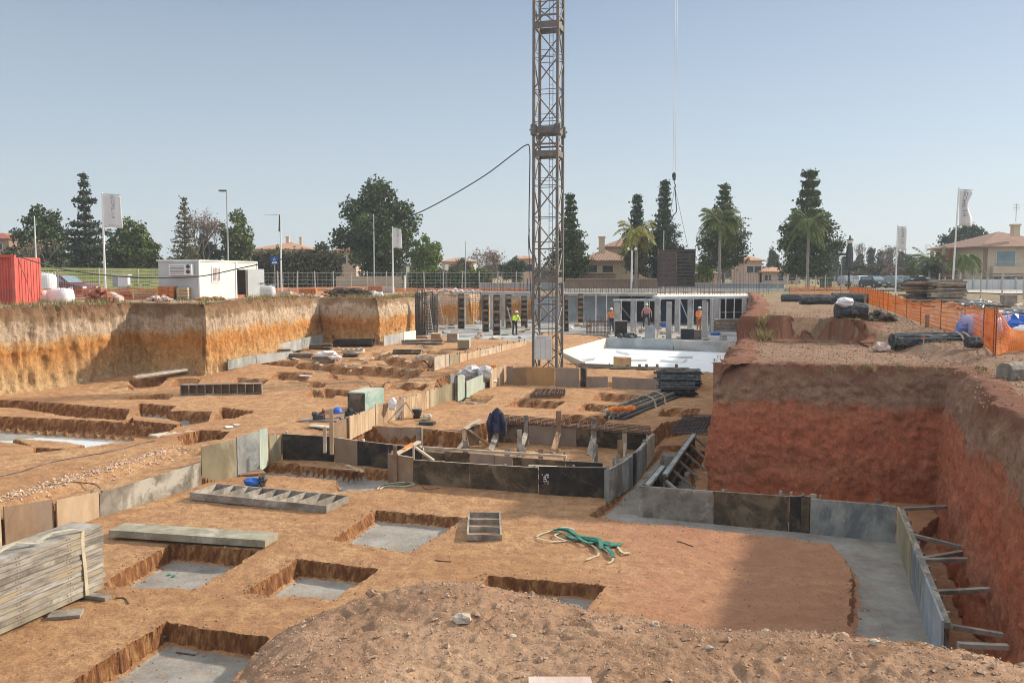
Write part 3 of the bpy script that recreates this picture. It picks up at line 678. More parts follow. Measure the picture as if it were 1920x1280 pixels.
for _ in range(9000 + len(EX)):
    x = rng.uniform(-9, 9); y = rng.uniform(10, 30)
    if _ >= 9000: x, y = EX[_ - 9000]
    i = int((CZ * FPX / y - 1190) / (98 - 1190) * 859); j = int((x / y - (-1260 / FPX)) / ((2500 / FPX) / 1009))
    if 0 <= i < 860 and 0 <= j < 1010 and x < 6: P.append((x, y, H.reshape(shp)[i, j] + .004, .006 + (.022 if _ < 9000 else .034) * rng.rand() ** (4 if _ < 9000 else 3)))
tag(pebbles('crumbs', np.array(P), M['clods'], 3), 'small earth crumbs littering the flat orange working floor', 'crumbs', kind='stuff')
Hg = H.reshape(shp)
P = []
for _ in range(900):
    f_ = rng.rand(); c_ = G(10, 938, .5).lerp(G(338, 843, .5), f_); x = c_.x + rng.normal() * .22; y = c_.y + rng.normal() * .22; i = int((CZ * FPX / y - 1190) / (98 - 1190) * 859); j = int((x / y + 1260 / FPX) / ((2500 / FPX) / 1009)); P.append((x, y, Hg[i, j] + .01, .015 + .05 * rng.rand() ** 2.5))
tag(pebbles('broken_crust', np.array(P), M['crust'], 5), 'pale broken crust of clods along the edge of the haul track', 'clods', kind='stuff')
def zfloor(x, y):
    i = int(round((CZ * FPX / y - 1190) / (98 - 1190) * 859)); j = int(round((x / y + 1260 / FPX) / ((2500 / FPX) / 1009)))
    return float(Hg[min(max(i, 0), 859), min(max(j, 0), 1009)])
# ------------------------------------------------------------------ shuttering
rnd = random.Random(21)
def off_dir(a, b):       # horizontal normal pointing away from the camera
    e = Vector((b.x - a.x, b.y - a.y, 0)).normalized(); n = Vector((-e.y, e.x, 0))
    return n if n.dot(Vector((a.x, a.y, 0))) > 0 else -n
def wall_panel(mb, a, b, ha, hb, th, n, planks=0, gap=.004):
    e = (b - a); L = e.length; e.normalize()
    k = max(1, int(L / planks)) if planks else 1
    cuts = [0] + [i / k + (rnd.uniform(-.2, .2) / k if planks else 0) for i in range(1, k)] + [1]
    for i in range(k):
        f0, f1 = cuts[i], cuts[i + 1]; j = rnd.uniform(0, .012) if planks else 0
        p = a + e * (L * f0 + gap); q = a + e * (L * f1 - gap)
        dz = rnd.uniform(-.035, .03) if planks else 0
        h0 = ha + (hb - ha) * f0 + dz; h1 = ha + (hb - ha) * f1 + dz
        o = n * j
        base = [p + o, q + o, q + n * (th + j), p + n * (th + j)]
        tops = [v + Vector((0, 0, h)) for v, h in zip(base, (h0, h1, h1, h0))]
        mb.hexa(base, tops)
def fw_run(label, segs, z, studs=.7, sink=.06, th=.035, group=None, brace=False, rail=None, side=0, stud_mat='timber_grey', over=.0):
    """segs: (base px, base py, top py) pairs with a board material and plank width"""
    first = G(segs[0][0], segs[0][1], z)
    r = root('formwork_wall', first, label, 'formwork', group)
    for (x0, y0, t0, x1, y1, t1, mat, pl) in segs:
        a, b = G(x0, y0, z), G(x1, y1, z)
        ha, hb = ZAT(x0, t0, a) - z, ZAT(x1, t1, b) - z
        n = off_dir(a, b)
        a0, b0 = a - Vector((0, 0, sink)), b - Vector((0, 0, sink))
        mb = MB(); wall_panel(mb, a0, b0, ha + sink, hb + sink, th, n, pl); part(mb, 'panel', M[mat], r)
        L = (b - a).length
        if rail:
            m2 = MB(); m2.beam(a + n * (th + .03) + Vector((0, 0, ha - .04)), b + n * (th + .03) + Vector((0, 0, hb - .04)), .055, .07); part(m2, 'rail', M[rail], r)
        if studs:
            k = max(1, int(L / studs))
            for i in range(k + 1):
                f = (i + .15) / (k + .3); p = a.lerp(b, f) + n * (th + .025 + (.06 if rail else 0)); h = ha + (hb - ha) * f + rnd.uniform(-.08, .05) + over
                m3 = MB(); m3.beam(p - Vector((0, 0, .1)), p + Vector((0, 0, max(.1, h))), .05, .07, up=n); part(m3, 'stud', M[stud_mat], r)
                if brace and i % 2 == 0:
                    m4 = MB(); q = p + n * rnd.uniform(.5, .7); m4.beam(p + Vector((0, 0, h * .85)), q, .05, .07); part(m4, 'brace', M[stud_mat], r)
    return r
# long shuttering that divides the near floor from the left terrace
fw_run('long weathered shuttering of grey, pine and olive boards running back from the strapped board stack', [
    (-60, 1048, 985, 4, 1018, 930, 'ply_olive', 0), (10, 1015, 950, 102, 990, 936, 'ply_brown', 0), (108, 990, 938, 187, 968, 922, 'ply_pine', 0),
    (188, 968, 925, 378, 908, 867, 'ply_grey', 0), (379, 906, 838, 445, 894, 822, 'ply_olive', 0), (446, 894, 820, 488, 881, 808, 'ply_blue_grey', 0)], 0, .9)
fw_run('short pale green board ends turning the corner beside the black shuttering', [(488, 880, 806, 503, 868, 802, 'ply_green', 0), (506, 866, 812, 528, 861, 815, 'ply_olive', .12)], 0, 0)
fw_run('black-faced shuttering with one brown board in its middle, behind the earth trench', [
    (530, 862, 813, 627, 866, 819, 'ply_black', 0), (628, 866, 820, 670, 873, 826, 'ply_brown', 0), (671, 873, 826, 728, 879, 833, 'ply_black', 0), (729, 879, 833, 792, 886, 840, 'ply_black', 0)], -.02, .8, rail='timber_pale', stud_mat='timber_pale')
fw_run('row of upright pine boards stepping back from the mint crate towards the plastic heap', [
    (622, 829, 797, 655, 820, 782, 'ply_brown', 0), (656, 821, 782, 704, 797, 765, 'ply_pine', .22), (705, 797, 757, 741, 787, 754, 'ply_pine', .2), (741, 787, 757, 756, 783, 745, 'ply_taupe', 0),
    (757, 783, 748, 806, 764, 733, 'ply_pine', .16), (807, 764, 732, 856, 747, 715, 'ply_olive', .22)], ZM, .8)
fw_run('pale green shuttering board with dark edging beside the plastic-wrapped heap', [(859, 749, 703, 872, 744, 702, 'ply_green', .14), (875, 744, 715, 918, 723, 697, 'ply_green', 0)], ZM, .8, rail='timber_dark')
fw_run('row of fresh upright pine planks at the bend in the wall left of the crane', [(920, 727, 692, 949, 719, 684, 'ply_pine', .13), (950, 720, 686, 962, 721, 688, 'ply_taupe', 0)], ZM, .5)
fw_run('rust-brown wide boarding in front of the crane foot', [(962, 722, 690, 986, 721, 688, 'ply_rust', 0), (986, 721, 688, 1040, 723, 689, 'ply_rust', 0), (1041, 724, 689, 1086, 725, 690, 'ply_taupe', 0), (1088, 725, 689, 1097, 726, 690, 'ply_black', 0)], ZM, .8, rail='timber_grey')
fw_run('low taupe boarding right of the crane in front of the black reinforcement bundles', [(1099, 726, 706, 1140, 727, 706, 'ply_taupe', 0), (1147, 728, 706, 1236, 731, 711, 'ply_taupe', 0), (1237, 731, 711, 1300, 733, 712, 'ply_grey', 0)], ZM, .9, rail='timber_grey')
fw_run('low mixed boarding with orange and cream stubs along the front of the white basin', [(1052, 697, 681, 1082, 697, 681, 'ply_rust', 0), (1083, 697, 681, 1150, 698, 683, 'ply_taupe', 0), (1166, 700, 686, 1235, 702, 688, 'ply_brown', .5), (1237, 703, 690, 1262, 704, 690, 'concrete_blue', 0), (1263, 704, 690, 1312, 707, 691, 'concrete', 0)], .6, .9, rail='timber_grey')
fw_run('receding row of bright pine shuttering boards left of the crane foot', [
    (815, 693, 668, 842, 687, 664, 'timber_pale', .12), (843, 686, 666, 862, 682, 664, 'ply_olive', 0), (863, 682, 664, 876, 677, 661, 'ply_pine', 0), (877, 677, 661, 900, 671, 656, 'ply_pine', .3), (901, 671, 656, 940, 661, 648, 'timber_pale', .25), (941, 660, 648, 987, 649, 639, 'ply_pine', .4)], .95, .9, over=.12)
for seg, lb in (([(428, 691, 675, 480, 680, 665, 'ply_blue_grey', 0), (481, 680, 665, 550, 671, 658, 'concrete', 0)], 'low grey panel at the foot of the left bank, nearest its projecting corner'),
                ([(522, 663, 645, 566, 653, 635, 'concrete', 0), (567, 653, 634, 606, 644, 627, 'ply_blue_grey', 0)], 'low grey-blue panel at the foot of the lit left bank, behind the nearer grey panel'),
                ([(720, 648, 630, 756, 641, 623, 'concrete', .5), (757, 641, 622, 780, 636, 619, 'concrete_white', 0)], 'low concrete-grey panels under the sunlit bank left of the reinforcement cages')):
    fw_run(lb, seg, 1.0, .9)
# the shuttered box in the middle
fw_run('long dark mottled front shuttering of the central box with a brown end board', [
    (727, 903, 850, 775, 907, 858, 'ply_brown', 0), (776, 907, 862, 880, 916, 869, 'ply_mottled', 0), (881, 916, 869, 1009, 925, 877, 'ply_mottled', 0), (1010, 926, 874, 1138, 935, 877, 'ply_black', 0)], 0, .75, rail='timber_pale', stud_mat='timber_grey', brace=True)
r = fw_run('right-hand shuttering of the central box, grey-green boards ending in pale pine', [
    (1142, 938, 882, 1166, 922, 868, 'ply_grey', .5), (1166, 922, 868, 1187, 906, 853, 'ply_blue_grey', 0), (1188, 906, 850, 1193, 901, 848, 'ply_black', 0), (1194, 900, 849, 1213, 874, 829, 'ply_blue_grey', .3), (1214, 872, 825, 1228, 851, 812, 'timber_pale', .1)], 0, .7, rail='timber_grey', stud_mat='ply_blue_grey')  # black strip colours in the dark gap between the side boards
fw_run('shaded back shuttering of the central box under the reinforcement mat', [(915, 829, 796, 990, 831, 797, 'ply_mottled', .5), (991, 831, 798, 1080, 836, 803, 'ply_taupe', 0), (1081, 836, 803, 1168, 841, 808, 'ply_mottled', 0), (1169, 841, 808, 1222, 846, 812, 'ply_black', 0)], 0, 0)
fw_run('back boarding of the side bay left of the hanging jacket', [(653, 826, 794, 682, 827, 796, 'ply_black', 0), (688, 828, 798, 780, 833, 803, 'ply_taupe', .5), (781, 833, 803, 866, 838, 808, 'ply_brown', .45), (868, 838, 806, 898, 834, 796, 'ply_mottled', 0)], 0, 0, rail='timber_dark')
fw_run('inner boarding across the middle of the central box', [(792, 868, 845, 880, 874, 851, 'ply_mottled', .6), (881, 874, 851, 960, 880, 857, 'ply_taupe', .5), (961, 880, 857, 1060, 886, 864, 'ply_mottled', 0), (1061, 886, 864, 1130, 889, 868, 'ply_black', 0)], 0, .6, rail='timber_pale', stud_mat='timber_grey')
# right-hand shuttering beneath the earth block
fw_run('long dark shuttering across the foot of the red earth block, its dark gap painted black', [
    (1197, 968, 911, 1336, 982, 921, 'ply_grey', 0), (1337, 982, 921, 1478, 996, 931, 'ply_mottled', 0), (1479, 996, 931, 1500, 998, 931, 'ply_black', 0), (1500, 998, 929, 1517, 1000, 931, 'ply_mottled', 0), (1518, 1000, 935, 1678, 1017, 949, 'ply_blue_grey', 0)], -.2, 1.1, rail='timber_grey', over=.06)  # black board paints the shade of the open gap
a, b = G(1680, 1017, -.2), G(1762, 1262, -.2); rr = root('formwork_wall', a, 'grey-blue shuttering running towards the viewer along the right-hand bank, propped by short struts', 'formwork')
n = Vector((-(b - a).y, (b - a).x, 0)).normalized()
if n.x < 0: n = -n
for f0, f1, mt in ((0, .42, 'ply_olive'), (.425, .70, 'ply_blue_grey'), (.705, 1, 'concrete_blue')):
    mb = MB(); wall_panel(mb, a.lerp(b, f0), a.lerp(b, f1), .76, .76, .035, n); part(mb, 'panel', M[mt], rr)
for k, z in enumerate((.06, .36, .70)):
    mb = MB(); mb.beam(a + n * .08 + Vector((0, 0, z)), b + n * .08 + Vector((0, 0, z)), .09, .08); part(mb, 'rail', M['timber_grey' if k < 2 else 'ply_grey'], rr)
for k in range(9):
    p = a.lerp(b, (k + .2) / 9) + n * .155; mb = MB(); mb.beam(p - Vector((0, 0, .05)), p + Vector((0, 0, .7)), .06, .06, up=n); part(mb, 'stud', M['timber_grey'], rr)
for si, (x0, y0, x1, y1, dz) in enumerate(((1692, 954, 1812, 948, 0), (1712, 1003, 1822, 1030, -.12), (1728, 1050, 1850, 1048, 0), (1726, 1048, 1832, 1030, -.1), (1755, 1110, 1862, 1104, 0), (1784, 1174, 1880, 1190, -.1), (1796, 1208, 1890, 1212, .0))):
    p, q = G(x0, y0, .52), G(x1, y1, .52 + dz); mb = MB(); mb.beam(p, q, .09, .06)
    single(mb, 'strut', M['timber_grey' if x0 % 2 else 'ply_grey'], p, 'grey timber strut, ' + ORD[6 - si] + ' from the viewer, wedged between right-hand shuttering and red bank', 'strut', 'struts against the red bank')
# triangle of propped shuttering left of the block
pa, pb, pc = G(1206, 908, .5), G(1237, 872, .55), G(1240, 888, .58); pd = G(1297, 811, .62)
rr = root('formwork_wall', (pa.x, pa.y, -.2), 'steeply receding shuttering, its shaded face coloured black, left of the red earth block', 'formwork')
for p, q, mt in ((pa, pb, 'ply_blue_grey'), (pc, pd, 'ply_blue_grey')):
    e = (q - p).normalized(); n = Vector((e.y, -e.x, 0)).normalized()
    mb = MB(); base = [Vector((v.x, v.y, -.2)) for v in (p, q, q + n * .03, p + n * .03)]
    mb.hexa(base, [p, q, q + n * .03, p + n * .03]); part(mb, 'panel', M['ply_black'], rr)  # black stands for the earth block's shadow on this face
    mb = MB(); mb.beam(p + n * .09 - Vector((0, 0, .03)), q + n * .09 - Vector((0, 0, .03)), .12, .07); part(mb, 'rail', M['ply_blue_grey'], rr)
    mb = MB(); mb.beam(p + n * .09 - Vector((0, 0, .45)), q + n * .09 - Vector((0, 0, .45)), .09, .07); part(mb, 'rail', M['timber_dark'], rr)
    L = (q - p).length; k = int(L / .55)
    for i in range(k + 1):
        c = p.lerp(q, i / max(1, k)) + n * .07; mb = MB(); mb.beam(Vector((c.x, c.y, -.2)), c, .06, .06, up=n); part(mb, 'stud', M['timber_dark'], rr)
        if i % 2 == 0 or k < 3:
            mb = MB(); mb.beam(c + n * .04 - Vector((0, 0, .15)), Vector((c.x, c.y, -.18)) + n * .85 - e * .1, .06, .05); part(mb, 'brace', M['timber_grey'], rr)
# corner post and stencilled mark on the front of the box
c = G(1139, 940, 0); mb = MB(); mb.beam(c - Vector((0, 0, .05)), c + Vector((0, 0, .86)), .07, .07, up=(0, 1, 0)); single(mb, 'corner_post', M['ply_blue_grey'], c, 'upright grey post closing the front right corner of the central box', 'post')
# stakes, posts and raking braces: (px, base py, top py, level, material, width, foot px, foot py) foot = raking board
STK = [(986, 836, 778, 0, 'timber_grey', .14, 974, 846), (1047, 839, 770, 0, 'timber_brown', .16, 1036, 848), (1113, 843, 783, 0, 'timber_grey', .17, 1104, 852), (1171, 846, 806, 0, 'timber_pale', .14, 1165, 854),
       (1163, 858, 825, 0, 'timber_brown', .17, 0, 0), (974, 852, 805, 0, 'timber_grey', .15, 984, 852), (951, 872, 841, 0, 'timber_grey', .15, 0, 0), (1014, 862, 841, 0, 'timber_brown', .14, 0, 0), (1116, 866, 833, 0, 'timber_grey', .14, 1108, 878),
       (785, 838, 800, 0, 'timber_grey', .16, 0, 0), (791, 838, 801, 0, 'timber_pale', .07, 0, 0), (685, 828, 795, 0, 'timber_pale', .10, 0, 0), (870, 842, 806, 0, 'timber_pale', .10, 858, 842), (827, 843, 818, 0, 'timber_brown', .12, 818, 843), (873, 870, 825, 0, 'timber_grey', .14, 0, 0),
       (741, 905, 835, .0, 'timber_brown', .10, 0, 0), (776, 906, 834, .0, 'timber_pale', .05, 0, 0), (787, 880, 829, .0, 'timber_pale', .05, 0, 0), (930, 836, 790, 0, 'timber_grey', .16, 920, 842), (1150, 920, 858, 0, 'timber_grey', .05, 0, 0), (1158, 905, 852, 0, 'ply_blue_grey', .10, 0, 0),
       (622, 845, 766, .45, 'ply_pine', .10, 0, 0), (609, 842, 800, .45, 'timber_pale', .09, 0, 0), (538, 858, 808, 0, 'timber_pale', .08, 0, 0), (739, 786, 757, ZM, 'timber_brown', .10, 0, 0), (1058, 872, 846, 0, 'timber_grey', .05, 0, 0)]
LABS = {1047: 'tallest brown stake standing out of the back of the central box', 986: 'grey stake second from the hanging jacket at the back of the box', 1113: 'grey stake third along the back of the box, right of the tall brown stake', 1171: 'pale stake with raking foot near the back right corner of the box',
        1163: 'thick brown post inside the right end of the box', 974: 'tall grey post in the middle of the box, in front of the back stakes', 951: 'squat grey post in front of the tall grey post in the box', 1014: 'short brown post at the middle of the box floor', 1116: 'grey post with a raking foot near the front right of the box',
        785: 'broad grey post in the side bay left of the jacket', 791: 'thin pale batten nailed beside the broad post of the side bay', 685: 'pale post beside the black board of the side bay', 870: 'pale post under the slanting rail near the jacket', 827: 'short brown stake inside the side bay', 873: 'grey post between side bay and box',
        741: 'brown peg standing above the brown end board of the box', 776: 'thin pale upright holding the slanting orange-marked batten', 787: 'rear pale upright of the little triangular batten frame', 930: 'grey plank leaning under the hanging jacket', 1150: 'thin grey batten just inside the right front corner of the box', 1158: 'blue-grey stub board inside the right front corner of the box',
        622: 'tall pine post rising beside the blue helmet', 609: 'short pale post left of the tall pine post', 538: 'pale stub post above the left end of the black shuttering', 739: 'brown stake at the break in the pine board row', 1058: 'thin grey batten at the front middle of the box'}
for (px, by, ty, z, mt, wd, fx, fy) in STK:
    p = G(px, by, z); h = ZAT(px, ty, p) - z
    mb = MB(); mb.beam(p - Vector((0, 0, .1)), p + Vector((0, 0, h)), wd, .05, up=(0, 1, 0))
    if fx:
        q = G(fx, fy, z + .02) + Vector((0, -.12, 0)); mb.beam(p + Vector((0, -.05, h * .42)), q, wd * 1.1, .03, up=(0, 1, 0))
    single(mb, 'stake', M[mt], (p.x, p.y, z), LABS[px], 'stake')
def ln3(p, q, wd, th, mt, name, label, cat, group=None, up=(0, 0, 1)):
    mb = MB(); mb.beam(p, q, wd, th, up=up); return single(mb, name, M[mt], tuple(p), label, cat, group)
ln3(G(743, 905, 0) + Vector((0, 0, ZAT(743, 851, G(743, 905)))), Vector((G(786, 880).x, G(786, 880).y, ZAT(786, 828, G(786, 880)))), .12, .05, 'timber_pale', 'batten', 'pale slanting batten over the front left corner of the box', 'batten')
pq = G(757, 898); z1 = ZAT(757, 844, pq) + .03; pr = G(774, 888); z2 = ZAT(774, 833, pr) + .03
ln3(Vector((pq.x, pq.y, z1)), Vector((pr.x, pr.y, z2)), .10, .02, 'net_orange', 'ribbon', 'orange marker strip along the slanting batten of the box corner', 'marker')
pq = G(779, 900); ln3(Vector((pq.x, pq.y, ZAT(779, 838, pq))), Vector((G(814, 905).x, G(814, 905).y, ZAT(814, 863, G(814, 905)))), .06, .05, 'timber_pale', 'batten', 'thin pale brace falling right from the small batten frame', 'batten')
pq = G(871, 842); ln3(Vector((pq.x, pq.y, ZAT(870, 804, pq))), Vector((G(901, 834).x, G(901, 834).y, ZAT(901, 787, G(901, 834)))), .14, .05, 'timber_pale', 'batten', 'pale slanting rail leading up to the hanging jacket', 'batten')
pq = G(880, 842); ln3(Vector((pq.x, pq.y, ZAT(880, 806, pq))), G(916, 834, .04), .10, .05, 'ply_pine', 'batten', 'pine brace sloping down right under the slanting rail', 'batten')
pq = G(792, 866); ln3(Vector((pq.x, pq.y, .42)), Vector((G(1062, 884).x, G(1062, 884).y, .42)), .07, .07, 'timber_pale', 'batten', 'long pale rail lying across the middle of the box', 'batten')
ln3(G(991, 874, .45), G(1044, 876, .45), .12, .06, 'timber_pale', 'batten', 'short pale timber lying on the front edge of the box', 'batten')
# white stencil on the dark board: rows of broken characters
mb = MB(); c0 = G(1016, 927, 0); c1 = G(1029, 928, 0); e = (c1 - c0).normalized(); nn = off_dir(c0, c1) * -1; hz = ZAT(1016, 906, c0); Wd = (c1 - c0).length; srnd = random.Random(4)
for r_ in range(5):
    for k in range(5):
        if srnd.random() < .28: continue
        x0 = Wd * k / 5; z0 = hz + .05 * r_; p = c0 + e * x0 + nn * .006 + Vector((0, 0, z0))
        w_ = Wd / 5 * srnd.choice((.5, .9)); h_ = srnd.choice((.018, .034, .04))
        mb.hexa([p, p + e * w_, p + e * w_ + nn * .002, p + nn * .002], [v + Vector((0, 0, h_)) for v in (p, p + e * w_, p + e * w_ + nn * .002, p + nn * .002)])
single(mb, 'stencil_mark', M['white_paint'], c0, 'small block of broken white stencil marks on the black front board of the box', 'stencil')
# small stubs and laths
for i, (px, by, ty, z, mt) in enumerate(((1358, 960, 916, -.2, 'timber_grey'), (1468, 968, 925, -.2, 'timber_grey'), (1524, 975, 926, -.2, 'timber_pale'), (1645, 985, 936, -.2, 'timber_grey'))):
    p = G(px, by, z); ln3(p, Vector((p.x, p.y, ZAT(px, ty, p))), .13, .04, mt, 'stub', 'pale stub of timber showing over the long dark shuttering under the red block', 'stub', 'timber stubs over the dark shuttering', up=(0, 1, 0))
# ------------------------------------------------------------------ loose things on the working floor
def U(a, b): return (Vector((b.x, b.y, 0)) - Vector((a.x, a.y, 0))).normalized()
# strapped stack of boards, bottom left
c = G(197, 1106, 0); e = U(c, G(0, 1196, 0)); nrm = Vector((e.y, -e.x, 0))
if nrm.x > 0: nrm = -nrm
Ls, Wd = 3.6, .62
rn = random.Random(5)
for k in range(12):
    z0 = .05 + k * .092; o0 = c + e * rn.uniform(-.02, .03) + nrm * rn.uniform(-.02, .02); o0.z = z0
    mb = MB(); mb.hexa([o0, o0 + e * Ls, o0 + e * Ls + nrm * Wd, o0 + nrm * Wd], [v + Vector((0, 0, .082)) for v in (o0, o0 + e * Ls, o0 + e * Ls + nrm * Wd, o0 + nrm * Wd)])
    for q in (.75, 1.75, 2.75):      # pairs of bolt holes in the edge
        for s_ in (-.03, .03):
            h = o0 + e * (q + s_) - nrm * .004 + Vector((0, 0, .04)); mb.beam(h, h + nrm * .004, .016, .016, 1)
    single(mb, 'shutter_panel', [M[rn.choice(['stack_board', 'stack_board', 'timber_grey', 'stack_pale', 'ply_grey', 'timber_olive'])], M['timber_dark']], tuple(o0), 'top weathered panel of the strapped stack at the lower left' if k == 11 else 'weathered grey panel, ' + ORD[11 - k] + ' from the top of the strapped stack at the lower left', 'board', 'panels of the strapped stack')
zt = .05 + 12 * .092
for q, wv in ((.42, 0), ):
    s0 = c + e * q; mb = MB(); pts = [s0 - nrm * .012 + Vector((0, 0, .06)), s0 + e * .02 - nrm * .012 + Vector((0, 0, .5)), s0 + e * .06 - nrm * .015 + Vector((0, 0, .9)), s0 + e * .05 - nrm * .014 + Vector((0, 0, zt + .01))]
    tp = [s0 + e * .2 + nrm * .05 + Vector((0, 0, zt + .07)), s0 + e * .55 + nrm * .12 + Vector((0, 0, zt + .10)), s0 + e * .9 + nrm * .1 + Vector((0, 0, zt + .03)), s0 + e * 1.15 + nrm * .25 + Vector((0, 0, zt + .10)), s0 + e * 1.6 + nrm * .2 + Vector((0, 0, zt + .04)), s0 + e * 2.4 + nrm * .1 + Vector((0, 0, zt + .05))]
    allp = pts + tp
    for i in range(len(allp) - 1): mb.beam(allp[i], allp[i + 1], .07, .012, up=(nrm if i < 3 else (0, 0, 1)))
    single(mb, 'lashing_strap', M['sling_beige'], tuple(s0), 'beige webbing strap looped over the stack of grey boards', 'strap')
p = c + e * .35 - nrm * .38; p.z = .0
mb = MB(); mb.beam(p + Vector((0, 0, .03)), p + nrm * .7 + Vector((0, 0, .03)), .16, .06); single(mb, 'bearer', M['timber_grey'], tuple(p), 'short grey timber bearer sticking out under the board stack', 'bearer')
# plank beam behind the first pit
a, b = G(204, 1006, .06), G(497, 1026, .06); e = (b - a).normalized(); n = off_dir(a, b)
mb = MB(); mb.hexa([a, b, b + n * .55, a + n * .55], [v + Vector((0, 0, .14)) for v in (a, b, b + n * .55, a + n * .55)]); single(mb, 'shutter_panel', M['timber_olive' if 'timber_olive' in M else 'timber_grey'], tuple(a), 'long flat weathered panel lying alone behind the nearest left pit', 'board')
# ladder-like forms
def form_frame(p0, e, n, L, Wd, h, bays, mat, label, up=Vector((0, 0, 1)), name='form_frame', group=None, slant=0.0):
    r = root(name, p0, label, 'form frame', group)
    th = .035
    for k, (s, q) in enumerate(((0, 0), (0, 1))):
        o = p0 + n * (Wd - th) * q; mb = MB(); mb.hexa([o, o + e * L, o + e * L + n * th, o + n * th], [v + up * h for v in (o, o + e * L, o + e * L + n * th, o + n * th)]); part(mb, 'side_rail', M[mat], r)
    for i in range(bays + 1):
        o = p0 + e * ((L - th) * i / bays) + n * th; w_ = Wd - 2 * th; sl = e * (slant if 0 < i < bays else 0)
        mb = MB(); mb.hexa([o, o + e * th, o + e * th + n * w_ + sl, o + n * w_ + sl], [v + up * (h * .96) for v in (o, o + e * th, o + e * th + n * w_ + sl, o + n * w_ + sl)]); part(mb, 'crosspiece', M[mat], r)
    mb = MB(); o = p0 + e * .03 + n * th + (up * (h - .02) if up.z < .5 else up * 0); mb.hexa([o, o + e * (L - .06), o + e * (L - .06) + n * (Wd - .07), o + n * (Wd - .07)], [v + up * .018 for v in (o, o + e * (L - .06), o + e * (L - .06) + n * (Wd - .07), o + n * (Wd - .07))]); part(mb, 'back_sheet', M['timber_brown'], r)
    return r
a, b = G(356, 936, .02), G(612, 962, .02); form_frame(a, (b - a).normalized(), off_dir(a, b), (b - a).length, 1.0, .17, 9, 'timber_grey', 'large ladder-shaped wooden form with nine bays lying in front of the earth trench', slant=.10)
a, b = G(875, 1013, .01), G(941, 1014, .01); form_frame(a, Vector((-.03, 1, 0)).normalized(), (b - a).normalized(), 1.75, (b - a).length, .13, 3, 'timber_grey', 'small three-bay wooden form beside the central pit')
a, b = G(338, 741, .6), G(491, 738, .6); form_frame(a, (b - a).normalized(), Vector((0, 0, 1)), (b - a).length, .42, .25, 10, 'timber_grey', 'distant ladder-like form standing on edge on the left terrace', up=off_dir(a, b))
a, b = G(640, 662, 1.0), G(680, 662, 1.0); form_frame(a, (b - a).normalized(), off_dir(a, b), (b - a).length, .8, .2, 4, 'timber_pale', 'small pale open form among the far trenches')
a, b = G(790, 676, 1.0), G(836, 674, 1.0); form_frame(a, (b - a).normalized(), off_dir(a, b), (b - a).length, 1.0, .15, 3, 'timber_pale', 'pale open form left of the receding pine boards')
a, b = G(98, 718, .74), G(156, 716, .74); form_frame(a, (b - a).normalized(), off_dir(a, b), (b - a).length, .8, .15, 3, 'timber_pale', 'pale wooden pallet lying alone below the sunlit left bank', name='pallet')
def slab_board(p, q, wd, th, mt, name, label, cat='board', group=None, sub=0, lift=0):
    e = U(p, q); n = off_dir(p, q); mb = MB(); p = p + Vector((0, 0, lift)); q = q + Vector((0, 0, lift))
    mb.hexa([p, q, q + n * wd, p + n * wd], [v + Vector((0, 0, th)) for v in (p, q, q + n * wd, p + n * wd)]); return single(mb, name, M[mt], tuple(p), label, cat, group)
slab_board(G(258, 710, .82), G(350, 697, .95), .35, .16, 'timber_grey', 'beam', 'grey double beam lying across a cut below the shaded bank corner', 'beam')
slab_board(G(254, 709, 1.0), G(352, 695, 1.1), .2, .08, 'timber_pale', 'beam', 'pale narrow beam resting on the grey double beam', 'beam')
slab_board(G(295, 821, .52), G(376, 809, .52), .5, .05, 'timber_pale', 'board', 'bleached board bridging the dark hole behind the olive panel')
slab_board(G(450, 893, .02), G(498, 888, .02), .5, .04, 'timber_brown', 'board', 'brown board lying at the foot of the blue-grey shuttering')
slab_board(G(622, 880, .02), G(668, 884, .05), .14, .04, 'timber_brown', 'board', 'reddish board lying along the foot of the black shuttering')
slab_board(G(646, 874, .05), G(678, 886, .02), .12, .04, 'ply_pine', 'board', 'splintered pine offcut crossing the reddish board')
slab_board(G(88, 1163, .0), G(150, 1158, .0), .3, .05, 'timber_grey', 'board', 'flat timber offcut on the ground below the board stack')
slab_board(G(560, 790, .62), G(632, 790, .62), .6, .03, 'ply_taupe', 'board', 'taupe board laid as a bench under the tools')
slab_board(G(576, 800, .62), G(640, 806, .62), .35, .04, 'timber_pale', 'board', 'pale plank on the sand before the tool bench')
slab_board(G(640, 786, .62), G(690, 782, .62), .5, .05, 'timber_pale', 'board', 'pale plank in front of the mint crate')
slab_board(G(424, 803, .6), G(438, 802, .6), .3, .03, 'white_sheet', 'board', 'small white offcut on the haul track')
slab_board(G(440, 799, .6), G(452, 798, .6), .3, .03, 'stone_pale', 'board', 'second small pale offcut on the haul track')
slab_board(G(560, 705, .95), G(580, 706, .95), .2, .04, 'white_sheet', 'board', 'bright white scrap on the terrace amid the far trenches')
slab_board(G(862, 757, .5), G(890, 758, .5), .25, .05, 'timber_grey', 'board', 'grey offcut beside the small pit near the pale green board')
# pale board in the very foreground
p = G(992, 1318, 3.78); mb = MB(); mb.hexa([p, p + Vector((.27, -.03, -.02)), p + Vector((.24, .12, .03)), p + Vector((0, .12, .03))], [v + Vector((0, 0, .02)) for v in (p, p + Vector((.27, -.03, -.02)), p + Vector((.24, .12, .03)), p + Vector((0, .12, .03)))])
single(mb, 'stone_slab', M['rubble_pink'], tuple(p), 'flat pinkish slab poking up at the bottom edge of the foreground', 'slab')
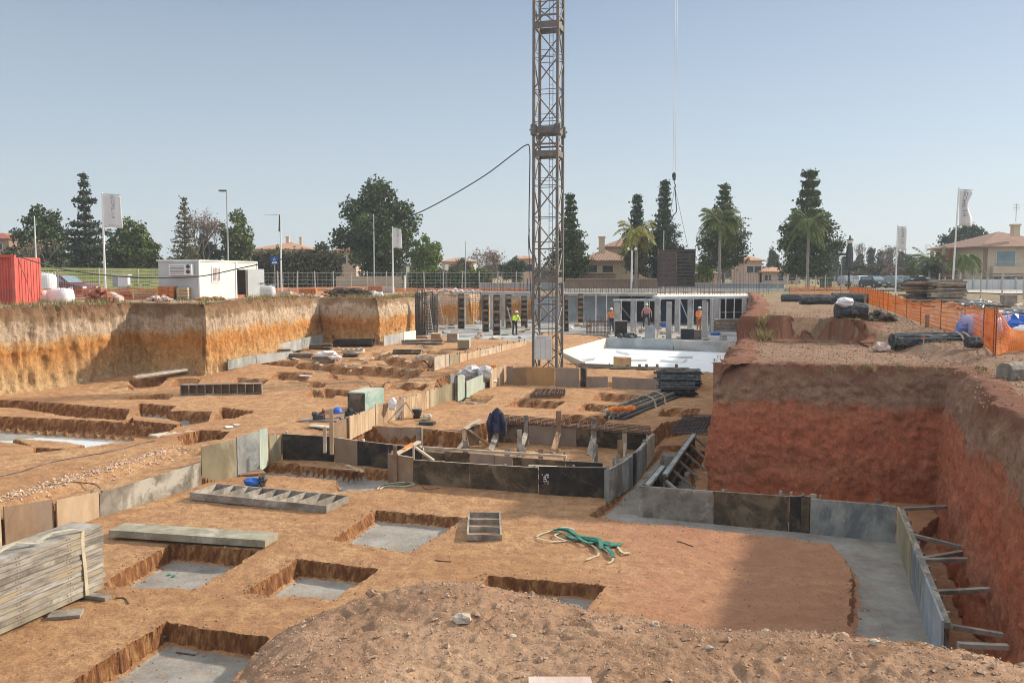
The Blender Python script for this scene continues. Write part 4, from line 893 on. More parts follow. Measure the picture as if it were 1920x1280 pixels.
# big stones on the foreground
for i, (px, py, r_, lb) in enumerate(((866, 1148, .034, 'largest pale rough stone on the foreground bank'), (1436, 1133, .02, 'pale flat stone at the lip above the central shadow'), (1228, 1140, .018, 'pale pebble near the middle of the foreground lip'),
        (1580, 1150, .022, 'pale stone on the lip just left of the grey channel'), (1330, 1205, .016, 'rounded pale stone on the right half of the foreground'), (555, 1272, .022, 'pale stone low on the left slope of the foreground'), (700, 1083, .03, 'dark clod heap on the lip above the middle left pit'), (962, 1172, .013, 'small cream stone right of the largest stone'), (1640, 1218, .016, 'whitish chip on the foreground below the grey channel'), (1090, 1150, .02, 'brown clod beside the front pit'))):
    p = G(px, py, 3.74)
    zz = fgz(p.x, p.y); mb = MB(); mb.blob((p.x, p.y, zz + r_ * .4), (r_ * 1.4, r_, r_ * .8), i + 3, 9, 6, .28); single(mb, 'stone', M['stone_pale' if 'clod' not in lb else 'clods'], (p.x, p.y, zz), lb, 'stone')
# green sling
def ribbon(mb, pts, wd, th=.012, mi=0):
    pts = spline([Vector(p) for p in pts], 4)
    for i in range(len(pts) - 1): mb.beam(pts[i], pts[i + 1], wd, th, mi)
r = root('lifting_sling', G(1090, 1010, 0), 'green lifting sling with frayed beige ends dropped on the floor in front of the shadow', 'sling')
def fl(lst, z=.03): return [G(x, y, z + .02 * math.sin(i * 1.9)) for i, (x, y) in enumerate(lst)]
mb = MB(); ribbon(mb, fl([(1038, 992), (1062, 994), (1085, 1006), (1112, 1012), (1132, 1018), (1150, 1022), (1164, 1018)], .06), .10, .02); ribbon(mb, fl([(1046, 990), (1066, 992), (1080, 1002), (1096, 1006), (1122, 1010), (1128, 1028)], .10), .08, .02); ribbon(mb, fl([(1062, 1002), (1078, 1010), (1100, 1010), (1118, 1018), (1140, 1016), (1156, 1023)], .05), .09, .02); ribbon(mb, fl([(1074, 998), (1098, 1016), (1116, 1016)], .07), .07, .015); part(mb, 'webbing', M['sling_green'], r)
for P_, w_ in ((fl([(1006, 1006), (1016, 1000), (1040, 994), (1052, 998), (1040, 1003), (1058, 1012), (1078, 1014)]), .04), (fl([(1006, 1008), (1030, 1014), (1060, 1014)]), .05), (fl([(1098, 1014), (1118, 1028), (1122, 1040), (1112, 1044), (1100, 1049)]), .04), (fl([(1128, 1026), (1142, 1036), (1150, 1048), (1140, 1056)]), .035), (fl([(1158, 1024), (1168, 1036), (1180, 1036), (1160, 1034)]), .05), (fl([(1040, 992), (1060, 988), (1076, 992)]), .05)): mb = MB(); ribbon(mb, P_, w_); part(mb, 'frayed_end', M['sling_beige'], r)
mb = MB(); ribbon(mb, fl([(1134, 1022), (1146, 1034), (1150, 1044)], .05), .08); part(mb, 'webbing', M['sling_green'], r)
# blue helmet and drill
def helmet(mb, c, r, mi=0):
    N = 10; V = []; rings = [(0, 1), (.35, .93), (.65, .76), (.9, .42)]
    for z, k in rings:
        for i in range(N): t = i * 2 * math.pi / N; V.append((c[0] + r * k * math.cos(t), c[1] + r * 1.12 * k * math.sin(t), c[2] + r * z))
    V.append((c[0], c[1], c[2] + r)); Fc = []
    for j in range(3):
        for i in range(N): Fc.append((j * N + i, j * N + (i + 1) % N, (j + 1) * N + (i + 1) % N, (j + 1) * N + i))
    Fc += [(3 * N + i, 3 * N + (i + 1) % N, 4 * N) for i in range(N)]
    mb.add(V, Fc, mi); mb.prism([(c[0] + r * 1.12 * math.cos(i * .628), c[1] - .15 * r + r * 1.28 * math.sin(i * .628)) for i in range(10)], c[2] - .01, c[2] + .012, mi)
p = G(633, 772, .85); mb = MB(); helmet(mb, (p.x, p.y, p.z), .17); single(mb, 'safety_helmet', M['plastic_blue'], tuple(p), 'blue hard hat on the heap beside the tall pine post', 'helmet', smooth=True)
p = G(474, 908, .05); mb = MB(); mb.blob((p.x, p.y, .12), (.22, .16, .12), 3, 8, 5, .2); single(mb, 'plastic_bag', M['plastic_blue'], tuple(p), 'crumpled blue bag behind the large ladder-shaped form', 'bag')
p = G(492, 908, .05); mb = MB(); mb.blob((p.x, p.y, .13), (.12, .12, .14), 5, 8, 5, .3); mb.beam((p.x - .1, p.y, .06), (p.x - .3, p.y - .1, .03), .06, .05); single(mb, 'drill', M['plastic_dark'], tuple(p), 'dark power drill lying next to the blue bag', 'drill')
p = G(598, 782, .72); mb = MB(); mb.box((p.x, p.y, p.z - .02), (.35, .25, .2)); mb.beam(p + Vector((0, 0, .1)), p + Vector((.2, 0, .2)), .05, .05); mb.blob((p.x - .15, p.y, p.z + .08), .1, 2); single(mb, 'circular_saw', M['dark_steel'], tuple(p), 'black circular saw standing on the taupe bench board', 'saw')
p = G(606, 782, .62); mb = MB(); mb.tube([p, p + Vector((0, 0, .22))], [.06, .05], 8); mb.tube([p + Vector((0, 0, .22)), p + Vector((0, 0, .3))], [.03, .02], 8); single(mb, 'red_can', M['plastic_red'], tuple(p), 'red can next to the black saw on the bench', 'can')
p = G(655, 777, .72); mb = MB(); mb.blob((p.x, p.y, p.z), (.18, .15, .2), 8, 8, 6, .35); mb.beam(p + Vector((.1, 0, .1)), p + Vector((.35, 0, -.1)), .05, .05); single(mb, 'tool_bag', M['plastic_dark'], tuple(p), 'dark tool bag slumped against the mint crate', 'bag')
p = G(736, 760, 1.05); mb = MB(); mb.blob((p.x, p.y, p.z + .05), (.16, .12, .2), 8, 8, 6, .25); single(mb, 'cement_sack', M['sack_white'], tuple(p), 'small white sack hung over the break in the pine boards', 'sack')
# mint crate
def crate(a, b, depth, h, z, mats, label, open_top=False):
    e = U(a, b); n = off_dir(a, b); L = (Vector((b.x, b.y, 0)) - Vector((a.x, a.y, 0))).length; r = root('box_form', (a.x, a.y, z), label, 'crate')
    A = Vector((a.x, a.y, z)); quad = [A, A + e * L, A + e * L + n * depth, A + n * depth]; t_ = .03
    for i in range(4):
        p, q = quad[i], quad[(i + 1) % 4]; m = off_dir(p, q); ctr = A + e * L / 2 + n * depth / 2; m = (ctr - (p + q) / 2); d_ = (q - p).normalized(); m = (m - d_ * m.dot(d_)).normalized()
        mb = MB(); s_ = t_ if i % 2 else 0; p2 = p + d_ * s_; q2 = q - d_ * s_; mb.hexa([p2, q2, q2 + m * t_, p2 + m * t_], [v + Vector((0, 0, h)) for v in (p2, q2, q2 + m * t_, p2 + m * t_)]); part(mb, 'side_board', M[mats[i]], r)
    mb = MB()
    if not open_top: mb.hexa([v + Vector((0, 0, h)) for v in quad], [v + Vector((0, 0, h + .04)) for v in quad]); part(mb, 'lid', M[mats[4]], r)
    return r
a = G(652, 773, .98); b = G(682, 772, .98)
crate(G(652, 772, .6), G(684, 774, .6), 1.35, .68, .58, ('timber_dark', 'ply_mint', 'ply_mint', 'ply_mint', 'ply_green'), 'large mint green crate with a dark brown end on the haul track')
# tipped green box form, small boxes at the back
crate(G(858, 655, 1.05), G(880, 655, 1.05), 1.6, .45, 1.1, ('ply_olive', 'ply_green', 'ply_green', 'ply_green', 'ply_green'), 'pale green box form with olive front on the far boards')
crate(G(808, 640, 1.05), G(826, 640, 1.05), 1.2, .5, 1.0, ('ply_rust', 'ply_pine', 'ply_rust', 'ply_rust', 'ply_pine'), 'small orange-brown crate with a pine side below the far slab')
crate(G(838, 640, 1.05), G(858, 640, 1.05), 1.0, .5, 1.0, ('ply_taupe', 'concrete_white', 'ply_taupe', 'ply_taupe', 'ply_taupe'), 'taupe crate with white end beside the orange-brown crate')
r = crate(G(1150, 690, .6), G(1168, 693, .6), .5, .55, .6, ('ply_rust', 'ply_rust', 'ply_rust', 'ply_pine', 'ply_pine'), 'upright rust-orange box against the front of the white basin')
crate(G(1211, 637, .9), G(1228, 637, .9), .5, .85, .9, ('concrete_blue', 'cream_board', 'concrete_blue', 'concrete_blue', 'concrete_blue'), 'upright blue-grey box with a cream side on the far slab')
# bucket with leaning sticks
p = G(782, 784, ZM); r = root('bucket', p, 'black builder\'s bucket below the pine boards', 'bucket')
mb = MB(); mb.tube([p + Vector((0, 0, z)) for z in (0, .12, .28, .30)], [.12, .14, .17, .18], 14); part(mb, 'body', M['plastic_dark'], r, True)
mb = MB(); mb.tube([p + Vector((.17 * math.cos(t), -.02, .30 + .1 * math.sin(t))) for t in [i * math.pi / 8 for i in range(9)]], .008, 5); part(mb, 'handle', M['galvanised'], r)
ln3(G(752, 787, ZM), G(759, 752, 1.0), .04, .03, 'timber_brown', 'stick', 'thin brown stick leaning on the pine boards left of the bucket', 'stick')
ln3(G(776, 778, ZM + .3), G(759, 751, 1.03), .03, .03, 'timber_brown', 'stick', 'thin stick slanting from the wall top to the bucket', 'stick')
slab_board(G(785, 797, ZM), G(812, 798, ZM), .3, .10, 'plastic_dark', 'trough', 'dark shallow trough lying right of the bucket', 'trough')
p = G(800, 788, ZM); mb = MB(); mb.blob((p.x, p.y, p.z + .1), (.2, .15, .12), 6, 8, 5, .35); single(mb, 'rag', M['sling_beige'], tuple(p), 'beige rag heaped against the dark trough', 'rag')
# jacket hung on a stake
p = G(931, 829, .1); zt = ZAT(931, 764, p); r = root('jacket', (p.x, p.y, zt - .95), 'dark navy jacket draped over a stake at the back of the box', 'jacket')
mb = MB(); N = 14
prof = [(0, .03), (.05, .10), (.14, .15), (.32, .19), (.52, .24), (.70, .27), (.80, .26)]
V = []; jr = random.Random(3)
for d_, rr_ in prof:
    for i in range(N):
        t = i * 2 * math.pi / N; k = 1 + .22 * math.sin(t * 4 + d_ * 3) * (d_ > .1) + jr.uniform(-.06, .06); V.append((p.x + .02 + rr_ * k * math.cos(t) * .95, p.y - .05 + rr_ * k * math.sin(t) * .6, zt - d_ + (.05 * math.sin(t * 3) if d_ > .6 else 0)))
Fc = [tuple(range(N))[::-1]]
for j in range(len(prof) - 1):
    for i in range(N): Fc.append((j * N + i, (j + 1) * N + i, (j + 1) * N + (i + 1) % N, j * N + (i + 1) % N))
mb.add(V, Fc); part(mb, 'jacket_body', M['cloth_navy'], r, True)
for s in (-1, 1):
    mb = MB(); mb.tube([(p.x + s * .15, p.y - .12, zt - .15), (p.x + s * .25, p.y - .16, zt - .45), (p.x + s * .22, p.y - .15, zt - .78 - .06 * s)], [.06, .07, .06], 8); part(mb, 'sleeve', M['cloth_navy'], r, True)
# reinforcement
def bars(mb, pts, r=.008): mb.tube(pts, r, 4, cap=False)
def mat_grid(corners, n1, n2, r_, jit, layers, label, name='rebar_mat', mt='rebar', hh=.05):
    a, b, c_, d = corners; mb = MB(); q = random.Random(len(label))
    for L in range(layers):
        z = Vector((0, 0, L * hh))
        for i in range(n1 + 1):
            f = i / n1 + q.uniform(-jit, jit); bars(mb, [a.lerp(b, f) + z, d.lerp(c_, f + q.uniform(-jit, jit)) + z + Vector((0, 0, q.uniform(-.01, .03)))], r_)
        for i in range(n2 + 1):
            f = i / n2 + q.uniform(-jit, jit); bars(mb, [a.lerp(d, f) + z, b.lerp(c_, f) + z], r_)
    return single(mb, name, M[mt], tuple(a), label, 'reinforcement')
mat_grid([G(948, 792, .62), G(1222, 816, .62), G(1222, 812, .66) + Vector((.1, .9, 0)), G(945, 786, .66) + Vector((0, .6, 0))], 34, 5, .012, .02, 2, 'long rusty reinforcement mat lying along the back edge of the central box')
mat_grid([G(993, 744, .58), G(1058, 743, .58), G(1060, 734, .58), G(1003, 733, .58)], 14, 8, .012, .03, 3, 'small square rusty reinforcement mat on the middle earth platform')
mat_grid([G(1255, 812, .58), G(1330, 815, .62), G(1345, 782, .62), G(1285, 780, .7)], 11, 7, .014, .01, 2, 'dark reinforcement grid sloping beside the red earth block', mt='dark_steel')
# tied bundle of long steel forms
r = root('steel_bundle', G(1150, 788, ZM), 'long bundle of tied dark steel forms lying diagonally on the middle platform', 'bundle')
a, b = G(1150, 786, ZM), G(1262, 741, ZM); e = U(a, b); n = Vector((e.y, -e.x, 0)); Lb = (b - a).length; q = random.Random(8)
for k in range(9):
    o = a + n * (-.3 + .16 * (k % 4)) + Vector((0, 0, .05 + .11 * (k // 4))) + e * q.uniform(-.1, .35); mb = MB()
    mb.beam(o, o + e * (Lb + q.uniform(-.4, .2)), .07, .09); part(mb, 'rail', M['timber_grey' if k % 3 else 'timber_dark'], r)
mb = MB(); o = a - n * .35 + Vector((0, 0, .02)); mb.hexa([o, o + e * Lb, o + e * Lb + n * .75, o + n * .75], [v + Vector((0, 0, .05)) for v in (o, o + e * Lb, o + e * Lb + n * .75, o + n * .75)]); part(mb, 'tray', M['dark_steel'], r)
for f in (.45, .62):
    mb = MB(); c = a + e * Lb * f; ribbon(mb, [c - n * .42 + Vector((0, 0, 0.02)), c - n * .36 + Vector((0, 0, .4)), c + n * .1 + Vector((0, 0, .46)), c + n * .42 + Vector((0, 0, .3)), c + n * .5 + Vector((0, 0, 0.03)), c + n * .75 - e * .2 + Vector((0, 0, .02))], .07, .02); part(mb, 'sling', M['sling_beige'], r)
p = G(1168, 768, .85); mb = MB(); q = random.Random(2)
for k in range(6): mb.blob((p.x - .35 + .14 * k, p.y + .05 * k, p.z + .02), (.13, .1, .09), k, 7, 5, .3)
single(mb, 'orange_bag', M['net_orange'], (p.x, p.y, .6), 'crumpled orange plastic lying on the steel bundle', 'bag')
# black reinforcement bundles beside the block
for i, (x0, x1, y, z, rr_, lb) in enumerate(((1238, 1290, 742, .5, .34, 'lower black bundle of mesh at the corner of the red block'), (1232, 1300, 726, .55, .36, 'upper black bundle of mesh behind the steel forms'))):
    a, b = G(x0, y, z), G(x1 + 12, y + 1, z); mb = MB(); q = random.Random(i)
    for k in range(46):
        th_ = q.random() * 6.28; R_ = rr_ * (.5 + .5 * q.random() ** .5); oy = R_ * math.cos(th_); oz = rr_ + R_ * math.sin(th_)
        mb.tube([a + Vector((q.uniform(-.15, .1), oy, oz)), a.lerp(b, .5) + Vector((0, oy + q.uniform(-.05, .05), oz + q.uniform(-.05, .03))), b + Vector((q.uniform(-.1, .15), oy, oz))], .025, 4)
    mb.tube([a + Vector((0, 0, rr_)), b + Vector((0, 0, rr_))], rr_ * .8, 10)
    single(mb, 'mesh_roll', M['black_mesh'], tuple(a), lb, 'bundle')
# plastic heap on the wall, red bag, green rope, hoses
p = G(888, 712, .8); mb = MB(); q = random.Random(12)
for k in range(9): mb.blob((p.x + q.uniform(-.55, .6), p.y + q.uniform(-.3, .6), p.z + q.uniform(.1, .4)), (q.uniform(.3, .5), .4, q.uniform(.2, .34)), k, 9, 6, .3)
single(mb, 'plastic_heap', M['cloth_grey'], (p.x, p.y, .9), 'heap wrapped in torn grey-white plastic sheet behind the pale green board', 'plastic heap')
p = G(838, 735, .8); mb = MB()
for k in range(4): mb.blob((p.x - .1 + .07 * k, p.y, p.z - .1 + .12 * math.sin(k)), (.09, .08, .2), k, 7, 6, .25)
single(mb, 'red_cloth', M['plastic_red'], tuple(p), 'red cloth hanging on the pine boards left of the plastic heap', 'cloth')
slab_board(G(856, 722, 1.0), G(869, 740, .6), .10, .05, 'timber_pale', 'board', 'pale plank slanting down off the plastic heap')
p = G(865, 747, .5); mb = MB(); ribbon(mb, [G(862, 712, 1.05), G(866, 722, .95), G(864, 733, .75), G(868, 744, .5), G(880, 746, .5)], .12, .03); single(mb, 'green_strap', M['sling_green'], tuple(p), 'green strap trailing down beside the pale green board', 'strap')
p = G(925, 695, .95); mb = MB(); mb.box((p.x, p.y - .05, p.z + .05), (.22, .05, .4)); single(mb, 'orange_tag', M['net_orange'], tuple(p), 'orange tag fixed to the fresh upright pine planks', 'tag')
p = G(848, 722, .8); ln3(p, p + Vector((0, 0, .45)), .14, .03, 'white_sheet', 'marker_board', 'small white upright marker left of the plastic heap', 'marker', up=(0, 1, 0))
def hose(pts, z, r_, mt, label, name='cable', cat='cable'):
    P = [G(x, y, z if not hasattr(z, '__len__') else z[i]) for i, (x, y) in enumerate(pts)]; Q = []
    for i in range(len(P) - 1):
        for k in range(4):
            t = k / 4; p0 = P[max(i - 1, 0)]; p1 = P[i]; p2 = P[i + 1]; p3 = P[min(i + 2, len(P) - 1)]
            Q.append(.5 * ((2 * p1) + (-p0 + p2) * t + (2 * p0 - 5 * p1 + 4 * p2 - p3) * t * t + (-p0 + 3 * p1 - 3 * p2 + p3) * t ** 3))
    Q.append(P[-1])
    for v in Q: v.z = max(v.z, zfloor(v.x, v.y) + r_)
    mb = MB(); mb.tube(Q, r_, 5); return single(mb, name, M[mt], tuple(P[0]), label, cat)
hose([(-20, 902), (40, 888), (95, 871), (160, 860), (220, 848), (290, 830)], .5, .012, 'dark_steel', 'thin dark cable lying along the haul track at the left')
hose([(60, 918), (110, 911), (150, 905), (178, 908), (188, 916)], .5, .012, 'dark_steel', 'thin curved hose end behind the grey shuttering board')
hose([(707, 918), (716, 909), (735, 906), (760, 904), (778, 908), (756, 912), (730, 911), (712, 917)], .02, .02, 'sling_beige', 'loose coil of beige rope at the foot of the brown end board', 'rope', 'rope')
hose([(720, 908), (740, 910), (765, 906), (774, 903)], .02, .02, 'sling_green', 'short green rope lying in the beige coil', 'rope', 'rope')
hose([(790, 909), (800, 917), (825, 915)], .01, .01, 'rebar', 'bent rusty rod on the floor before the mottled shuttering', 'rod', 'rod')
hose([(217, 1120), (234, 1122), (241, 1131)], .01, .012, 'rebar', 'small bent rusty rod on the floor right of the board stack', 'rod', 'rod')
hose([(815, 1050), (846, 1053)], .01, .01, 'rebar', 'straight rusty rod on the open floor below the small form', 'rod', 'rod')
hose([(330, 1222), (366, 1227)], -.32, .012, 'rebar', 'rusty rod lying on the concrete of the nearest left pit', 'rod', 'rod')
hose([(1270, 1015), (1300, 1024)], .01, .01, 'rebar', 'thin rod in the shade before the long dark shuttering', 'rod', 'rod')
for i, (px, py) in enumerate(((318, 1077), (326, 1080))):
    p = G(px, py, -.33); mb = MB(); mb.blob((p.x, p.y, p.z + .01), (.04, .05, .012), i); single(mb, 'paint_spot', M['sling_green'], tuple(p), 'green paint spot on the concrete of the first left pit', 'paint mark', 'green paint spots')
# planks and panels piled under the far bank and among the trenches
q = random.Random(31)
def pile(x0, x1, y, z, n, mt, label, group, dz=.09, wd=.5, sp=.35, pw=.28):
    for k in range(n):
        a = G(x0 + q.uniform(-3, 3), y, z); b = G(x1 + q.uniform(-3, 3), y + q.uniform(-1.0, 1.0), z); a.z = b.z = z + dz * (k // 2); s = (k % 2) * sp + q.uniform(-.05, .05)
        slab_board(a + Vector((0, s, 0)), b + Vector((0, s, 0)), pw, dz * .85, mt if not hasattr(mt, 'append') else q.choice(mt), 'plank', label + ', ' + ORD[k // 2] + (' up, rear' if k % 2 else ' up, front'), 'plank', group)
pile(626, 700, 650, 1.0, 10, 'ply_black', 'dark plank in the tall pile under the shaded far bank', 'dark planks under the far bank')
pile(625, 705, 642, 1.0, 8, 'timber_dark', 'grey-black plank in the rear pile under the shaded far bank', 'rear planks under the far bank', .12)
pile(580, 618, 655, 1.0, 6, 'timber_dark', 'dark plank in the low pile left of the tall dark pile', 'low dark planks')
pile(585, 628, 681, 1.0, 8, ['timber_grey', 'timber_brown', 'timber_dark'], 'weathered plank in the untidy heap among the far trenches', 'untidy plank heap')
pile(645, 668, 669, 1.0, 4, 'timber_dark', 'dark plank in the small stack right of the untidy heap', 'small dark stack')
pile(755, 830, 646, 1.0, 6, ['timber_dark', 'timber_grey'], 'plank in the flat pile before the small crates', 'flat pile before the crates')
pile(490, 545, 664, 1.0, 5, ['timber_dark', 'timber_grey'], 'plank lying at the foot of the lit left bank', 'planks under the lit bank')
pile(540, 585, 672, 1.0, 5, ['timber_dark', 'ply_taupe'], 'dark plank lying left of the untidy heap', 'planks left of the untidy heap')
pile(735, 790, 664, 1.0, 5, ['timber_grey', 'ply_pine', 'timber_dark'], 'mixed plank lying before the flat pile', 'mixed planks before the flat pile')
pile(760, 800, 634, 1.0, 4, ['timber_grey', 'timber_pale'], 'plank lying below the reinforcement cages', 'planks below the cages')
for i in range(44):
    x = q.uniform(545, 860) if i > 15 else q.uniform(585, 690); y = q.uniform(648, 700); a = G(x, y, 1.02); b = G(x + q.uniform(-22, 22), y + q.uniform(-4, 4), 1.05)
    slab_board(a, b, .12, .05, q.choice(['timber_pale', 'timber_grey', 'ply_pine']), 'loose_plank', 'loose plank scattered among the far trenches', 'plank', 'loose planks among the far trenches', lift=.02)
for i, (px, py, s) in enumerate(((612, 664, .5), (628, 670, .3))):
    p = G(px, py, 1.3); mb = MB(); mb.blob(tuple(p), (s, s * .7, s * .35), i, 9, 6, .3); single(mb, 'sheet_bundle', M['sack_white'], (p.x, p.y, 1.1), ('larger', 'smaller')[i] + ' white bundle lying on the untidy plank heap', 'bundle')
# timbers in the dark trench before the basin
for i in range(9):
    a = G(1112 + q.uniform(-8, 30), 700 + i * .9, .5); b = G(1280 + q.uniform(-30, 20), 704 + i * .8, .5); a.z = b.z = .75 + q.uniform(-.1, .15)
    slab_board(a, b, .09, .08, q.choice(['timber_dark', 'dark_steel', 'timber_grey']), 'rail', 'long dark rail lying in the trench before the white basin', 'rail', 'rails before the white basin')
for i, px in enumerate((1176, 1199, 1212, 1232, 1268)):
    p = G(px, 700, .6); ln3(p, p + Vector((0, 0, .45)), .13, .06, 'ply_taupe' if i % 2 else 'timber_brown', 'peg', 'stubby peg along the front of the white basin', 'peg', 'pegs before the white basin', up=(0, 1, 0))
# ------------------------------------------------------------------ cast slab, basin and the columns at the far end
SZ = .9
def sheet(name, pts, z0, z1, mt): mb = MB(); mb.prism([(p.x, p.y) for p in pts], z0, z1); o = make_obj(name, mb.v, mb.f, M[mt]); tag(o, kind='structure'); return o
fr = [G(795, 632, SZ), G(1003, 641, SZ), G(1010, 622, SZ), G(1140, 628, SZ), G(1150, 640, SZ), G(1346, 646, SZ), G(1432, 634, SZ)]
bk = [Vector((fr[-1].x + 4.5, BACK_Y - .6, 0)), Vector((LB[-1].x - 9.5, BACK_Y - .6, 0))]
sheet('cast_slab', fr + bk, .62, SZ, 'slab_grey')
mb = MB()
for p, q in ((fr[0], fr[1]), (fr[4], fr[5])): mb.beam(Vector((p.x, p.y - .04, .62)), Vector((q.x, q.y - .04, .62)), .05, .5)
single(mb, 'slab_edge_form', M['ply_black'], fr[0], 'black edging boards along the front of the cast white slab', 'slab edging')
BF = [G(1092, 697, .5), G(1056, 678, .5), G(1137, 652, .5), G(1345, 660, .5), G(1420, 664, .5), G(1330, 704, .5)]
o = sheet('basin_floor', BF, .44, .5, 'white_sheet')
r = root('basin_wall', BF[1], 'cream-white side wall and grey back wall of the white-lined basin', 'basin wall')
for p, q, h, mt, nm in ((BF[0], BF[1], .50, 'cream_board', 'side_wall'), (BF[1], BF[2], .62, 'cream_board', 'side_wall'), (BF[2], G(1262, 656, .5), .66, 'concrete_blue', 'back_wall'), (G(1263, 656, .5), BF[4], .62, 'concrete', 'back_wall')):
    a, b = Vector((p.x, p.y, .3)), Vector((q.x, q.y, .3)); n = off_dir(a, b); mb = MB(); mb.hexa([a, b, b + n * .14, a + n * .14], [v + Vector((0, 0, h + .2)) for v in (a, b, b + n * .14, a + n * .14)]); part(mb, nm, M[mt], r)
for i, (pts, lb) in enumerate((([((1155, 660), (1190, 661), (1196, 665), (1180, 666))], 'L-shaped white upstand at the back of the basin'), ([((1170, 674), (1215, 673), (1212, 677), (1165, 678))], 'grey shallow recess left of the middle of the basin'), ([((1255, 668), (1300, 668), (1298, 672), (1250, 671))], 'grey shallow recess near the back right of the basin'), ([((1245, 674), (1288, 676), (1280, 681), (1240, 678))], 'crumpled white fold of sheeting in the basin'), ([((1085, 675), (1118, 670), (1112, 676), (1080, 680))], 'grey wedge-shaped recess near the left wall of the basin'))):
    P = [G(x, y, .5) for x, y in pts[0]]; mb = MB(); mb.prism([(p.x, p.y) for p in P], .5, .62 if 'white' in lb else .506); single(mb, 'basin_recess' if 'recess' in lb else 'sheet_fold', M['white_sheet' if 'white' in lb else 'concrete'], P[0], lb, 'recess' if 'recess' in lb else 'sheeting fold')

def shuttered_column(x0, x1, ty, by, label, z=SZ, mt='timber_brown'):
    p = G((x0 + x1) / 2, by, z); D_ = p.y; wd = (x1 - x0) * D_ / FPX; h = ZAT((x0 + x1) / 2, ty, p) - z
    r = root('shuttered_column', p, label, 'column'); mb = MB(); mb.box((p.x, p.y + wd / 2, z + h / 2), (wd * .8, wd * .9, h)); part(mb, 'core', M['ply_black'], r)
    k = int(h / .42)
    for i in range(k): 
        mb = MB(); zz = z + h * (i + .5) / k; mb.box((p.x, p.y - .02, zz), (wd * .95, .10, .16 + .06 * (i % 3))); part(mb, 'yoke', M[('timber_dark', 'ply_brown', 'timber_dark', mt)[i % 4]], r)
    for s in (-1, 1):
        mb = MB(); mb.beam((p.x + s * wd * .47, p.y - .06, z), (p.x + s * wd * .47, p.y - .06, z + h), .06, .12, up=(0, 1, 0)); part(mb, 'upright', M['timber_dark' if s < 0 else 'timber_grey'], r)
for a in ((859, 871, 551, 616, 'leftmost shuttered column, standing clear in front of the shaded earth'), (905, 917, 553, 622, 'second shuttered column from the left, with a long pale batten'), (925, 938, 553, 628, 'tallest and nearest shuttered column left of the crane'),
          (948, 960, 552, 616, 'shuttered column with a leaning plank, left of the worker in lime'), (977, 989, 555, 614, 'shuttered column right of the worker in lime'), (1058, 1066, 553, 621, 'narrow shuttered column just right of the crane'), (1083, 1094, 551, 610, 'shuttered column standing before the grey retaining wall')): shuttered_column(*a)
def pier(x0, x1, ty, by, mt, name, label, cat, group=None, z=SZ, depth=.35):
    p = G((x0 + x1) / 2, by, z); wd = (x1 - x0) * p.y / FPX; zt = ZAT((x0 + x1) / 2, ty, p)
    mb = MB(); mb.box((p.x, p.y + depth / 2, (z + zt) / 2), (wd, depth, zt - z)); return single(mb, name, M[mt], tuple(p), label, cat, group)
for i, (x0, x1, ty, by) in enumerate(((919, 924, 553, 616), (1152, 1162, 567, 626), (1183, 1190, 560, 622), (1208, 1215, 560, 612), (1228, 1236, 560, 615), (1250, 1259, 566, 636), (1266, 1274, 560, 622), (1290, 1297, 560, 616), (1317, 1325, 563, 633), (1332, 1339, 560, 622), (1341, 1347, 560, 620), (1392, 1399, 560, 616), (940, 946, 552, 612))):
    pier(x0, x1, ty, by, 'concrete', 'concrete_column', ('plain grey concrete column standing among the props of the unfinished basement', 'nearest plain concrete column, at the back edge of the white basin')[i == 5], 'column', None if i == 5 else 'plain concrete columns')
for pi_, (x, ty, by) in enumerate(sorted(((1117, 552, 613), (1137, 552, 612), (1164, 562, 627), (1192, 562, 623), (1217, 560, 610), (1237, 560, 612), (1274, 560, 626), (1299, 560, 612), (1326, 566, 632), (1335, 560, 622), (1349, 562, 618), (1033, 555, 606), (872, 552, 612), (1360, 560, 616), (1376, 560, 616)))):
    p = G(x, by, SZ); zt = ZAT(x, ty, p); r = root('steel_prop', p, 'slender pale steel prop, ' + ORD[pi_] + ' from the left among those under the basement ceiling', 'prop', 'steel props in the basement')
    mb = MB(); mb.tube([p, p + Vector((0, 0, (zt - SZ) * .6))], .055, 6); part(mb, 'outer_tube', M['prop_steel'], r); mb = MB(); mb.tube([p + Vector((0, 0, (zt - SZ) * .6)), Vector((p.x, p.y, zt))], .04, 6); part(mb, 'inner_tube', M['prop_steel'], r)
    mb = MB(); mb.box((p.x, p.y, SZ + .01), (.16, .16, .02)); part(mb, 'foot_plate', M['galvanised'], r)
for i, (x0, y0, x1, y1) in enumerate(((1162, 571, 1188, 604), (1275, 562, 1296, 613), (951, 575, 962, 617), (1238, 588, 1232, 632))):
    b = G(x1, y1, SZ); a = D(x0, y0, b.y + .1); ln3(a, b, .09, .06, ('galvanised', 'prop_steel', 'timber_pale', 'timber_pale')[i], 'raking_prop', ('raking steel prop left of the worker in pink', 'long raking steel prop left of the right-hand worker in orange', 'pine plank leaning on a shuttered column beside the lime worker', 'pale plank leaning on the blue-grey box')[i], 'prop')
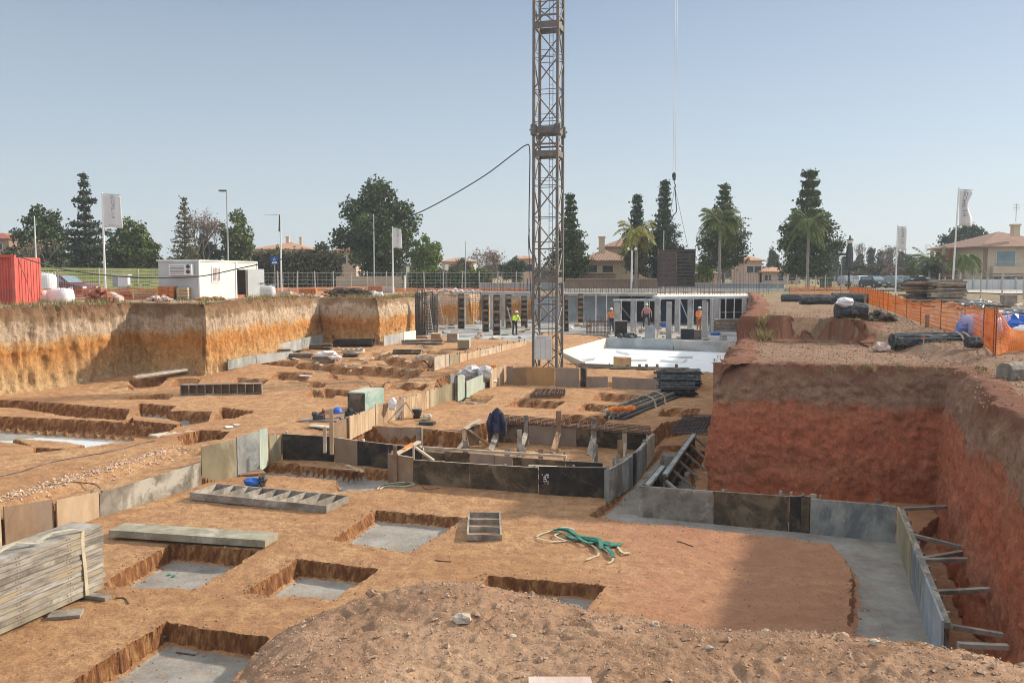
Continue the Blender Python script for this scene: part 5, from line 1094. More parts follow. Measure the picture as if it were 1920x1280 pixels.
# ceiling deck with its white front edge, and beams
fa, fb = D(1142, 560, 77), D(1447, 559, 80)
def deck(name, a, b, depth, z0, z1, mt, label, cat):
    mb = MB(); mb.hexa([Vector((a.x, a.y, z0)), Vector((b.x, b.y, z0)), Vector((b.x, b.y + depth, z0)), Vector((a.x, a.y + depth, z0))], [Vector((a.x, a.y, z1)), Vector((b.x, b.y, z1)), Vector((b.x, b.y + depth, z1)), Vector((a.x, a.y + depth, z1))]); return single(mb, name, M[mt], (a.x, a.y, z0), label, cat)
deck('ceiling_slab', D(1236, 556, 76), D(1448, 559, 79), BACK_Y - 76.8, 3.12, 3.34, 'concrete_white', 'white-edged ceiling slab over the right half of the unfinished basement', 'slab')
deck('formwork_beam', D(1150, 560, 75.5), D(1240, 560, 75.8), .3, 3.0, 3.16, 'prop_steel', 'long pale formwork beam on props above the worker in pink', 'beam')
deck('ceiling_slab', D(1052, 552, 82), D(1232, 556, 79.5), 3, 3.28, 3.5, 'concrete', 'thin grey slab edge over the retaining wall right of the crane', 'slab')
deck('ceiling_slab', D(850, 552, 82), D(1000, 552, 82), 2, 3.25, 3.62, 'concrete', 'grey beam band above the shuttered columns left of the crane', 'slab')
# retaining wall panels, and flat panels whose dark colour stands for shaded openings
for i, (x0, x1, mt, yb) in enumerate(((1000, 1054, 'concrete_blue', 606), (1056, 1082, 'concrete_blue', 606), (1095, 1136, 'concrete_blue', 606), (1138, 1160, 'concrete', 606))):
    a, b = D(x0, 600, 83 - .2 * i), D(x1, 600, 83 - .2 * i); deck('retaining_panel', Vector((a.x, a.y, .9)), Vector((b.x, b.y, .9)), .2, .9, 3.25, mt, ('grey-blue retaining panel behind the crane mast', 'grey-blue retaining panel right of the crane behind the narrow column', 'wide grey-blue retaining panel in the middle of the back wall', 'plain grey retaining panel at the left edge of the dark openings')[i], 'retaining wall')
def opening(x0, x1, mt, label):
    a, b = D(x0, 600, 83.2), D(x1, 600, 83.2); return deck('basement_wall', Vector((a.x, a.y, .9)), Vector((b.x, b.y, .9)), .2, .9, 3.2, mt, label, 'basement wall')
opening(1160, 1183, 'deep_recess', 'panel painted dark as a shaded opening behind the left raking prop'); opening(1184, 1210, 'deep_recess', 'panel painted dark as a shaded opening behind the worker in pink'); opening(1211, 1232, 'deep_recess', 'narrow panel painted dark as a shaded opening right of the worker in pink'); opening(1233, 1262, 'net_blue', 'wall section hung with blue-green netting'); opening(1263, 1330, 'net_blue', 'blue netted wall section behind the right raking prop'); opening(1331, 1352, 'concrete', 'grey wall section behind the paired props'); opening(1353, 1392, 'deep_recess', 'window-like panel painted dark as a shaded opening above the stacked grey boards'); opening(1393, 1445, 'net_blue', 'blue netted wall section at the right end of the basement')
q = random.Random(77)
for k in range(7):
    a = G(1340 + q.uniform(-2, 2), 622, SZ); b = G(1424, 620, SZ); a.z = b.z = SZ + k * .14; slab_board(a, b, .5, .12, q.choice(['timber_grey', 'concrete', 'ply_taupe']), 'shutter_panel', 'grey board in the stack before the right end of the basement, ' + ORD[k] + ' from the bottom', 'board', 'stacked grey boards in the basement')
a = D(1346, 585, 80); b = D(1398, 585, 80); ln3(a, b, .12, .1, 'timber_pale', 'rail', 'pale horizontal rail across the dark window-like section', 'rail')
# vertical bars waiting for the next pour
def starter(x0, x1, n, yb, yt, dist, label, rr_=.03, mt='rebar', jit=4):
    for k in range(n):
        x = x0 + (x1 - x0) * k / max(1, n - 1) + q.uniform(-jit, jit) * .4; a = D(x, yb, dist); b = D(x + q.uniform(-1, 1), yt + q.uniform(-6, 6), dist)
        mb = MB(); mb.tube([a, b], rr_, 4); single(mb, 'starter_bar', M[mt], tuple(a), label, 'starter bar', label.split(' standing')[0] + 's')
starter(905, 1000, 22, 548, 520, 84, 'thin upright starter bar standing on the grey beam band left of the crane', .022)
starter(1060, 1240, 34, 551, 523, 83, 'upright starter bar standing on the thin slab right of the crane', .024)
starter(1240, 1345, 24, 552, 518, 83, 'upright starter bar standing on the white-edged slab', .024)
starter(1350, 1445, 22, 553, 505, 82, 'tall starter bar standing on the right end of the white-edged slab', .014, 'dark_steel', 6)
starter(1180, 1330, 14, 640, 606, 66, 'short upright bar standing along the back of the white basin', .015, 'rebar')
# reinforcement cages and ladders at the left end
def cage(x0, x1, ty, by, n, m, z, label, depth=.4, mt='dark_steel', rr_=.018):
    p = G((x0 + x1) / 2, by, z); wd = (x1 - x0) * p.y / FPX; zt = ZAT((x0 + x1) / 2, ty, p); mb = MB()
    for i in range(n):
        x = p.x - wd / 2 + wd * i / (n - 1)
        for yy_ in (0, depth): mb.tube([(x, p.y + yy_, z), (x + q.uniform(-.03, .03), p.y + yy_, zt + q.uniform(-.2, .3))], rr_, 4)
    for j in range(m):
        zz = z + (zt - z) * (j + .5) / m
        mb.tube([(p.x - wd / 2, p.y, zz), (p.x + wd / 2, p.y, zz), (p.x + wd / 2, p.y + depth, zz), (p.x - wd / 2, p.y + depth, zz), (p.x - wd / 2, p.y, zz)], rr_, 4)
    single(mb, 'rebar_cage', M[mt], tuple(p), label, 'reinforcement')
cage(779, 801, 549, 632, 12, 22, 1.0, 'broad reinforcement cage in front of the last sunlit bank'); cage(802, 820, 551, 624, 8, 22, 1.0, 'dark reinforcement cage behind the leaning ladder'); cage(1407, 1421, 562, 634, 5, 20, SZ, 'slim blue-grey column cage at the right end of the slab', .35, 'dark_steel')
cage(886, 904, 552, 608, 7, 16, SZ, 'light reinforcement cage between the leftmost shuttered columns', .3, 'rebar', .012); cage(1424, 1440, 562, 600, 8, 12, 1.6, 'square mesh panel beside the slim column cage', .1, 'net_blue'); cage(1102, 1144, 600, 628, 9, 4, SZ, 'low rusty cage lying on the slab left of the first orange worker', 1.2, 'rebar', .02)
def ladder(a, b, wd, label, rungs=12):
    r = root('ladder', a, label, 'ladder'); d_ = Vector((wd, 0, 0))
    for s in (0, 1): mb = MB(); mb.beam(a + d_ * s, b + d_ * s, .05, .08); part(mb, 'stile', M['galvanised'], r)
    for i in range(1, rungs): c = a.lerp(b, i / rungs); mb = MB(); mb.beam(c, c + d_, .04, .04); part(mb, 'rung', M['galvanised'], r)
b = G(823, 615, SZ); ladder(b, D(810, 553, b.y + .3), .5, 'aluminium ladder leaning against the dark cage', 11)
b = G(801, 632, 1.0); ladder(b, D(790, 556, b.y + .3), .45, 'grey ladder standing in the broad reinforcement cage', 13)
for i, (x0, y0, x1, y1) in enumerate(((847, 612, 852, 590), (830, 612, 831, 592), (838, 612, 838, 592), (830, 593, 838, 593))):
    d0 = G(x0, 612, SZ).y; ln3(D(x0, y0, d0), D(x1, y1, d0), .05, .05, 'timber_pale', 'trestle_bar', ('raking thin bar left of the leftmost shuttered column', 'left leg of the little pale trestle', 'right leg of the little pale trestle', 'top rail of the little pale trestle')[i], 'trestle')
# clutter on the slab
for i, (px, py, s, mt, lb) in enumerate(((1083, 612, .45, 'ply_pine', 'beige heap of offcuts at the foot of the shuttered column'), (1068, 616, .3, 'sack_white', 'white sack near the narrow shuttered column'), (1175, 634, .55, 'plastic_dark', 'black plastic heap behind the white basin'), (1103, 614, .4, 'timber_grey', 'grey heap of clips on the slab'), (1343, 628, .3, 'plastic_blue', 'blue jerrycan on the slab below the props'), (1200, 622, .5, 'timber_pale', 'pale heap of offcuts near the blue-grey box'), (893, 607, .4, 'sack_white', 'white sack beside the leftmost shuttered column'), (1250, 626, .35, 'sling_beige', 'beige coil beside the near concrete column'))):
    p = G(px, py, SZ); mb = MB(); qq = random.Random(i)
    for k in range(5): mb.blob((p.x + qq.uniform(-s, s), p.y + qq.uniform(-.2, .4), SZ + s * .25), (s * .5, s * .4, s * .4), i * 9 + k, 7, 5, .3)
    single(mb, 'heap', M[mt], tuple(p), lb, 'heap')
for i, (px, py, w_, h_, mt, lb) in enumerate(((1165, 632, 22, 30, 'ply_black', 'black upright panel behind the left part of the basin'), (1290, 636, 22, 19, 'deep_recess', 'black bin standing behind the basin'), (1308, 636, 14, 17, 'timber_dark', 'dark brown box beside the black bin'), (1358, 638, 10, 9, 'concrete', 'small grey block at the right end of the slab'), (1150, 610, 12, 8, 'plastic_blue', 'small blue box behind the left orange worker'), (1245, 614, 14, 9, 'plastic_blue', 'blue tool box on the slab right of the pink worker'))):
    p = G(px, py, SZ); wd = w_ * p.y / FPX; hh = h_ * p.y / FPX; r = root('site_box', p, lb, 'box'); mb = MB(); mb.box((p.x, p.y + .3, SZ + hh / 2), (wd, .6, hh)); part(mb, 'body', M[mt], r); mb = MB(); mb.box((p.x, p.y + .3, SZ + hh + .015), (wd * 1.05, .64, .03)); part(mb, 'rim', M['timber_grey'], r)
for k in range(80):
    x = q.uniform(1095, 1330) if k < 46 else q.uniform(830, 1000); y = q.uniform(612, 638); a = G(x, y, SZ + .02); b = G(x + q.uniform(-14, 14), y + q.uniform(-2, 2), SZ + .02)
    slab_board(a, b, .12, .08, q.choice(['timber_pale', 'timber_grey', 'timber_brown', 'ply_pine', 'dark_steel']), 'offcut', 'timber offcut strewn over the cast slab behind the basin', 'offcut', 'timber offcuts on the slab', lift=q.uniform(0, .12))

# ------------------------------------------------------------------ tower crane
CB = G(1027, 699, .7); W2 = .55; th = R(-16); ux = Vector((math.cos(th), math.sin(th), 0)); uy = Vector((-math.sin(th), math.cos(th), 0))
cr = root('tower_crane', CB, 'tall grey-brown lattice mast of the tower crane rising out of the picture', 'crane')
def cpt(i, j, z): v = CB + ux * (W2 * i) + uy * (W2 * j); return Vector((v.x, v.y, z))
ZTOP = 30.0; ZB = .55
for i in (-1, 1):
    for j in (-1, 1):
        mb = MB(); mb.beam(cpt(i, j, ZB), cpt(i, j, ZTOP), .12, .12, up=ux); part(mb, 'chord', M['mast_steel'], cr)
faces = (((-1, -1), (1, -1)), ((1, -1), (1, 1)), ((1, 1), (-1, 1)), ((-1, 1), (-1, -1)))
zl = [ZAT(1020, y, CB) for y in (525, 290, 52)]; sec = [ZB, zl[0], zl[1], zl[2], zl[2] + 6.1, ZTOP]
for (a, b) in faces:
    mb = MB(); mh = MB(); k = 0
    for s0, s1 in zip(sec[:-1], sec[1:]):
        nb = max(2, round((s1 - s0) / 1.28)); nb += nb % 2
        for t_ in range(nb):
            z0 = s0 + (s1 - s0) * t_ / nb; z1 = s0 + (s1 - s0) * (t_ + 1) / nb
            p, q_ = (a, b) if t_ % 2 == 0 else (b, a)
            mb.tube([cpt(*p, z0 + .05), cpt(*q_, z1 - .05)], .032, 5)
            if t_: mh.tube([cpt(*a, z0), cpt(*b, z0)], .018, 5)
            if t_ % 2: mh.tube([cpt(*a, z0 + .32), cpt(*b, z0 + .32)], .014, 5)
    n_ = len(mb.v); mb.v += mh.v; mb.f += [tuple(i + n_ for i in f_) for f_ in mh.f]; mb.m += mh.m; part(mb, 'lattice_bracing', M['mast_steel'], cr)
    for z in sec[1:-1]:
        mc = MB(); mc.beam(cpt(*a, z), cpt(*b, z), .06, .26); mc.beam(cpt(*a, z + .42), cpt(*b, z + .42), .05, .08); part(mc, 'section_frame', M['mast_steel'], cr)
zc = ZAT(1020, 246, CB)
for i in (-1, 1):
    for j in (-1, 1):
        mb = MB(); c = cpt(i, j, zc); mb.tube([c - Vector((0, 0, .28)), c - Vector((0, 0, .22)), c + Vector((0, 0, .22)), c + Vector((0, 0, .28))], [.08, .15, .15, .08], 8); mb.beam(c + Vector((-.2, 0, 0)), c + Vector((.2, 0, 0)), .07, .07); part(mb, 'collar', M['mast_steel'], cr)
mb = MB(); mb.beam(cpt(-1, -1, zc), cpt(1, -1, zc), .08, .3); mb.beam(cpt(1, -1, zc), cpt(1, 1, zc), .08, .3); mb.beam(cpt(-1, 1, zc), cpt(1, 1, zc), .08, .3); mb.beam(cpt(-1, -1, zc), cpt(-1, 1, zc), .08, .3); part(mb, 'section_frame', M['mast_steel'], cr)
mb = MB(); off = uy * .25
for s in (-.02, .28): mb.tube([cpt(s, .4, ZB + .2), cpt(s, .4, ZTOP)], .014, 4)
for k in range(95): z = ZB + .4 + k * .31; mb.tube([cpt(-.02, .4, z), cpt(.28, .4, z)], .009, 4)
part(mb, 'climbing_ladder', M['mast_steel'], cr)
mb = MB(); mb.box((CB.x, CB.y, .3), (2.6, 2.6, .55), th); part(mb, 'footing', M['concrete'], cr)
# sign board low on the mast: a white table of rules with ruled rows
a = cpt(-.86, -1.12, ZAT(1010, 672, CB)); b = cpt(.62, -1.12, a.z); zt = ZAT(1010, 627, CB); sg = root('site_notice', a, 'white ruled notice board hung low on the crane mast', 'sign')
mb = MB(); mb.hexa([a, b, b + uy * .02, a + uy * .02], [Vector((v.x, v.y, zt)) for v in (a, b, b + uy * .02, a + uy * .02)]); part(mb, 'board', M['white_paint'], sg)
mb = MB(); ee = (b - a).normalized(); WL = (b - a).length
for k in range(12): z = a.z + (zt - a.z) * (.06 + k * .072); mb.beam(a + ee * WL * .06 - uy * .006 + Vector((0, 0, z - a.z)), a + ee * WL * .94 - uy * .006 + Vector((0, 0, z - a.z)), .006, .014)
for f in (.06, .35, .64, .94): mb.beam(a + ee * WL * f - uy * .006 + Vector((0, 0, (zt - a.z) * .06)), a + ee * WL * f - uy * .006 + Vector((0, 0, (zt - a.z) * .86)), .012, .006)
part(mb, 'ruled_lines', M['grey_paint'], sg)
mb = MB(); qq = random.Random(9)
for row in range(2):
    x = .12
    while x < .88 - row * .3: w_ = qq.uniform(.04, .12); p = a + ee * WL * x - uy * .008 + Vector((0, 0, (zt - a.z) * (.94 - row * .045))); mb.beam(p, p + ee * WL * w_, .004, .02); x += w_ + .03
part(mb, 'heading', M['grey_paint'], sg)
# power cable from the container to the mast
cb = [D(26, 478, 40.5), D(60, 489, 41), D(120, 505, 42), D(200, 516, 43), D(290, 521, 43), D(375, 518, 44), D(450, 503, 44), D(540, 483, 44), D(640, 455, 44), D(720, 424, 44), D(800, 392, 44), D(900, 335, 44), D(960, 291, 44), D(985, 273, 44), D(993, 279, 44), D(993, 340, 44), D(992, 400, 44), D(992, 445, 44), D(994, 468, 44.2), D(1000, 478, 44.3)]
mb = MB(); mb.tube(spline(cb), .028, 5); single(mb, 'power_cable', M['dark_steel'], tuple(cb[0]), 'black power cable sagging from the red container up to the crane mast', 'cable')
mb = MB(); mb.tube(spline([D(993, 430, 44), D(991, 450, 44), D(993, 500, 44), D(996, 560, 44), D(1000, 640, 44)]), .022, 5); single(mb, 'power_cable', M['dark_steel'], tuple(D(1000, 640, 44)), 'thin dark cable running down the left chord of the crane mast', 'cable')
# hoist rope, hook and the hanging panel
DH = 72.0
h0 = D(1264, 332, DH); r = root('crane_hook', h0, 'crane hook block on two thin hoist ropes right of the mast', 'hook')
for dx in (-.09, .09): mb = MB(); mb.tube([h0 + Vector((dx, 0, .3)), Vector((h0.x + dx * .6, h0.y, 44))], .018, 4); part(mb, 'hoist_rope', M['galvanised'], r)
mb = MB(); mb.box((h0.x, h0.y, h0.z), (.22, .16, .5)); mb.blob((h0.x, h0.y, h0.z + .1), (.16, .1, .26), 3); part(mb, 'hook_block', M['dark_steel'], r)
mb = MB(); mb.tube(spline([h0 - Vector((0, 0, .2)), h0 - Vector((-.03, 0, .5)), h0 - Vector((-.12, 0, .62)), h0 - Vector((-.1, 0, .8)), h0 - Vector((.03, 0, .78))]), .035, 6); part(mb, 'hook', M['dark_steel'], r)
pl, pr = D(1234, 467, DH), D(1303, 467, DH); zb_ = D(1250, 537, DH).z; zt_ = pl.z; mid = pl.x + (pr.x - pl.x) * .5
r = root('shutter_panel', Vector((mid, DH, zb_)), 'big dark wall shutter of two halves hanging from the crane above the slab edge', 'shutter panel')
mb = MB(); mb.box(((pl.x + mid) / 2, DH, (zb_ + zt_) / 2 - .03), (mid - pl.x - .03, .10, zt_ - zb_ - .08)); part(mb, 'left_face', M['shutter_left'], r)
for k in range(15): mb = MB(); z = zb_ + (zt_ - zb_) * (k + .5) / 15; mb.box(((pl.x + mid) / 2, DH - .07, z), (mid - pl.x - .03, .03, .028)); part(mb, 'slat', M['shutter_slat'], r)
mb = MB(); mb.box(((pr.x + mid) / 2, DH, (zb_ + zt_) / 2), (pr.x - mid - .03, .08, zt_ - zb_)); part(mb, 'right_face', M['ply_black'], r)
for k in range(11): mb = MB(); z = zb_ + (zt_ - zb_) * (k + .5) / 11; mb.box(((pr.x + mid) / 2, DH - .08, z), (pr.x - mid - .02, .09, .12)); part(mb, 'slat', M['shutter_right'], r)
for x in (pl.x, mid, pr.x): mb = MB(); mb.box((x, DH - .08, (zb_ + zt_) / 2), (.07, .14, zt_ - zb_ + .04)); part(mb, 'upright', M['timber_dark'], r)
mb = MB()
for x in (pl.x + .5, pr.x - .5): mb.tube([(x, DH, zt_ - .1), tuple(h0 + Vector((.06, 0, -.75)))], .015, 4)
part(mb, 'chain_sling', M['dark_steel'], r)
mb = MB(); mb.tube(spline([h0 + Vector((.06, 0, -.75)), D(1268, 385, DH), D(1268, 397, DH), D(1262, 404, DH)]), .04, 5); single(mb, 'loose_chain', M['dark_steel'], tuple(h0), 'loose chain end dangling below the crane hook', 'chain')

# ------------------------------------------------------------------ people
def person(px, py, z, H, label, top, trou, pose, hat='helmet_white', vest=None, facing=1, bend=0.0):
    base = G(px, py, z); s = H / 1.75
    r = root('person', base, label, 'person')
    lx, rx = pose.get('feet', (-.12, .12)); b = bend
    J = dict(pel=(0, 0, .95), wai=(0, -.0 - b * .1, 1.12), che=(0, -b * .3, 1.36 - b * .06), nek=(0, -b * .42, 1.50 - b * .12), hdb=(0, -b * .46, 1.56 - b * .13), hed=(0, -b * .5 - .01, 1.68 - b * .15),
             lh=(-.10, 0, .92), lk=(lx * .95, -.05, .50), la=(lx, .02, .09), lt=(lx, -.17, .03), rh=(.10, 0, .92), rk=(rx * .95, -.05, .50), ra=(rx, .02, .09), rt=(rx, -.17, .03),
             ls=(-.20, -b * .35, 1.42 - b * .08), le=pose.get('le', (-.28, -.02, 1.15)), lw=pose.get('lw', (-.26, -.14, .92)), rs=(.20, -b * .35, 1.42 - b * .08), re=pose.get('re', (.28, -.02, 1.15)), rw=pose.get('rw', (.26, -.14, .92)))
    def skin(name, mat, verts, edges, rad, parent, sub=2):
        me = bpy.data.meshes.new(name); me.from_pydata([tuple(Vector(J[v]) * s) for v in verts], [(verts.index(a), verts.index(b_)) for a, b_ in edges], [])
        o = bpy.data.objects.new(name, me); COL.objects.link(o); o.parent = parent; me.materials.append(M[mat])
        md = o.modifiers.new('Skin', 'SKIN'); md.use_smooth_shade = True
        for i, v in enumerate(verts): me.skin_vertices[0].data[i].radius = (rad[v] * s, rad[v] * s * .9); me.skin_vertices[0].data[i].use_root = (i == 0)
        sb = o.modifiers.new('Sub', 'SUBSURF'); sb.levels = 1; sb.render_levels = 1; return o
    for sd_, w_ in (('l', -1), ('r', 1)):
        wv = Vector(J[sd_ + 'w']); ev = Vector(J[sd_ + 'e']); d_ = (wv - ev).normalized(); J[sd_ + 'p'] = tuple(wv + d_ * .07)
        side_ = Vector((w_, 0, 0)) - d_ * d_.x * w_; side_ = side_.normalized() if side_.length > .1 else Vector((0, 1, 0)); up_ = d_.cross(side_).normalized()
        for k in range(4): J[sd_ + 'f%d' % k] = tuple(wv + d_ * (.15 + (.01, .02, .015, -.005)[k]) + up_ * (k - 1.5) * .022 - side_ * .02)
        J[sd_ + 'th'] = tuple(wv + d_ * .09 - up_ * .05 - side_ * .015)
    V = ['pel', 'wai', 'che', 'nek', 'hdb', 'hed', 'lh', 'lk', 'la', 'lt', 'rh', 'rk', 'ra', 'rt', 'ls', 'le', 'lw', 'lp', 'rs', 're', 'rw', 'rp'] + [a + b_ for a in 'lr' for b_ in ('f0', 'f1', 'f2', 'f3', 'th')]
    Ed = [('pel', 'wai'), ('wai', 'che'), ('che', 'nek'), ('nek', 'hdb'), ('hdb', 'hed')] + [(a + 'h', a + 'k') for a in 'lr'] + [('pel', a + 'h') for a in 'lr'] + [(a + 'k', a + 'a') for a in 'lr'] + [(a + 'a', a + 't') for a in 'lr'] + [('che', a + 's') for a in 'lr'] + [(a + 's', a + 'e') for a in 'lr'] + [(a + 'e', a + 'w') for a in 'lr'] + [(a + 'w', a + 'p') for a in 'lr'] + [(a + 'p', a + f) for a in 'lr' for f in ('f0', 'f1', 'f2', 'f3')] + [(a + 'w', a + 'th') for a in 'lr']
    rad = dict(pel=.13, wai=.12, che=.15, nek=.055, hdb=.07, hed=.095); rad.update({a + k: v for a in 'lr' for k, v in dict(h=.09, k=.06, a=.045, t=.04, s=.065, e=.045, w=.03, p=.035, f0=.009, f1=.009, f2=.009, f3=.008, th=.010).items()})
    skin('body', 'skin', V, Ed, rad, r)
    tv = ['che', 'wai', 'pel', 'ls', 'le', 'rs', 're', 'lw', 'rw']; J2 = ('che', 'wai', 'pel')
    skin('jacket', top, tv, [('che', 'wai'), ('wai', 'pel'), ('che', 'ls'), ('ls', 'le'), ('le', 'lw'), ('che', 'rs'), ('rs', 're'), ('re', 'rw')], dict(che=.18, wai=.155, pel=.16, ls=.085, le=.068, lw=.048, rs=.085, re=.068, rw=.048), r)
    skin('trousers', trou, ['pel', 'lh', 'lk', 'la', 'rh', 'rk', 'ra'], [('pel', 'lh'), ('lh', 'lk'), ('lk', 'la'), ('pel', 'rh'), ('rh', 'rk'), ('rk', 'ra')], dict(pel=.15, lh=.11, lk=.08, la=.065, rh=.11, rk=.08, ra=.065), r)
    for a in 'lr':
        mb = MB(); t_ = Vector(J[a + 'a']) * s; mb.blob((t_.x, t_.y - .07, .055), (.055, .15, .06), 2, 10, 6, .02); o = make_obj('boot', mb.v, mb.f, M['trouser_dark'], r, True)
    hd = Vector(J['hed']) * s; mb = MB(); helmet(mb, (hd.x, hd.y, hd.z + .02), .125); make_obj('helmet', mb.v, mb.f, M[hat], r, True)
    mb = MB()
    for sx in (-1, 1): mb.blob((hd.x + sx * .035, hd.y - .092, hd.z - .005), .012, 1, 6, 5, 0)
    make_obj('eyes', mb.v, mb.f, M['dark_steel'], r)
    mb = MB(); mb.blob((hd.x, hd.y - .105, hd.z - .035), (.014, .022, .022), 1, 6, 5, 0); make_obj('nose', mb.v, mb.f, M['skin'], r)
    mb = MB(); mb.box((hd.x, hd.y - .094, hd.z - .07), (.045, .008, .008)); make_obj('mouth', mb.v, mb.f, M['plastic_red'], r)
    for sx in (-1, 1): mb = MB(); mb.blob((hd.x + sx * .097, hd.y, hd.z - .02), (.014, .022, .035), 1, 6, 5, 0); make_obj('ear', mb.v, mb.f, M['skin'], r)
    if vest:
        mb = MB(); c = Vector(J['wai']) * s
        for k in range(2): mb.tube([(math.cos(t) * .166 * s, c.y - .02 + math.sin(t) * .15 * s, c.z + k * .12) for t in [i * math.pi / 6 for i in range(13)]], .014, 4)
        make_obj('reflective_band', mb.v, mb.f, M['white_paint'], r)
    r.rotation_euler = (0, 0, facing); return r
person(965, 627, SZ, 1.72, 'worker in a lime hi-vis top and dark trousers bending beside a shuttered column', 'lime_vest', 'trouser_dark', dict(le=(-.30, -.22, 1.12), lw=(-.16, -.42, 1.05), re=(.30, -.2, 1.12), rw=(.16, -.42, 1.0), feet=(-.16, .14)), vest=True, facing=.6, bend=.45)
person(1147, 622, SZ, 1.78, 'worker in an orange hi-vis jacket and dark trousers half hidden beside the first concrete column', 'orange_vest', 'trouser_dark', dict(le=(-.30, -.16, 1.16), lw=(-.18, -.38, 1.10)), vest=True, facing=-.5, bend=.2)
person(1212, 614, SZ, 1.9, 'worker in a pinkish shirt and dark trousers standing with legs apart mid-slab', 'pink_shirt', 'trouser_dark', dict(feet=(-.22, .20), le=(-.34, 0, 1.18), lw=(-.36, -.06, .92), re=(.34, 0, 1.18), rw=(.36, -.06, .92)), facing=.1)
person(1310, 621, SZ, 1.85, 'worker in an orange hi-vis jacket and rust trousers at the right of the slab', 'orange_vest', 'trouser_rust', dict(le=(-.30, -.1, 1.16), lw=(-.26, -.30, 1.02), re=(.32, 0, 1.18), rw=(.30, -.1, .95)), vest=True, facing=.4, bend=.1)
# ------------------------------------------------------------------ trees
def leaves(name, C, size, mat, parent, seed, droop=0.0, aspect=1.0):
    """leaf sprays: one small bent quad per point of C"""
    C = np.asarray(C, float); size *= .74; rng = np.random.RandomState(seed); C = np.concatenate([C, C + rng.normal(size=C.shape) * size * .7]); n = len(C)
    u = rng.normal(size=(n, 3)); u[:, 2] *= .6; u[:, 2] -= droop; u /= np.linalg.norm(u, axis=1)[:, None]
    w_ = rng.normal(size=(n, 3)); v = np.cross(u, w_); v /= np.linalg.norm(v, axis=1)[:, None]
    s = size * (.6 + .8 * rng.rand(n))[:, None]
    u = u * s * aspect; v = v * s * .6
    P = np.stack([C - v * .4, C + u * .5 - v, C + u, C + u * .45 + v], 1)
    F_ = (np.arange(n) * 4)[:, None] + np.arange(4)[None]
    return make_obj(name, P.reshape(-1, 3), F_.tolist(), mat, parent)
def limb_tubes(mb, base, top, n, spread, r0, seed):
    rn_ = random.Random(seed); mb.tube([base, base.lerp(top, .5) + Vector((rn_.uniform(-.1, .1), 0, 0)), top], [r0, r0 * .7, r0 * .25], 7)
    for k in range(n):
        t = rn_.uniform(.35, .95); p = base.lerp(top, t); a = rn_.uniform(0, 6.28); L = spread * rn_.uniform(.5, 1)
        q = p + Vector((math.cos(a) * L, math.sin(a) * L, L * rn_.uniform(.3, .9))); mb.tube([p, p.lerp(q, .5) + Vector((0, 0, L * .06)), q], [r0 * .4 * (1.1 - t), r0 * .25 * (1.1 - t) + .01, .015], 5)
def ground_at(x, y): return float(zplat(x, y))
def broad_tree(x0, x1, ty, dist, mat, label, lobes=14, n=3600, size=.34, seed=1, trunk=.25, by=None, flat=1.0, group=None, name='tree', dense=1.0, bottom=.18):
    cx = (x0 + x1) / 2; b = D(cx, 530, dist); z0 = ground_at(b.x, dist); b.z = z0; top = D(cx, ty, dist).z; Wt = (x1 - x0) * dist / FPX; Ht = top - z0
    r = root(name, b, label, 'tree', group); rng = np.random.RandomState(seed)
    mb = MB(); limb_tubes(mb, b, b + Vector((0, 0, Ht * .7)), 9, Wt * .3, trunk, seed); part(mb, 'trunk', M['bark'], r)
    C = []
    lob = []
    for k in range(lobes):
        h = bottom + (1 - bottom) * ((k + .5) / lobes) ** .8; wd = math.sin(min(1, (h - bottom * .4) / (1 - bottom * .4)) * math.pi * .93 + .18) ** .75 * flat
        a = k * 2.4 + rng.rand(); rr_ = Wt * .5 * max(.25, wd) * (.35 + .45 * rng.rand()); lob.append((b.x + math.cos(a) * rr_, b.y + math.sin(a) * rr_, z0 + Ht * min(h, .94) * (.97 + .05 * rng.rand()), Wt * (.10 + .12 * rng.rand()) * max(.5, wd), Ht * .085 * (.7 + .8 * rng.rand())))
    lob.append((b.x, b.y, z0 + Ht * (bottom + .45 * (1 - bottom)), Wt * .27, Ht * (1 - bottom) * .34))
    tot = sum(l[3] ** 2 * l[4] ** .7 for l in lob)
    for l in lob:
        m = max(30, int(n * (l[3] ** 2 * l[4] ** .7) / tot)); d_ = rng.normal(size=(m, 3)); d_ /= np.linalg.norm(d_, axis=1)[:, None]; rr_ = (.45 + .68 * rng.rand(m) ** .8)[:, None]
        d_ = d_ * (1 + .22 * np.sin(d_[:, :1] * 7 + l[0]) * np.cos(d_[:, 2:] * 6))
        C.append(np.array(l[:3]) + d_ * rr_ * np.array([l[3], l[3], l[4]]))
    leaves('crown', np.concatenate(C) - np.array(tuple(b)), size, M[mat], r, seed)
    return r
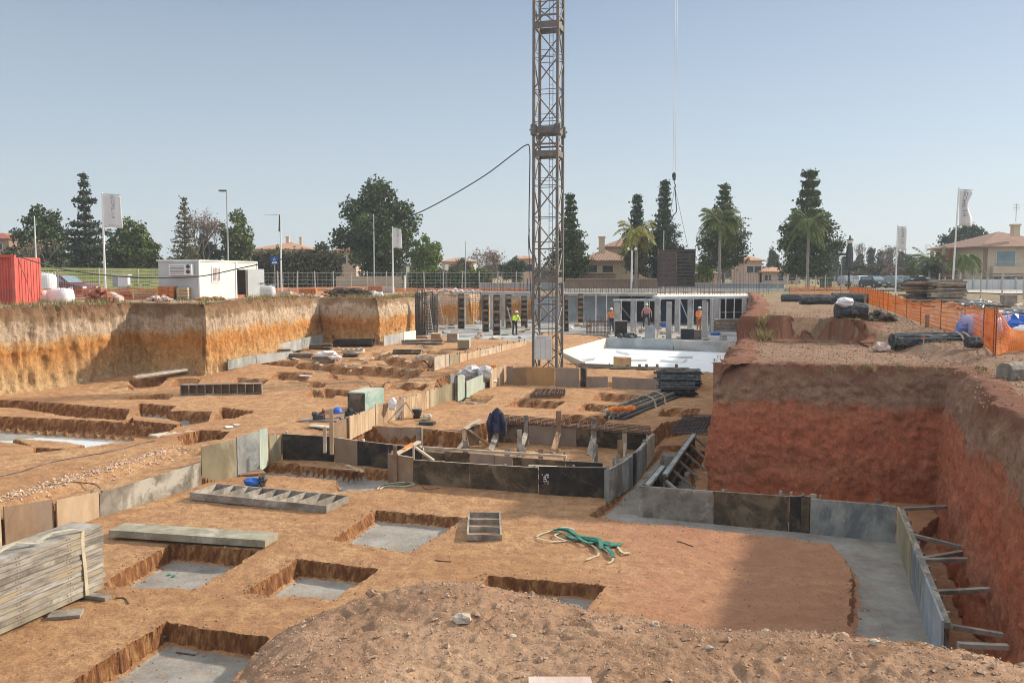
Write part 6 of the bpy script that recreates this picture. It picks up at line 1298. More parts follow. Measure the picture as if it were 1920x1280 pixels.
def conifer(x0, x1, ty, dist, mat, label, tiers=16, n=3600, size=.3, seed=1, start=.1, up=.25, gap=.5, power=.9, irr=.2, lean=0.0, group=None, name='conifer_tree'):
    """trunk with whorled boughs; boughs carry the needles so the sky shows between the whorls"""
    cx = (x0 + x1) / 2; b = D(cx, 530, dist); b.z = ground_at(b.x, dist); top = D(cx, ty, dist).z; Wt = (x1 - x0) * dist / FPX; Ht = top - b.z
    r = root(name, b, label, 'tree', group); rng = np.random.RandomState(seed); mb = MB()
    tip = b + Vector((lean, 0, Ht)); mb.tube([b, b.lerp(tip, .5), tip], [.028 * Ht * .6, .017 * Ht * .6, .03], 7); C = []
    for k in range(tiers):
        f = start + (1 - start) * (k / (tiers - .3)); z = f; g_ = (f - start) / (1 - start); R_ = Wt * .5 * ((1 - g_) ** power if power > 0 else (1 - .5 * (g_ / .52) ** 1.3 if g_ < .52 else .27 * (1 - g_) / .48 + .08)) * (1 - .35 * max(0, .18 - g_) / .18) * (1 + irr * rng.uniform(-1, 1)) + .035 * Wt
        nb = rng.randint(6, 9)
        for j in range(nb):
            a = 6.28 * j / nb + rng.rand() * .5 + k; L = R_ * rng.uniform(.75, 1.12); p = b.lerp(tip, z); q = p + Vector((math.cos(a) * L, math.sin(a) * L, L * up + rng.uniform(-.1, .1) * L))
            mb.tube([p, p.lerp(q, .6) - Vector((0, 0, L * .06)), q], [.05, .03, .012], 4)
            m = max(6, int(n / tiers / nb * (R_ / (Wt * .3)) ** .8)); t = (rng.rand(m) ** .6)[:, None]
            pp = np.array(tuple(p)) * (1 - t) + np.array(tuple(q)) * t; hh = Ht / tiers * (1 - (gap if power > 0 or g_ > .5 else .1))
            pp = pp + rng.normal(size=(m, 3)) * np.array([.10 * L + .05, .10 * L + .05, hh * .32]); C.append(pp)
    part(mb, 'trunk', M['bark'], r); leaves('crown', np.concatenate(C) - np.array(tuple(b)), size, M[mat], r, seed)
    return r
def bare_tree(x0, x1, ty, dist, label, seed, mat='twig', leafy=0, leafm='leaf_dry', name='bare_tree', depth=6, group=None):
    cx = (x0 + x1) / 2; b = D(cx, 530, dist); b.z = ground_at(b.x, dist); Ht = D(cx, ty, dist).z - b.z; Wt = (x1 - x0) * dist / FPX
    r = root(name, b, label, 'tree', group); rn_ = random.Random(seed); mb = MB(); C = []
    def grow(p, d_, L, rad, k):
        q_ = p + d_ * L; mb.tube([p, q_], [rad, rad * .7], 4 if k < 3 else 5, cap=False)
        if k == 0: C.append(tuple(q_)); return
        for _ in range(3 if k < depth else 4):
            e = (d_ + Vector((rn_.uniform(-1, 1) * Wt / Ht * 1.1, rn_.uniform(-1, 1) * Wt / Ht * 1.1, rn_.uniform(-.2, .5)))).normalized(); grow(q_, e, L * rn_.uniform(.62, .86), max(.012, rad * .62), k - 1)
    grow(b, Vector((0, 0, 1)), Ht * .26, Ht * .02, depth - 1)
    part(mb, 'trunk', M[mat], r)
    if leafy:
        rng = np.random.RandomState(seed); Cc = np.repeat(np.array(C), leafy, 0); Cc = Cc + rng.normal(size=Cc.shape) * .3; leaves('crown', Cc - np.array(tuple(b)), .22, M[leafm], r, seed)
    return r
def palm(cx, ty, by, dist, crown, label, seed=1, fr=30, mat='leaf_palm', droop=.9, up=.8, name='palm_tree', tr=.16):
    b = D(cx, by, dist); b.z = ground_at(b.x, dist); topz = D(cx, ty, dist).z; R_ = crown * dist / FPX; hub = Vector((b.x, b.y, topz - R_ * .55)); r = root(name, b, label, 'palm'); rn_ = random.Random(seed)
    mb = MB(); mb.tube([b, b.lerp(hub, .3), b.lerp(hub, .8), hub], [tr * 1.25, tr, tr * .9, tr * 1.1], 8); part(mb, 'trunk', M['bark_grey'], r)
    rng = np.random.RandomState(seed); V_, F_ = [], []
    for k in range(fr):
        a = k * 2.399; el = up * rn_.uniform(-.2, 1.9); L = R_ * rn_.uniform(.85, 1.2); d_ = Vector((math.cos(a), math.sin(a), 0)); P_ = []
        for i in range(8):
            t = i / 7; P_.append(hub + d_ * L * (t * (1 - .18 * t)) + Vector((0, 0, L * (el * t - droop * t * t))))
        side_ = Vector((-d_.y, d_.x, 0))
        for i in range(7):
            for s in (-1, 1):
                for m in range(3):
                    c = P_[i].lerp(P_[i + 1], m / 3); ln = L * .30 * math.sin(math.pi * min(.96, (i + m / 3 + .6) / 7.6)) ** .6; e = (side_ * s + (P_[i + 1] - P_[i]).normalized() * .6 + Vector((0, 0, -.55 - rn_.random() * .5))).normalized()
                    nn_ = len(V_); V_ += [tuple(c), tuple(c + e * ln * .5 + Vector((0, 0, .05))), tuple(c + e * ln), tuple(c + (P_[i + 1] - P_[i]).normalized() * .12 + e * ln * .4)]; F_.append((nn_, nn_ + 1, nn_ + 2, nn_ + 3))
    make_obj('crown', np.array(V_) - np.array(tuple(b)), F_, M[mat], r); return r
def hedge(x0, x1, ty, by, dist, mat, label, n=3000, size=.2, name='hedge', dep=1.2):
    a, b = D(x0, by, dist), D(x1, by, dist); z0 = ground_at(a.x, dist); h = D(x0, ty, dist).z - z0; rng = np.random.RandomState(int(x0)); C = np.stack([a.x + (b.x - a.x) * rng.rand(n), a.y + dep * (rng.rand(n) - .5), z0 + h * rng.rand(n) ** .7 * (1 + .06 * np.sin(np.linspace(0, 60, n)))], 1)
    r = root(name, (a.x, a.y, z0), label, 'hedge'); leaves('foliage', C - np.array([a.x, a.y, z0]), size, M[mat], r, 3)
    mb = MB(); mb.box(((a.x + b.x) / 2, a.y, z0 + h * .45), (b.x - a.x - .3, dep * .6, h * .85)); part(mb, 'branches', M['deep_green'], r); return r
broad_tree(20, 142, 392, 120, 'leaf_dark', 'broad dark green tree nearest the left edge behind the red container', 16, 5200, .42, 1, bottom=.05)
conifer(122, 205, 321, 112, 'leaf_cedar', 'ragged dark cedar with layered boughs beside the left flag', 13, 4600, .34, 2, start=.12, up=.10, gap=.66, power=1.1, irr=.6, name='cedar_tree')
broad_tree(196, 312, 412, 118, 'leaf_mid', 'rounded mid-green tree right of the left flagpole', 16, 5200, .40, 3, bottom=.02)
broad_tree(118, 210, 440, 125, 'leaf_dark', 'low dark tree under the boughs of the cedar', 9, 2600, .42, 33, bottom=.02)
bare_tree(45, 112, 440, 100, 'small leafless grey shrub in front of the leftmost dark tree', 4, depth=6, leafy=1)
conifer(322, 376, 368, 112, 'leaf_olive', 'thin see-through Norfolk pine behind the white cabin', 17, 1500, .26, 5, start=.12, up=.25, gap=.75, power=.8, irr=.35, name='thin_conifer')
bare_tree(345, 425, 388, 118, 'tangled brownish leafless tree between the thin pine and the street lamp', 6, depth=7, leafy=1)
broad_tree(345, 420, 440, 121, 'leaf_olive', 'dull low thicket below the leafless tree', 8, 2200, .36, 7, bottom=.02)
broad_tree(404, 488, 395, 122, 'leaf_mid', 'round green tree behind the tall street lamp', 14, 4200, .38, 8, bottom=.05)
broad_tree(484, 560, 466, 116, 'leaf_olive', 'low olive bushes left of the crossing sign', 8, 2200, .34, 9, bottom=.0, name='bush')
broad_tree(556, 646, 455, 114, 'leaf_dark', 'low dark bush with a domed top left of the giant pine', 9, 2800, .34, 10, bottom=.0, name='bush')
broad_tree(630, 796, 346, 118, 'leaf_dark', 'giant dark green pine in the centre left, tallest of the broad trees', 26, 11000, .40, 11, trunk=.5, bottom=.04)
broad_tree(756, 836, 440, 126, 'leaf_bright', 'bright yellow-green tree tucked behind the giant pine', 12, 3600, .36, 12, bottom=.04)
hedge(756, 922, 509, 540, 104, 'leaf_mid', 'long clipped green hedge behind the mesh fence left of the crane', 4200, .26)
bare_tree(832, 905, 478, 150, 'low brown leafless shrubbery left of the dry tree', 13, depth=6, leafy=3)
bare_tree(884, 952, 462, 140, 'dry brownish tree left of the crane with sparse leaves', 14, depth=6, leafy=4)
broad_tree(838, 900, 484, 150, 'leaf_olive', 'distant olive scrub above the hedge', 8, 1800, .36, 15, bottom=.0, name='bush')
broad_tree(936, 990, 482, 138, 'leaf_blue', 'small dark round tree just left of the crane', 9, 2200, .34, 16, bottom=.1)
def norfolk(x0, x1, ty, lab, seed, n=6500, tiers=17, start=.12, mat='leaf_blue', power=-1, dist=104, size=.27, gap=.68): return conifer(x0, x1, ty, dist, mat, lab, tiers, n, size, seed, start=start, up=.22, gap=gap, power=power, irr=.18, name='tiered_conifer')
norfolk(1030, 1106, 362, 'tiered conifer directly behind the crane mast', 21, 7500, 15, .10, 'leaf_dark')
norfolk(1164, 1222, 364, 'tiered conifer with a slim top left of the hanging hook', 22, 4800, 15, .25)
norfolk(1210, 1278, 337, 'tallest slender tiered conifer behind the hanging shutter', 23, 8200, 18, .10)
norfolk(1306, 1406, 345, 'broad tiered conifer behind the palm right of the hanging shutter', 24, 7000, 15, .22, 'leaf_dark')
norfolk(1456, 1572, 315, 'big stepped conifer at the right with a bare-gapped top', 25, 12000, 11, .14, 'leaf_dark', size=.32, gap=.65)
palm(1192, 412, 545, 98, 46, 'palm with yellowing fronds before the slim-topped conifer', 31, mat='leaf_yellow', droop=1.0)
broad_tree(1166, 1222, 440, 101, 'leaf_olive', 'yellowish leafy mass under the palm left of the hanging shutter', 8, 2400, .3, 34, bottom=.25)
palm(1348, 388, 545, 96, 52, 'tall palm with drooping green fronds right of the hanging shutter', 32, 40, droop=.95)
palm(1513, 392, 548, 96, 46, 'slender palm growing in front of the big stepped conifer', 33, 40, droop=1.0)
broad_tree(1300, 1344, 482, 112, 'leaf_bright', 'weeping yellow-green tree between shutter and palm', 7, 2200, .3, 35, bottom=.05)
broad_tree(1756, 1868, 424, 150, 'leaf_blue', 'flat-topped umbrella pine rising behind the villa', 14, 5000, .42, 36, bottom=.55, flat=1.2)
palm(1742, 468, 530, 120, 38, 'bushy palm left of the villa', 37, 30, 'leaf_mid', .8)
broad_tree(1722, 1766, 488, 121, 'leaf_blue', 'dense shrub below the bushy palm left of the villa', 7, 1800, .3, 38, bottom=.0, name='bush')
palm(1806, 452, 535, 102, 44, 'fan-headed palm standing before the villa wall', 39, 30, 'leaf_mid', 1.0, .3)
bare_tree(1640, 1700, 452, 165, 'pale leafless tree between the ornamental lamp and the far flag', 41, depth=6, leafy=1)
bare_tree(1592, 1622, 440, 190, 'tall thin leafless poplar beside the ornamental lamp', 42, depth=6)
broad_tree(1690, 1728, 482, 140, 'leaf_mid', 'light green rounded tree right of the far flag', 7, 1700, .34, 43, bottom=.0)
broad_tree(1560, 1660, 492, 150, 'leaf_olive', 'low grey-green thicket behind the parked cars', 10, 2400, .4, 44, bottom=.0, name='bush')
broad_tree(1640, 1700, 496, 148, 'leaf_dry', 'brown scrub around the parked cars', 8, 1700, .34, 45, bottom=.0, name='bush')
CYX = [1446, 1453, 1545, 1558, 1566, 1632, 1650, 1666, 1688, 1612, 1700, 1582]
for i, (x, t, w_) in enumerate(((1446, 470, 7), (1453, 480, 6), (1545, 478, 6), (1558, 472, 7), (1566, 478, 5), (1632, 468, 8), (1650, 474, 7), (1666, 470, 7), (1688, 475, 7), (1612, 480, 6), (1700, 482, 6), (1582, 484, 5))):
    conifer(x - w_ / 1.2, x + w_ / 1.2, t, 190, 'leaf_blue', 'dark cypress in the far distance, ' + ORD[sorted(CYX).index(x)] + ' of them from the left', 22, 700, .5, 50 + i, start=.02, up=1.5, gap=.1, power=.5, group='distant cypresses', name='cypress_tree')
def far_band(x0, x1, ty, dist, mat, label, n, seed):
    a = D(x0, 520, dist); b = D(x1, 520, dist); z0 = ground_at(0, dist); rng = np.random.RandomState(seed); x = a.x + (b.x - a.x) * rng.rand(n); top = D(x0, ty, dist).z - z0
    hmax = top * (.55 + .45 * (.5 + .5 * np.sin(x * .13 + seed) * np.cos(x * .37 + 1)))
    C = np.stack([x, dist + rng.rand(n) * 8, z0 + hmax * rng.rand(n) ** .6], 1); o = leaves('treeline', C, .9, M[mat], None, seed); tag(o, label, 'tree line', kind='stuff')
far_band(-80, 640, 478, 210, 'leaf_dark', 'continuous dark wood closing the view behind the trees on the left', 9000, 1)
far_band(640, 1460, 496, 240, 'leaf_olive', 'low distant belt of scrub and trees behind the houses in the middle', 9000, 2)
far_band(1440, 2000, 494, 240, 'leaf_blue', 'low hazy belt of trees on the horizon at the right', 7000, 3)

# ------------------------------------------------------------------ houses
def window(mb_frame, mb_glass, c, w_, h_, n, e):
    for s in (-1, 1): mb_frame.beam(c + e * s * w_ / 2 - Vector((0, 0, h_ / 2)), c + e * s * w_ / 2 + Vector((0, 0, h_ / 2)), .08, .1, up=n); mb_frame.beam(c - e * w_ / 2 + Vector((0, 0, s * h_ / 2)), c + e * w_ / 2 + Vector((0, 0, s * h_ / 2)), .1, .08)
    mb_frame.beam(c - Vector((0, 0, h_ / 2)), c + Vector((0, 0, h_ / 2)), .06, .08, up=n)
    a = c - e * w_ / 2; b = c + e * w_ / 2; v = Vector((0, 0, h_ / 2)); o = n * .03; mb_glass.hexa([a - v + o, b - v + o, b - v + o * 2, a - v + o * 2], [a + v + o, b + v + o, b + v + o * 2, a + v + o * 2])
def house(x0, x1, eave, base, dist, depth, ridge, wall, roof, label, wins=(), rz=0.0, chimney=None, name='house', gable=False, over=.5, win_mat='window_dark'):
    a, b = D(x0, base, dist), D(x1, base, dist); z0 = min(a.z, ground_at(a.x, dist)); ze = D(x0, eave, dist).z; zr = D(x0, ridge, dist).z; L = b.x - a.x; c0, s0 = math.cos(rz), math.sin(rz)
    def T(x, y, z): return Vector((a.x + x * c0 - y * s0, a.y + x * s0 + y * c0, z))
    r = root(name, T(0, 0, z0), label, 'house'); mb = MB(); mb.hexa([T(0, 0, z0), T(L, 0, z0), T(L, depth, z0), T(0, depth, z0)], [T(0, 0, ze), T(L, 0, ze), T(L, depth, ze), T(0, depth, ze)]); part(mb, 'wall', M[wall], r)
    o = over; mb = MB(); ez = ze + .02; k = min(depth / 2, L / 2) if not gable else .0
    V_ = [T(-o, -o, ez), T(L + o, -o, ez), T(L + o, depth + o, ez), T(-o, depth + o, ez), T(k if not gable else -o, depth / 2, zr), T(L - k if not gable else L + o, depth / 2, zr)]
    V_ += [v - Vector((0, 0, .16)) for v in V_[:4]]
    mb.add(V_, [(0, 1, 5, 4), (1, 2, 5), (2, 3, 4, 5), (3, 0, 4), (0, 6, 7, 1), (1, 7, 8, 2), (2, 8, 9, 3), (3, 9, 6, 0), (9, 8, 7, 6)]); rf = part(mb, 'roof', M[roof], r)
    if chimney:
        for (cx, cy, h_, w_) in chimney:
            mb = MB(); p = T(cx * L, cy * depth, zr - .8); mb.box((p.x, p.y, p.z + h_ / 2), (w_, w_, h_)); mb.box((p.x, p.y, p.z + h_ + .1), (w_ * 1.25, w_ * 1.25, .2)); part(mb, 'chimney', M['render_cream'], rf)
    for (fx, wz, w_, h_) in wins:
        c = T(fx * L, -.02, ze - wz); mf, mg = MB(), MB(); window(mf, mg, c, w_, h_, Vector((s0, -c0, 0)), Vector((c0, s0, 0))); wo = part(mf, 'window', M['white_paint'], r); part(mg, 'pane', M[win_mat], wo)
    return r, T, L, z0, ze, zr
house(-70, 19, 447, 520, 170, 12, 434, 'render_brown', 'roof_tiles_red', 'red-roofed house cut off by the left edge', ((.8, 1.5, 1.2, 1.1),))
house(478, 580, 467, 520, 150, 12, 452, 'render_cream', 'roof_tiles_orange', 'long low house with a broad orange tiled roof behind the left bushes', ((.1, 1.6, 1.2, 1.2), (.35, 1.6, 1.2, 1.2), (.6, 1.6, 1.2, 1.2), (.85, 1.6, 1.2, 1.2)), chimney=((.45, .5, 1.6, .5), (.7, .5, 1.5, .4)))
hedge(478, 640, 474, 530, 112, 'leaf_olive', 'uneven olive shrub belt hiding the walls of the long low house', 5200, .34, 'shrub_belt', 3)
house(626, 668, 470, 520, 152, 9, 458, 'render_beige', 'roof_tiles', 'small pale house half hidden left of the giant pine', ((.4, 1.6, 1.2, 1.2),))
house(828, 888, 490, 520, 170, 10, 482, 'render_cream', 'roof_tiles_orange', 'long pale house far behind the hedge', ((.3, 1.6, 1.2, 1.2), (.7, 1.6, 1.2, 1.2)))
house(966, 1002, 485, 525, 160, 10, 478, 'render_pink', 'roof_tiles_orange', 'peach-coloured house beside the small dark tree left of the crane', ((.35, 1.6, 1.4, 1.4), (.7, 1.6, 1.2, 1.2)))
house(1098, 1180, 488, 530, 112, 9, 466, 'render_beige', 'roof_tiles', 'beige villa with a brown hipped roof right of the crane', ((.12, 1.3, 1.6, 1.5), (.5, 1.2, 1.3, 1.1)), chimney=((.42, .35, 2.2, .7),))
house(1138, 1210, 462, 500, 120, 9, 445, 'render_beige', 'roof_tiles', 'upper block of the beige villa with the higher tiled roof', ((.4, 1.4, 1.2, 1.1),))
house(1396, 1428, 488, 530, 150, 9, 478, 'render_pink', 'roof_tiles_orange', 'pinkish house right of the broad tiered conifer', ((.3, 1.5, 1.1, 1.1), (.75, 1.5, 1.1, 1.1)))
house(1424, 1500, 509, 530, 150, 9, 500, 'render_pink', 'roof_tiles_orange', 'low salmon-coloured building left of the big stepped conifer', ((.2, 1.0, 1.1, .9), (.5, 1.0, 1.1, .9), (.8, 1.0, 1.1, .9)))
house(1300, 1352, 512, 532, 140, 8, 503, 'render_pink', 'roof_tiles', 'low pink building behind the weeping tree', ((.5, 1.0, 1.1, .9),))
# villa at the right
r, T, L, z0, ze, zr = house(1842, 1996, 462, 532, 112, 12.5, 430, 'render_cream', 'roof_tiles', 'large cream villa with brown tiled roof at the right edge', ((.27, 1.45, 2.3, 1.7), (.24, 4.4, 2.2, 1.6)), win_mat='window_glass', over=.9, chimney=((.44, .1, 1.3, .8),))
mb = MB(); mb.box(tuple(T(.30 * L, -.35, ze - 2.9)), (L * .42, .7, .9)); part(mb, 'balcony', M['render_cream'], r)
mb = MB(); mb.tube([T(.10 * L, -.7, ze - 1.95), T(.5 * L, -.7, ze - 1.95)], .04, 5); mb.tube([T(.10 * L, -.7, ze - 2.2), T(.5 * L, -.7, ze - 2.2)], .03, 5); part(mb, 'railing', M['galvanised'], r)
mb = MB(); mb.box(tuple(T(.3 * L, -.5, ze - 3.55)), (L * .46, 1.0, .25)); part(mb, 'awning_slab', M['render_beige'], r)
mb = MB(); mb.box(tuple(T(.02 * L, -.06, (z0 + ze) / 2 - .1)), (.5, .1, ze - z0 - .3)); part(mb, 'corner_strip', M['render_brown'], r)
mb = MB(); c = T(.44 * L, 1.2, zr + 1.0); mb.tube([c, c + Vector((0, 0, 2.2))], .04, 5)
for k in range(4): mb.tube([c + Vector((-.4, 0, 1.5 + .2 * k)), c + Vector((.4, 0, 1.5 + .2 * k))], .025, 4)
part(mb, 'aerial', M['galvanised'], r)
for k in range(4): mb = MB(); c = T(-1.0, 6.5 + k * 1.7, (z0 + ze) / 2); mb.box(tuple(c), (.35, .35, ze - z0 - .1)); part(mb, 'porch_column', M['render_pink' if k % 2 else 'roof_tiles_red'], r)
mb = MB(); mb.box(tuple(T(-.6, 9, (z0 + ze) / 2 - .2)), (1.1, 5.6, .3)); part(mb, 'side_balcony', M['wall_white'], r)
# boundary walls
def wallrun(x0, x1, ty, dist, mt, label, th_=.25, name='boundary_wall', posts=0, d2=None, cap=None, cat='wall'):
    a, b = D(x0, 530, dist), D(x1, 530, d2 or dist); za, zb_ = ground_at(a.x, a.y) - .2, ground_at(b.x, b.y) - .2; h = D(x0, ty, dist).z; h2 = D(x1, ty, d2 or dist).z if d2 else h; a.z, b.z = za, zb_; n = off_dir(a, b)
    r = root(name, a, label, cat); mb = MB(); t0, t1 = Vector((a.x, a.y, h)), Vector((b.x, b.y, h2)); mb.hexa([a, b, b + n * th_, a + n * th_], [t0, t1, t1 + n * th_, t0 + n * th_]); part(mb, 'wall_face', M[mt], r)
    if cap: mb = MB(); mb.beam(t0 + n * th_ / 2 + Vector((0, 0, .05)), t1 + n * th_ / 2 + Vector((0, 0, .05)), th_ + .14, .1); part(mb, 'coping', M[cap], r)
    for k in range(posts): mb = MB(); p = a.lerp(b, (k + .5) / posts) - n * .08; mb.box((p.x, p.y, (p.z + h) / 2 + .1), (.12, .12, h - p.z + .3)); part(mb, 'pier', M['galvanised'], r)
    return r
wallrun(1758, 2050, 524, 100, 'wall_white', 'pale grey boundary wall with thin posts before the villa', posts=11)
wallrun(1060, 1232, 524, 100, 'render_brown', 'brown stone boundary wall right of the crane under the conifers', cap='render_beige')
wallrun(1230, 1470, 532, 101, 'garden_wall', 'low grey boundary wall behind the palms in the middle', cap='wall_white')
wallrun(900, 1062, 532, 102, 'garden_wall', 'low grey boundary wall behind the crane mast', cap='wall_white')
wallrun(1064, 1154, 512, 106, 'render_brown', 'tall brown garden wall with a flat canopy before the beige villa', cap='render_cream')
wallrun(630, 770, 518, 110, 'render_beige', 'beige garden wall behind the mesh fence under the giant pine')
wallrun(1040, 1470, 541, 94, 'wall_white', 'long cream kerb wall along the street behind the basement slab', name='kerb_wall')
wallrun(1470, 1640, 545, 97, 'render_cream', 'long pale kerb wall under the stepped conifer', name='kerb_wall')
# street surfaces
def ground_sheet(name, pts, z, mt, kind='structure'):
    mb = MB(); mb.add([(p[0], p[1], z) for p in pts], [tuple(range(len(pts)))]); o = make_obj(name, mb.v, mb.f, M[mt]); o['kind'] = kind; return o
ground_sheet('road', [(-130, 96), (150, 96), (150, 106), (-130, 106)], 3.52, 'asphalt'); ground_sheet('car_park', [(44, 80), (150, 70), (150, 95.9), (40, 95.9)], 3.515, 'paving'); ground_sheet('lawn', [(-150, 62), (-34, 70), (-34, 95.8), (-150, 95.8)], 3.99, 'lawn'); ground_sheet('access_road', [(46, 106.1), (70, 106.1), (110, 260), (86, 260)], 3.53, 'asphalt')
# ------------------------------------------------------------------ things standing on the upper ground
def zg(x, y): return float(zplat(x, y)) + .03
def at(px, py, dist=None):
    """place on the upper ground along a bearing"""
    if dist is None:
        lo = 12.0
        while lo < 2000:      # first place where the bearing meets the ground
            p = D(px, py, lo)
            if p.z < zg(p.x, p.y): break
            lo *= 1.01
        p = D(px, py, lo); p.z = zg(p.x, p.y); return p
    p = D(px, py, dist); p.z = zg(p.x, p.y); return p
def box_part(r, name, c, d_, mt, rz=0.0): mb = MB(); mb.box(tuple(c), d_, rz); return part(mb, name, M[mt], r)
# red container
c = at(28, 574, 40.2); c.z -= .1; r = root('shipping_container', c, 'red corrugated shipping container cut off by the left edge', 'container'); H_ = D(28, 478, 40.2).z - c.z
mb = MB(); L_ = 5.8; n_ = 46; V_ = []
for i in range(n_ * 4 + 1):
    x = -L_ * i / (n_ * 4); dd = (.0, .0, .05, .05)[i % 4]; V_ += [(c.x + x, c.y + dd, c.z + .12), (c.x + x, c.y + dd, c.z + H_ - .1)]
mb.add(V_, [(2 * i, 2 * i + 2, 2 * i + 3, 2 * i + 1) for i in range(n_ * 4)]); mb.box((c.x - L_ / 2, c.y + 1.25, c.z + H_ / 2), (L_ - .02, 2.2, H_ - .2)); part(mb, 'corrugated_wall', M['red_container'], r)
for x in (0, -L_): box_part(r, 'corner_post', (c.x + x, c.y + .03, c.z + H_ / 2), (.16, .16, H_), 'red_container')
for z in (.07, H_ - .05): box_part(r, 'side_rail', (c.x - L_ / 2, c.y + .02, c.z + z), (L_ - .17, .14, .12), 'red_container')
for x in (.0,): 
    for k in range(4): box_part(r, 'lock_rod', (c.x + .09, c.y + .5 + .5 * k, c.z + H_ / 2), (.03, .04, H_ * .85), 'red_container')
# site cabin
A = at(374, 563, 49.5); B = at(482, 553, 57.5); C_ = at(318, 561, 52.5); hA = D(372, 490, 49.5).z - A.z
r = root('site_cabin', A, 'white site office cabin with open dark doorway and air conditioner', 'cabin')
e1 = U(A, B); n1 = Vector((-e1.y, e1.x, 0)); L1 = (Vector((B.x - A.x, B.y - A.y, 0))).length; Wc = 2.3
z0 = A.z - .1; zt = A.z + hA
def P3(u, v, z): q_ = A + e1 * u + n1 * v; return Vector((q_.x, q_.y, z))
mb = MB(); mb.hexa([P3(0, 0, z0), P3(L1 * .60, 0, z0), P3(L1 * .60, .06, z0), P3(0, .06, z0)], [P3(0, 0, zt), P3(L1 * .60, 0, zt), P3(L1 * .60, .06, zt), P3(0, .06, zt)]); part(mb, 'long_wall', M['cabin_cream'], r)
mb = MB(); mb.hexa([P3(L1 * .60, 0, z0 + 1.72), P3(L1 * .80, 0, z0 + 1.72), P3(L1 * .80, .06, z0 + 1.72), P3(L1 * .60, .06, z0 + 1.72)], [P3(L1 * .60, 0, zt), P3(L1 * .80, 0, zt), P3(L1 * .80, .06, zt), P3(L1 * .60, .06, zt)]); part(mb, 'lintel', M['cabin_cream'], r)
mb = MB(); mb.hexa([P3(L1 * .80, 0, z0), P3(L1, 0, z0), P3(L1, .06, z0), P3(L1 * .80, .06, z0)], [P3(L1 * .80, 0, zt), P3(L1, 0, zt), P3(L1, .06, zt), P3(L1 * .80, .06, zt)]); part(mb, 'long_wall', M['cabin_cream'], r)
mb = MB(); mb.hexa([P3(0, .07, z0), P3(.06, .07, z0), P3(.06, Wc, z0), P3(0, Wc, z0)], [P3(0, .07, zt), P3(.06, .07, zt), P3(.06, Wc, zt), P3(0, Wc, zt)]); mb.hexa([P3(.07, Wc, z0), P3(L1, Wc, z0), P3(L1, Wc + .05, z0), P3(.07, Wc + .05, z0)], [P3(.07, Wc, zt), P3(L1, Wc, zt), P3(L1, Wc + .05, zt), P3(.07, Wc + .05, zt)]); mb.hexa([P3(L1 - .05, .07, z0), P3(L1, .07, z0), P3(L1, Wc - .01, z0), P3(L1 - .05, Wc - .01, z0)], [P3(L1 - .05, .07, zt), P3(L1, .07, zt), P3(L1, Wc - .01, zt), P3(L1 - .05, Wc - .01, zt)]); part(mb, 'end_wall', M['cabin_side'], r)
mb = MB(); mb.hexa([P3(-.05, -.05, zt), P3(L1 + .05, -.05, zt), P3(L1 + .05, Wc + .1, zt), P3(-.05, Wc + .1, zt)], [P3(-.05, -.05, zt + .09), P3(L1 + .05, -.05, zt + .09), P3(L1 + .05, Wc + .1, zt + .09), P3(-.05, Wc + .1, zt + .09)]); part(mb, 'roof', M['cabin_cream'], r)
mb = MB(); mb.hexa([P3(.1, .1, z0), P3(L1 - .1, .1, z0), P3(L1 - .1, Wc - .05, z0), P3(.1, Wc - .05, z0)], [P3(.1, .1, z0 + .2), P3(L1 - .1, .1, z0 + .2), P3(L1 - .1, Wc - .05, z0 + .2), P3(.1, Wc - .05, z0 + .2)]); part(mb, 'floor', M['rubble_red'], r)
for u in (0, L1 * .60, L1): mb = MB(); mb.beam(P3(u, -.03, z0), P3(u, -.03, zt), .12, .06, up=n1); part(mb, 'corner_post', M['white_paint'], r)
mb = MB(); dr = P3(L1 * .80, -.04, z0 + .08); dv = (e1 * .85 - n1 * .5).normalized() * 1.3; dv = e1 * 1.25 - n1 * .55; mb.hexa([dr, dr + dv, dr + dv - n1 * .05, dr - n1 * .05], [v + Vector((0, 0, 1.68)) for v in (dr, dr + dv, dr + dv - n1 * .05, dr - n1 * .05)]); dd = part(mb, 'door', M['cabin_side'], r)
mb = MB(); mb.beam(dr + dv * .7 - n1 * .1 + Vector((0, 0, .8)), dr + dv * .95 - n1 * .1 + Vector((0, 0, .8)), .04, .04); part(mb, 'handle', M['dark_steel'], dd)
u0, u1 = L1 * .19, L1 * .33; mb = MB(); mb.hexa([P3(u0, -.05, z0 + 1.0), P3(u1, -.05, z0 + 1.0), P3(u1, -.005, z0 + 1.0), P3(u0, -.005, z0 + 1.0)], [P3(u0, -.05, z0 + 1.9), P3(u1, -.05, z0 + 1.9), P3(u1, -.005, z0 + 1.9), P3(u0, -.005, z0 + 1.9)]); wn = part(mb, 'window', M['white_paint'], r)
mb = MB(); w0, w1 = u0 + .14, u1 - .14; mb.hexa([P3(w0, -.08, z0 + 1.1), P3(w1, -.08, z0 + 1.1), P3(w1, -.052, z0 + 1.1), P3(w0, -.052, z0 + 1.1)], [P3(w0, -.08, z0 + 1.8), P3(w1, -.08, z0 + 1.8), P3(w1, -.052, z0 + 1.8), P3(w0, -.052, z0 + 1.8)]); part(mb, 'shutter', M['shutter_rose'], wn)
for k in range(5): mb = MB(); u = w0 + (w1 - w0) * (k + .5) / 5; mb.beam(P3(u, -.10, z0 + 1.05), P3(u, -.10, z0 + 1.85), .03, .03, up=n1); part(mb, 'window_bar', M['white_paint'], wn)
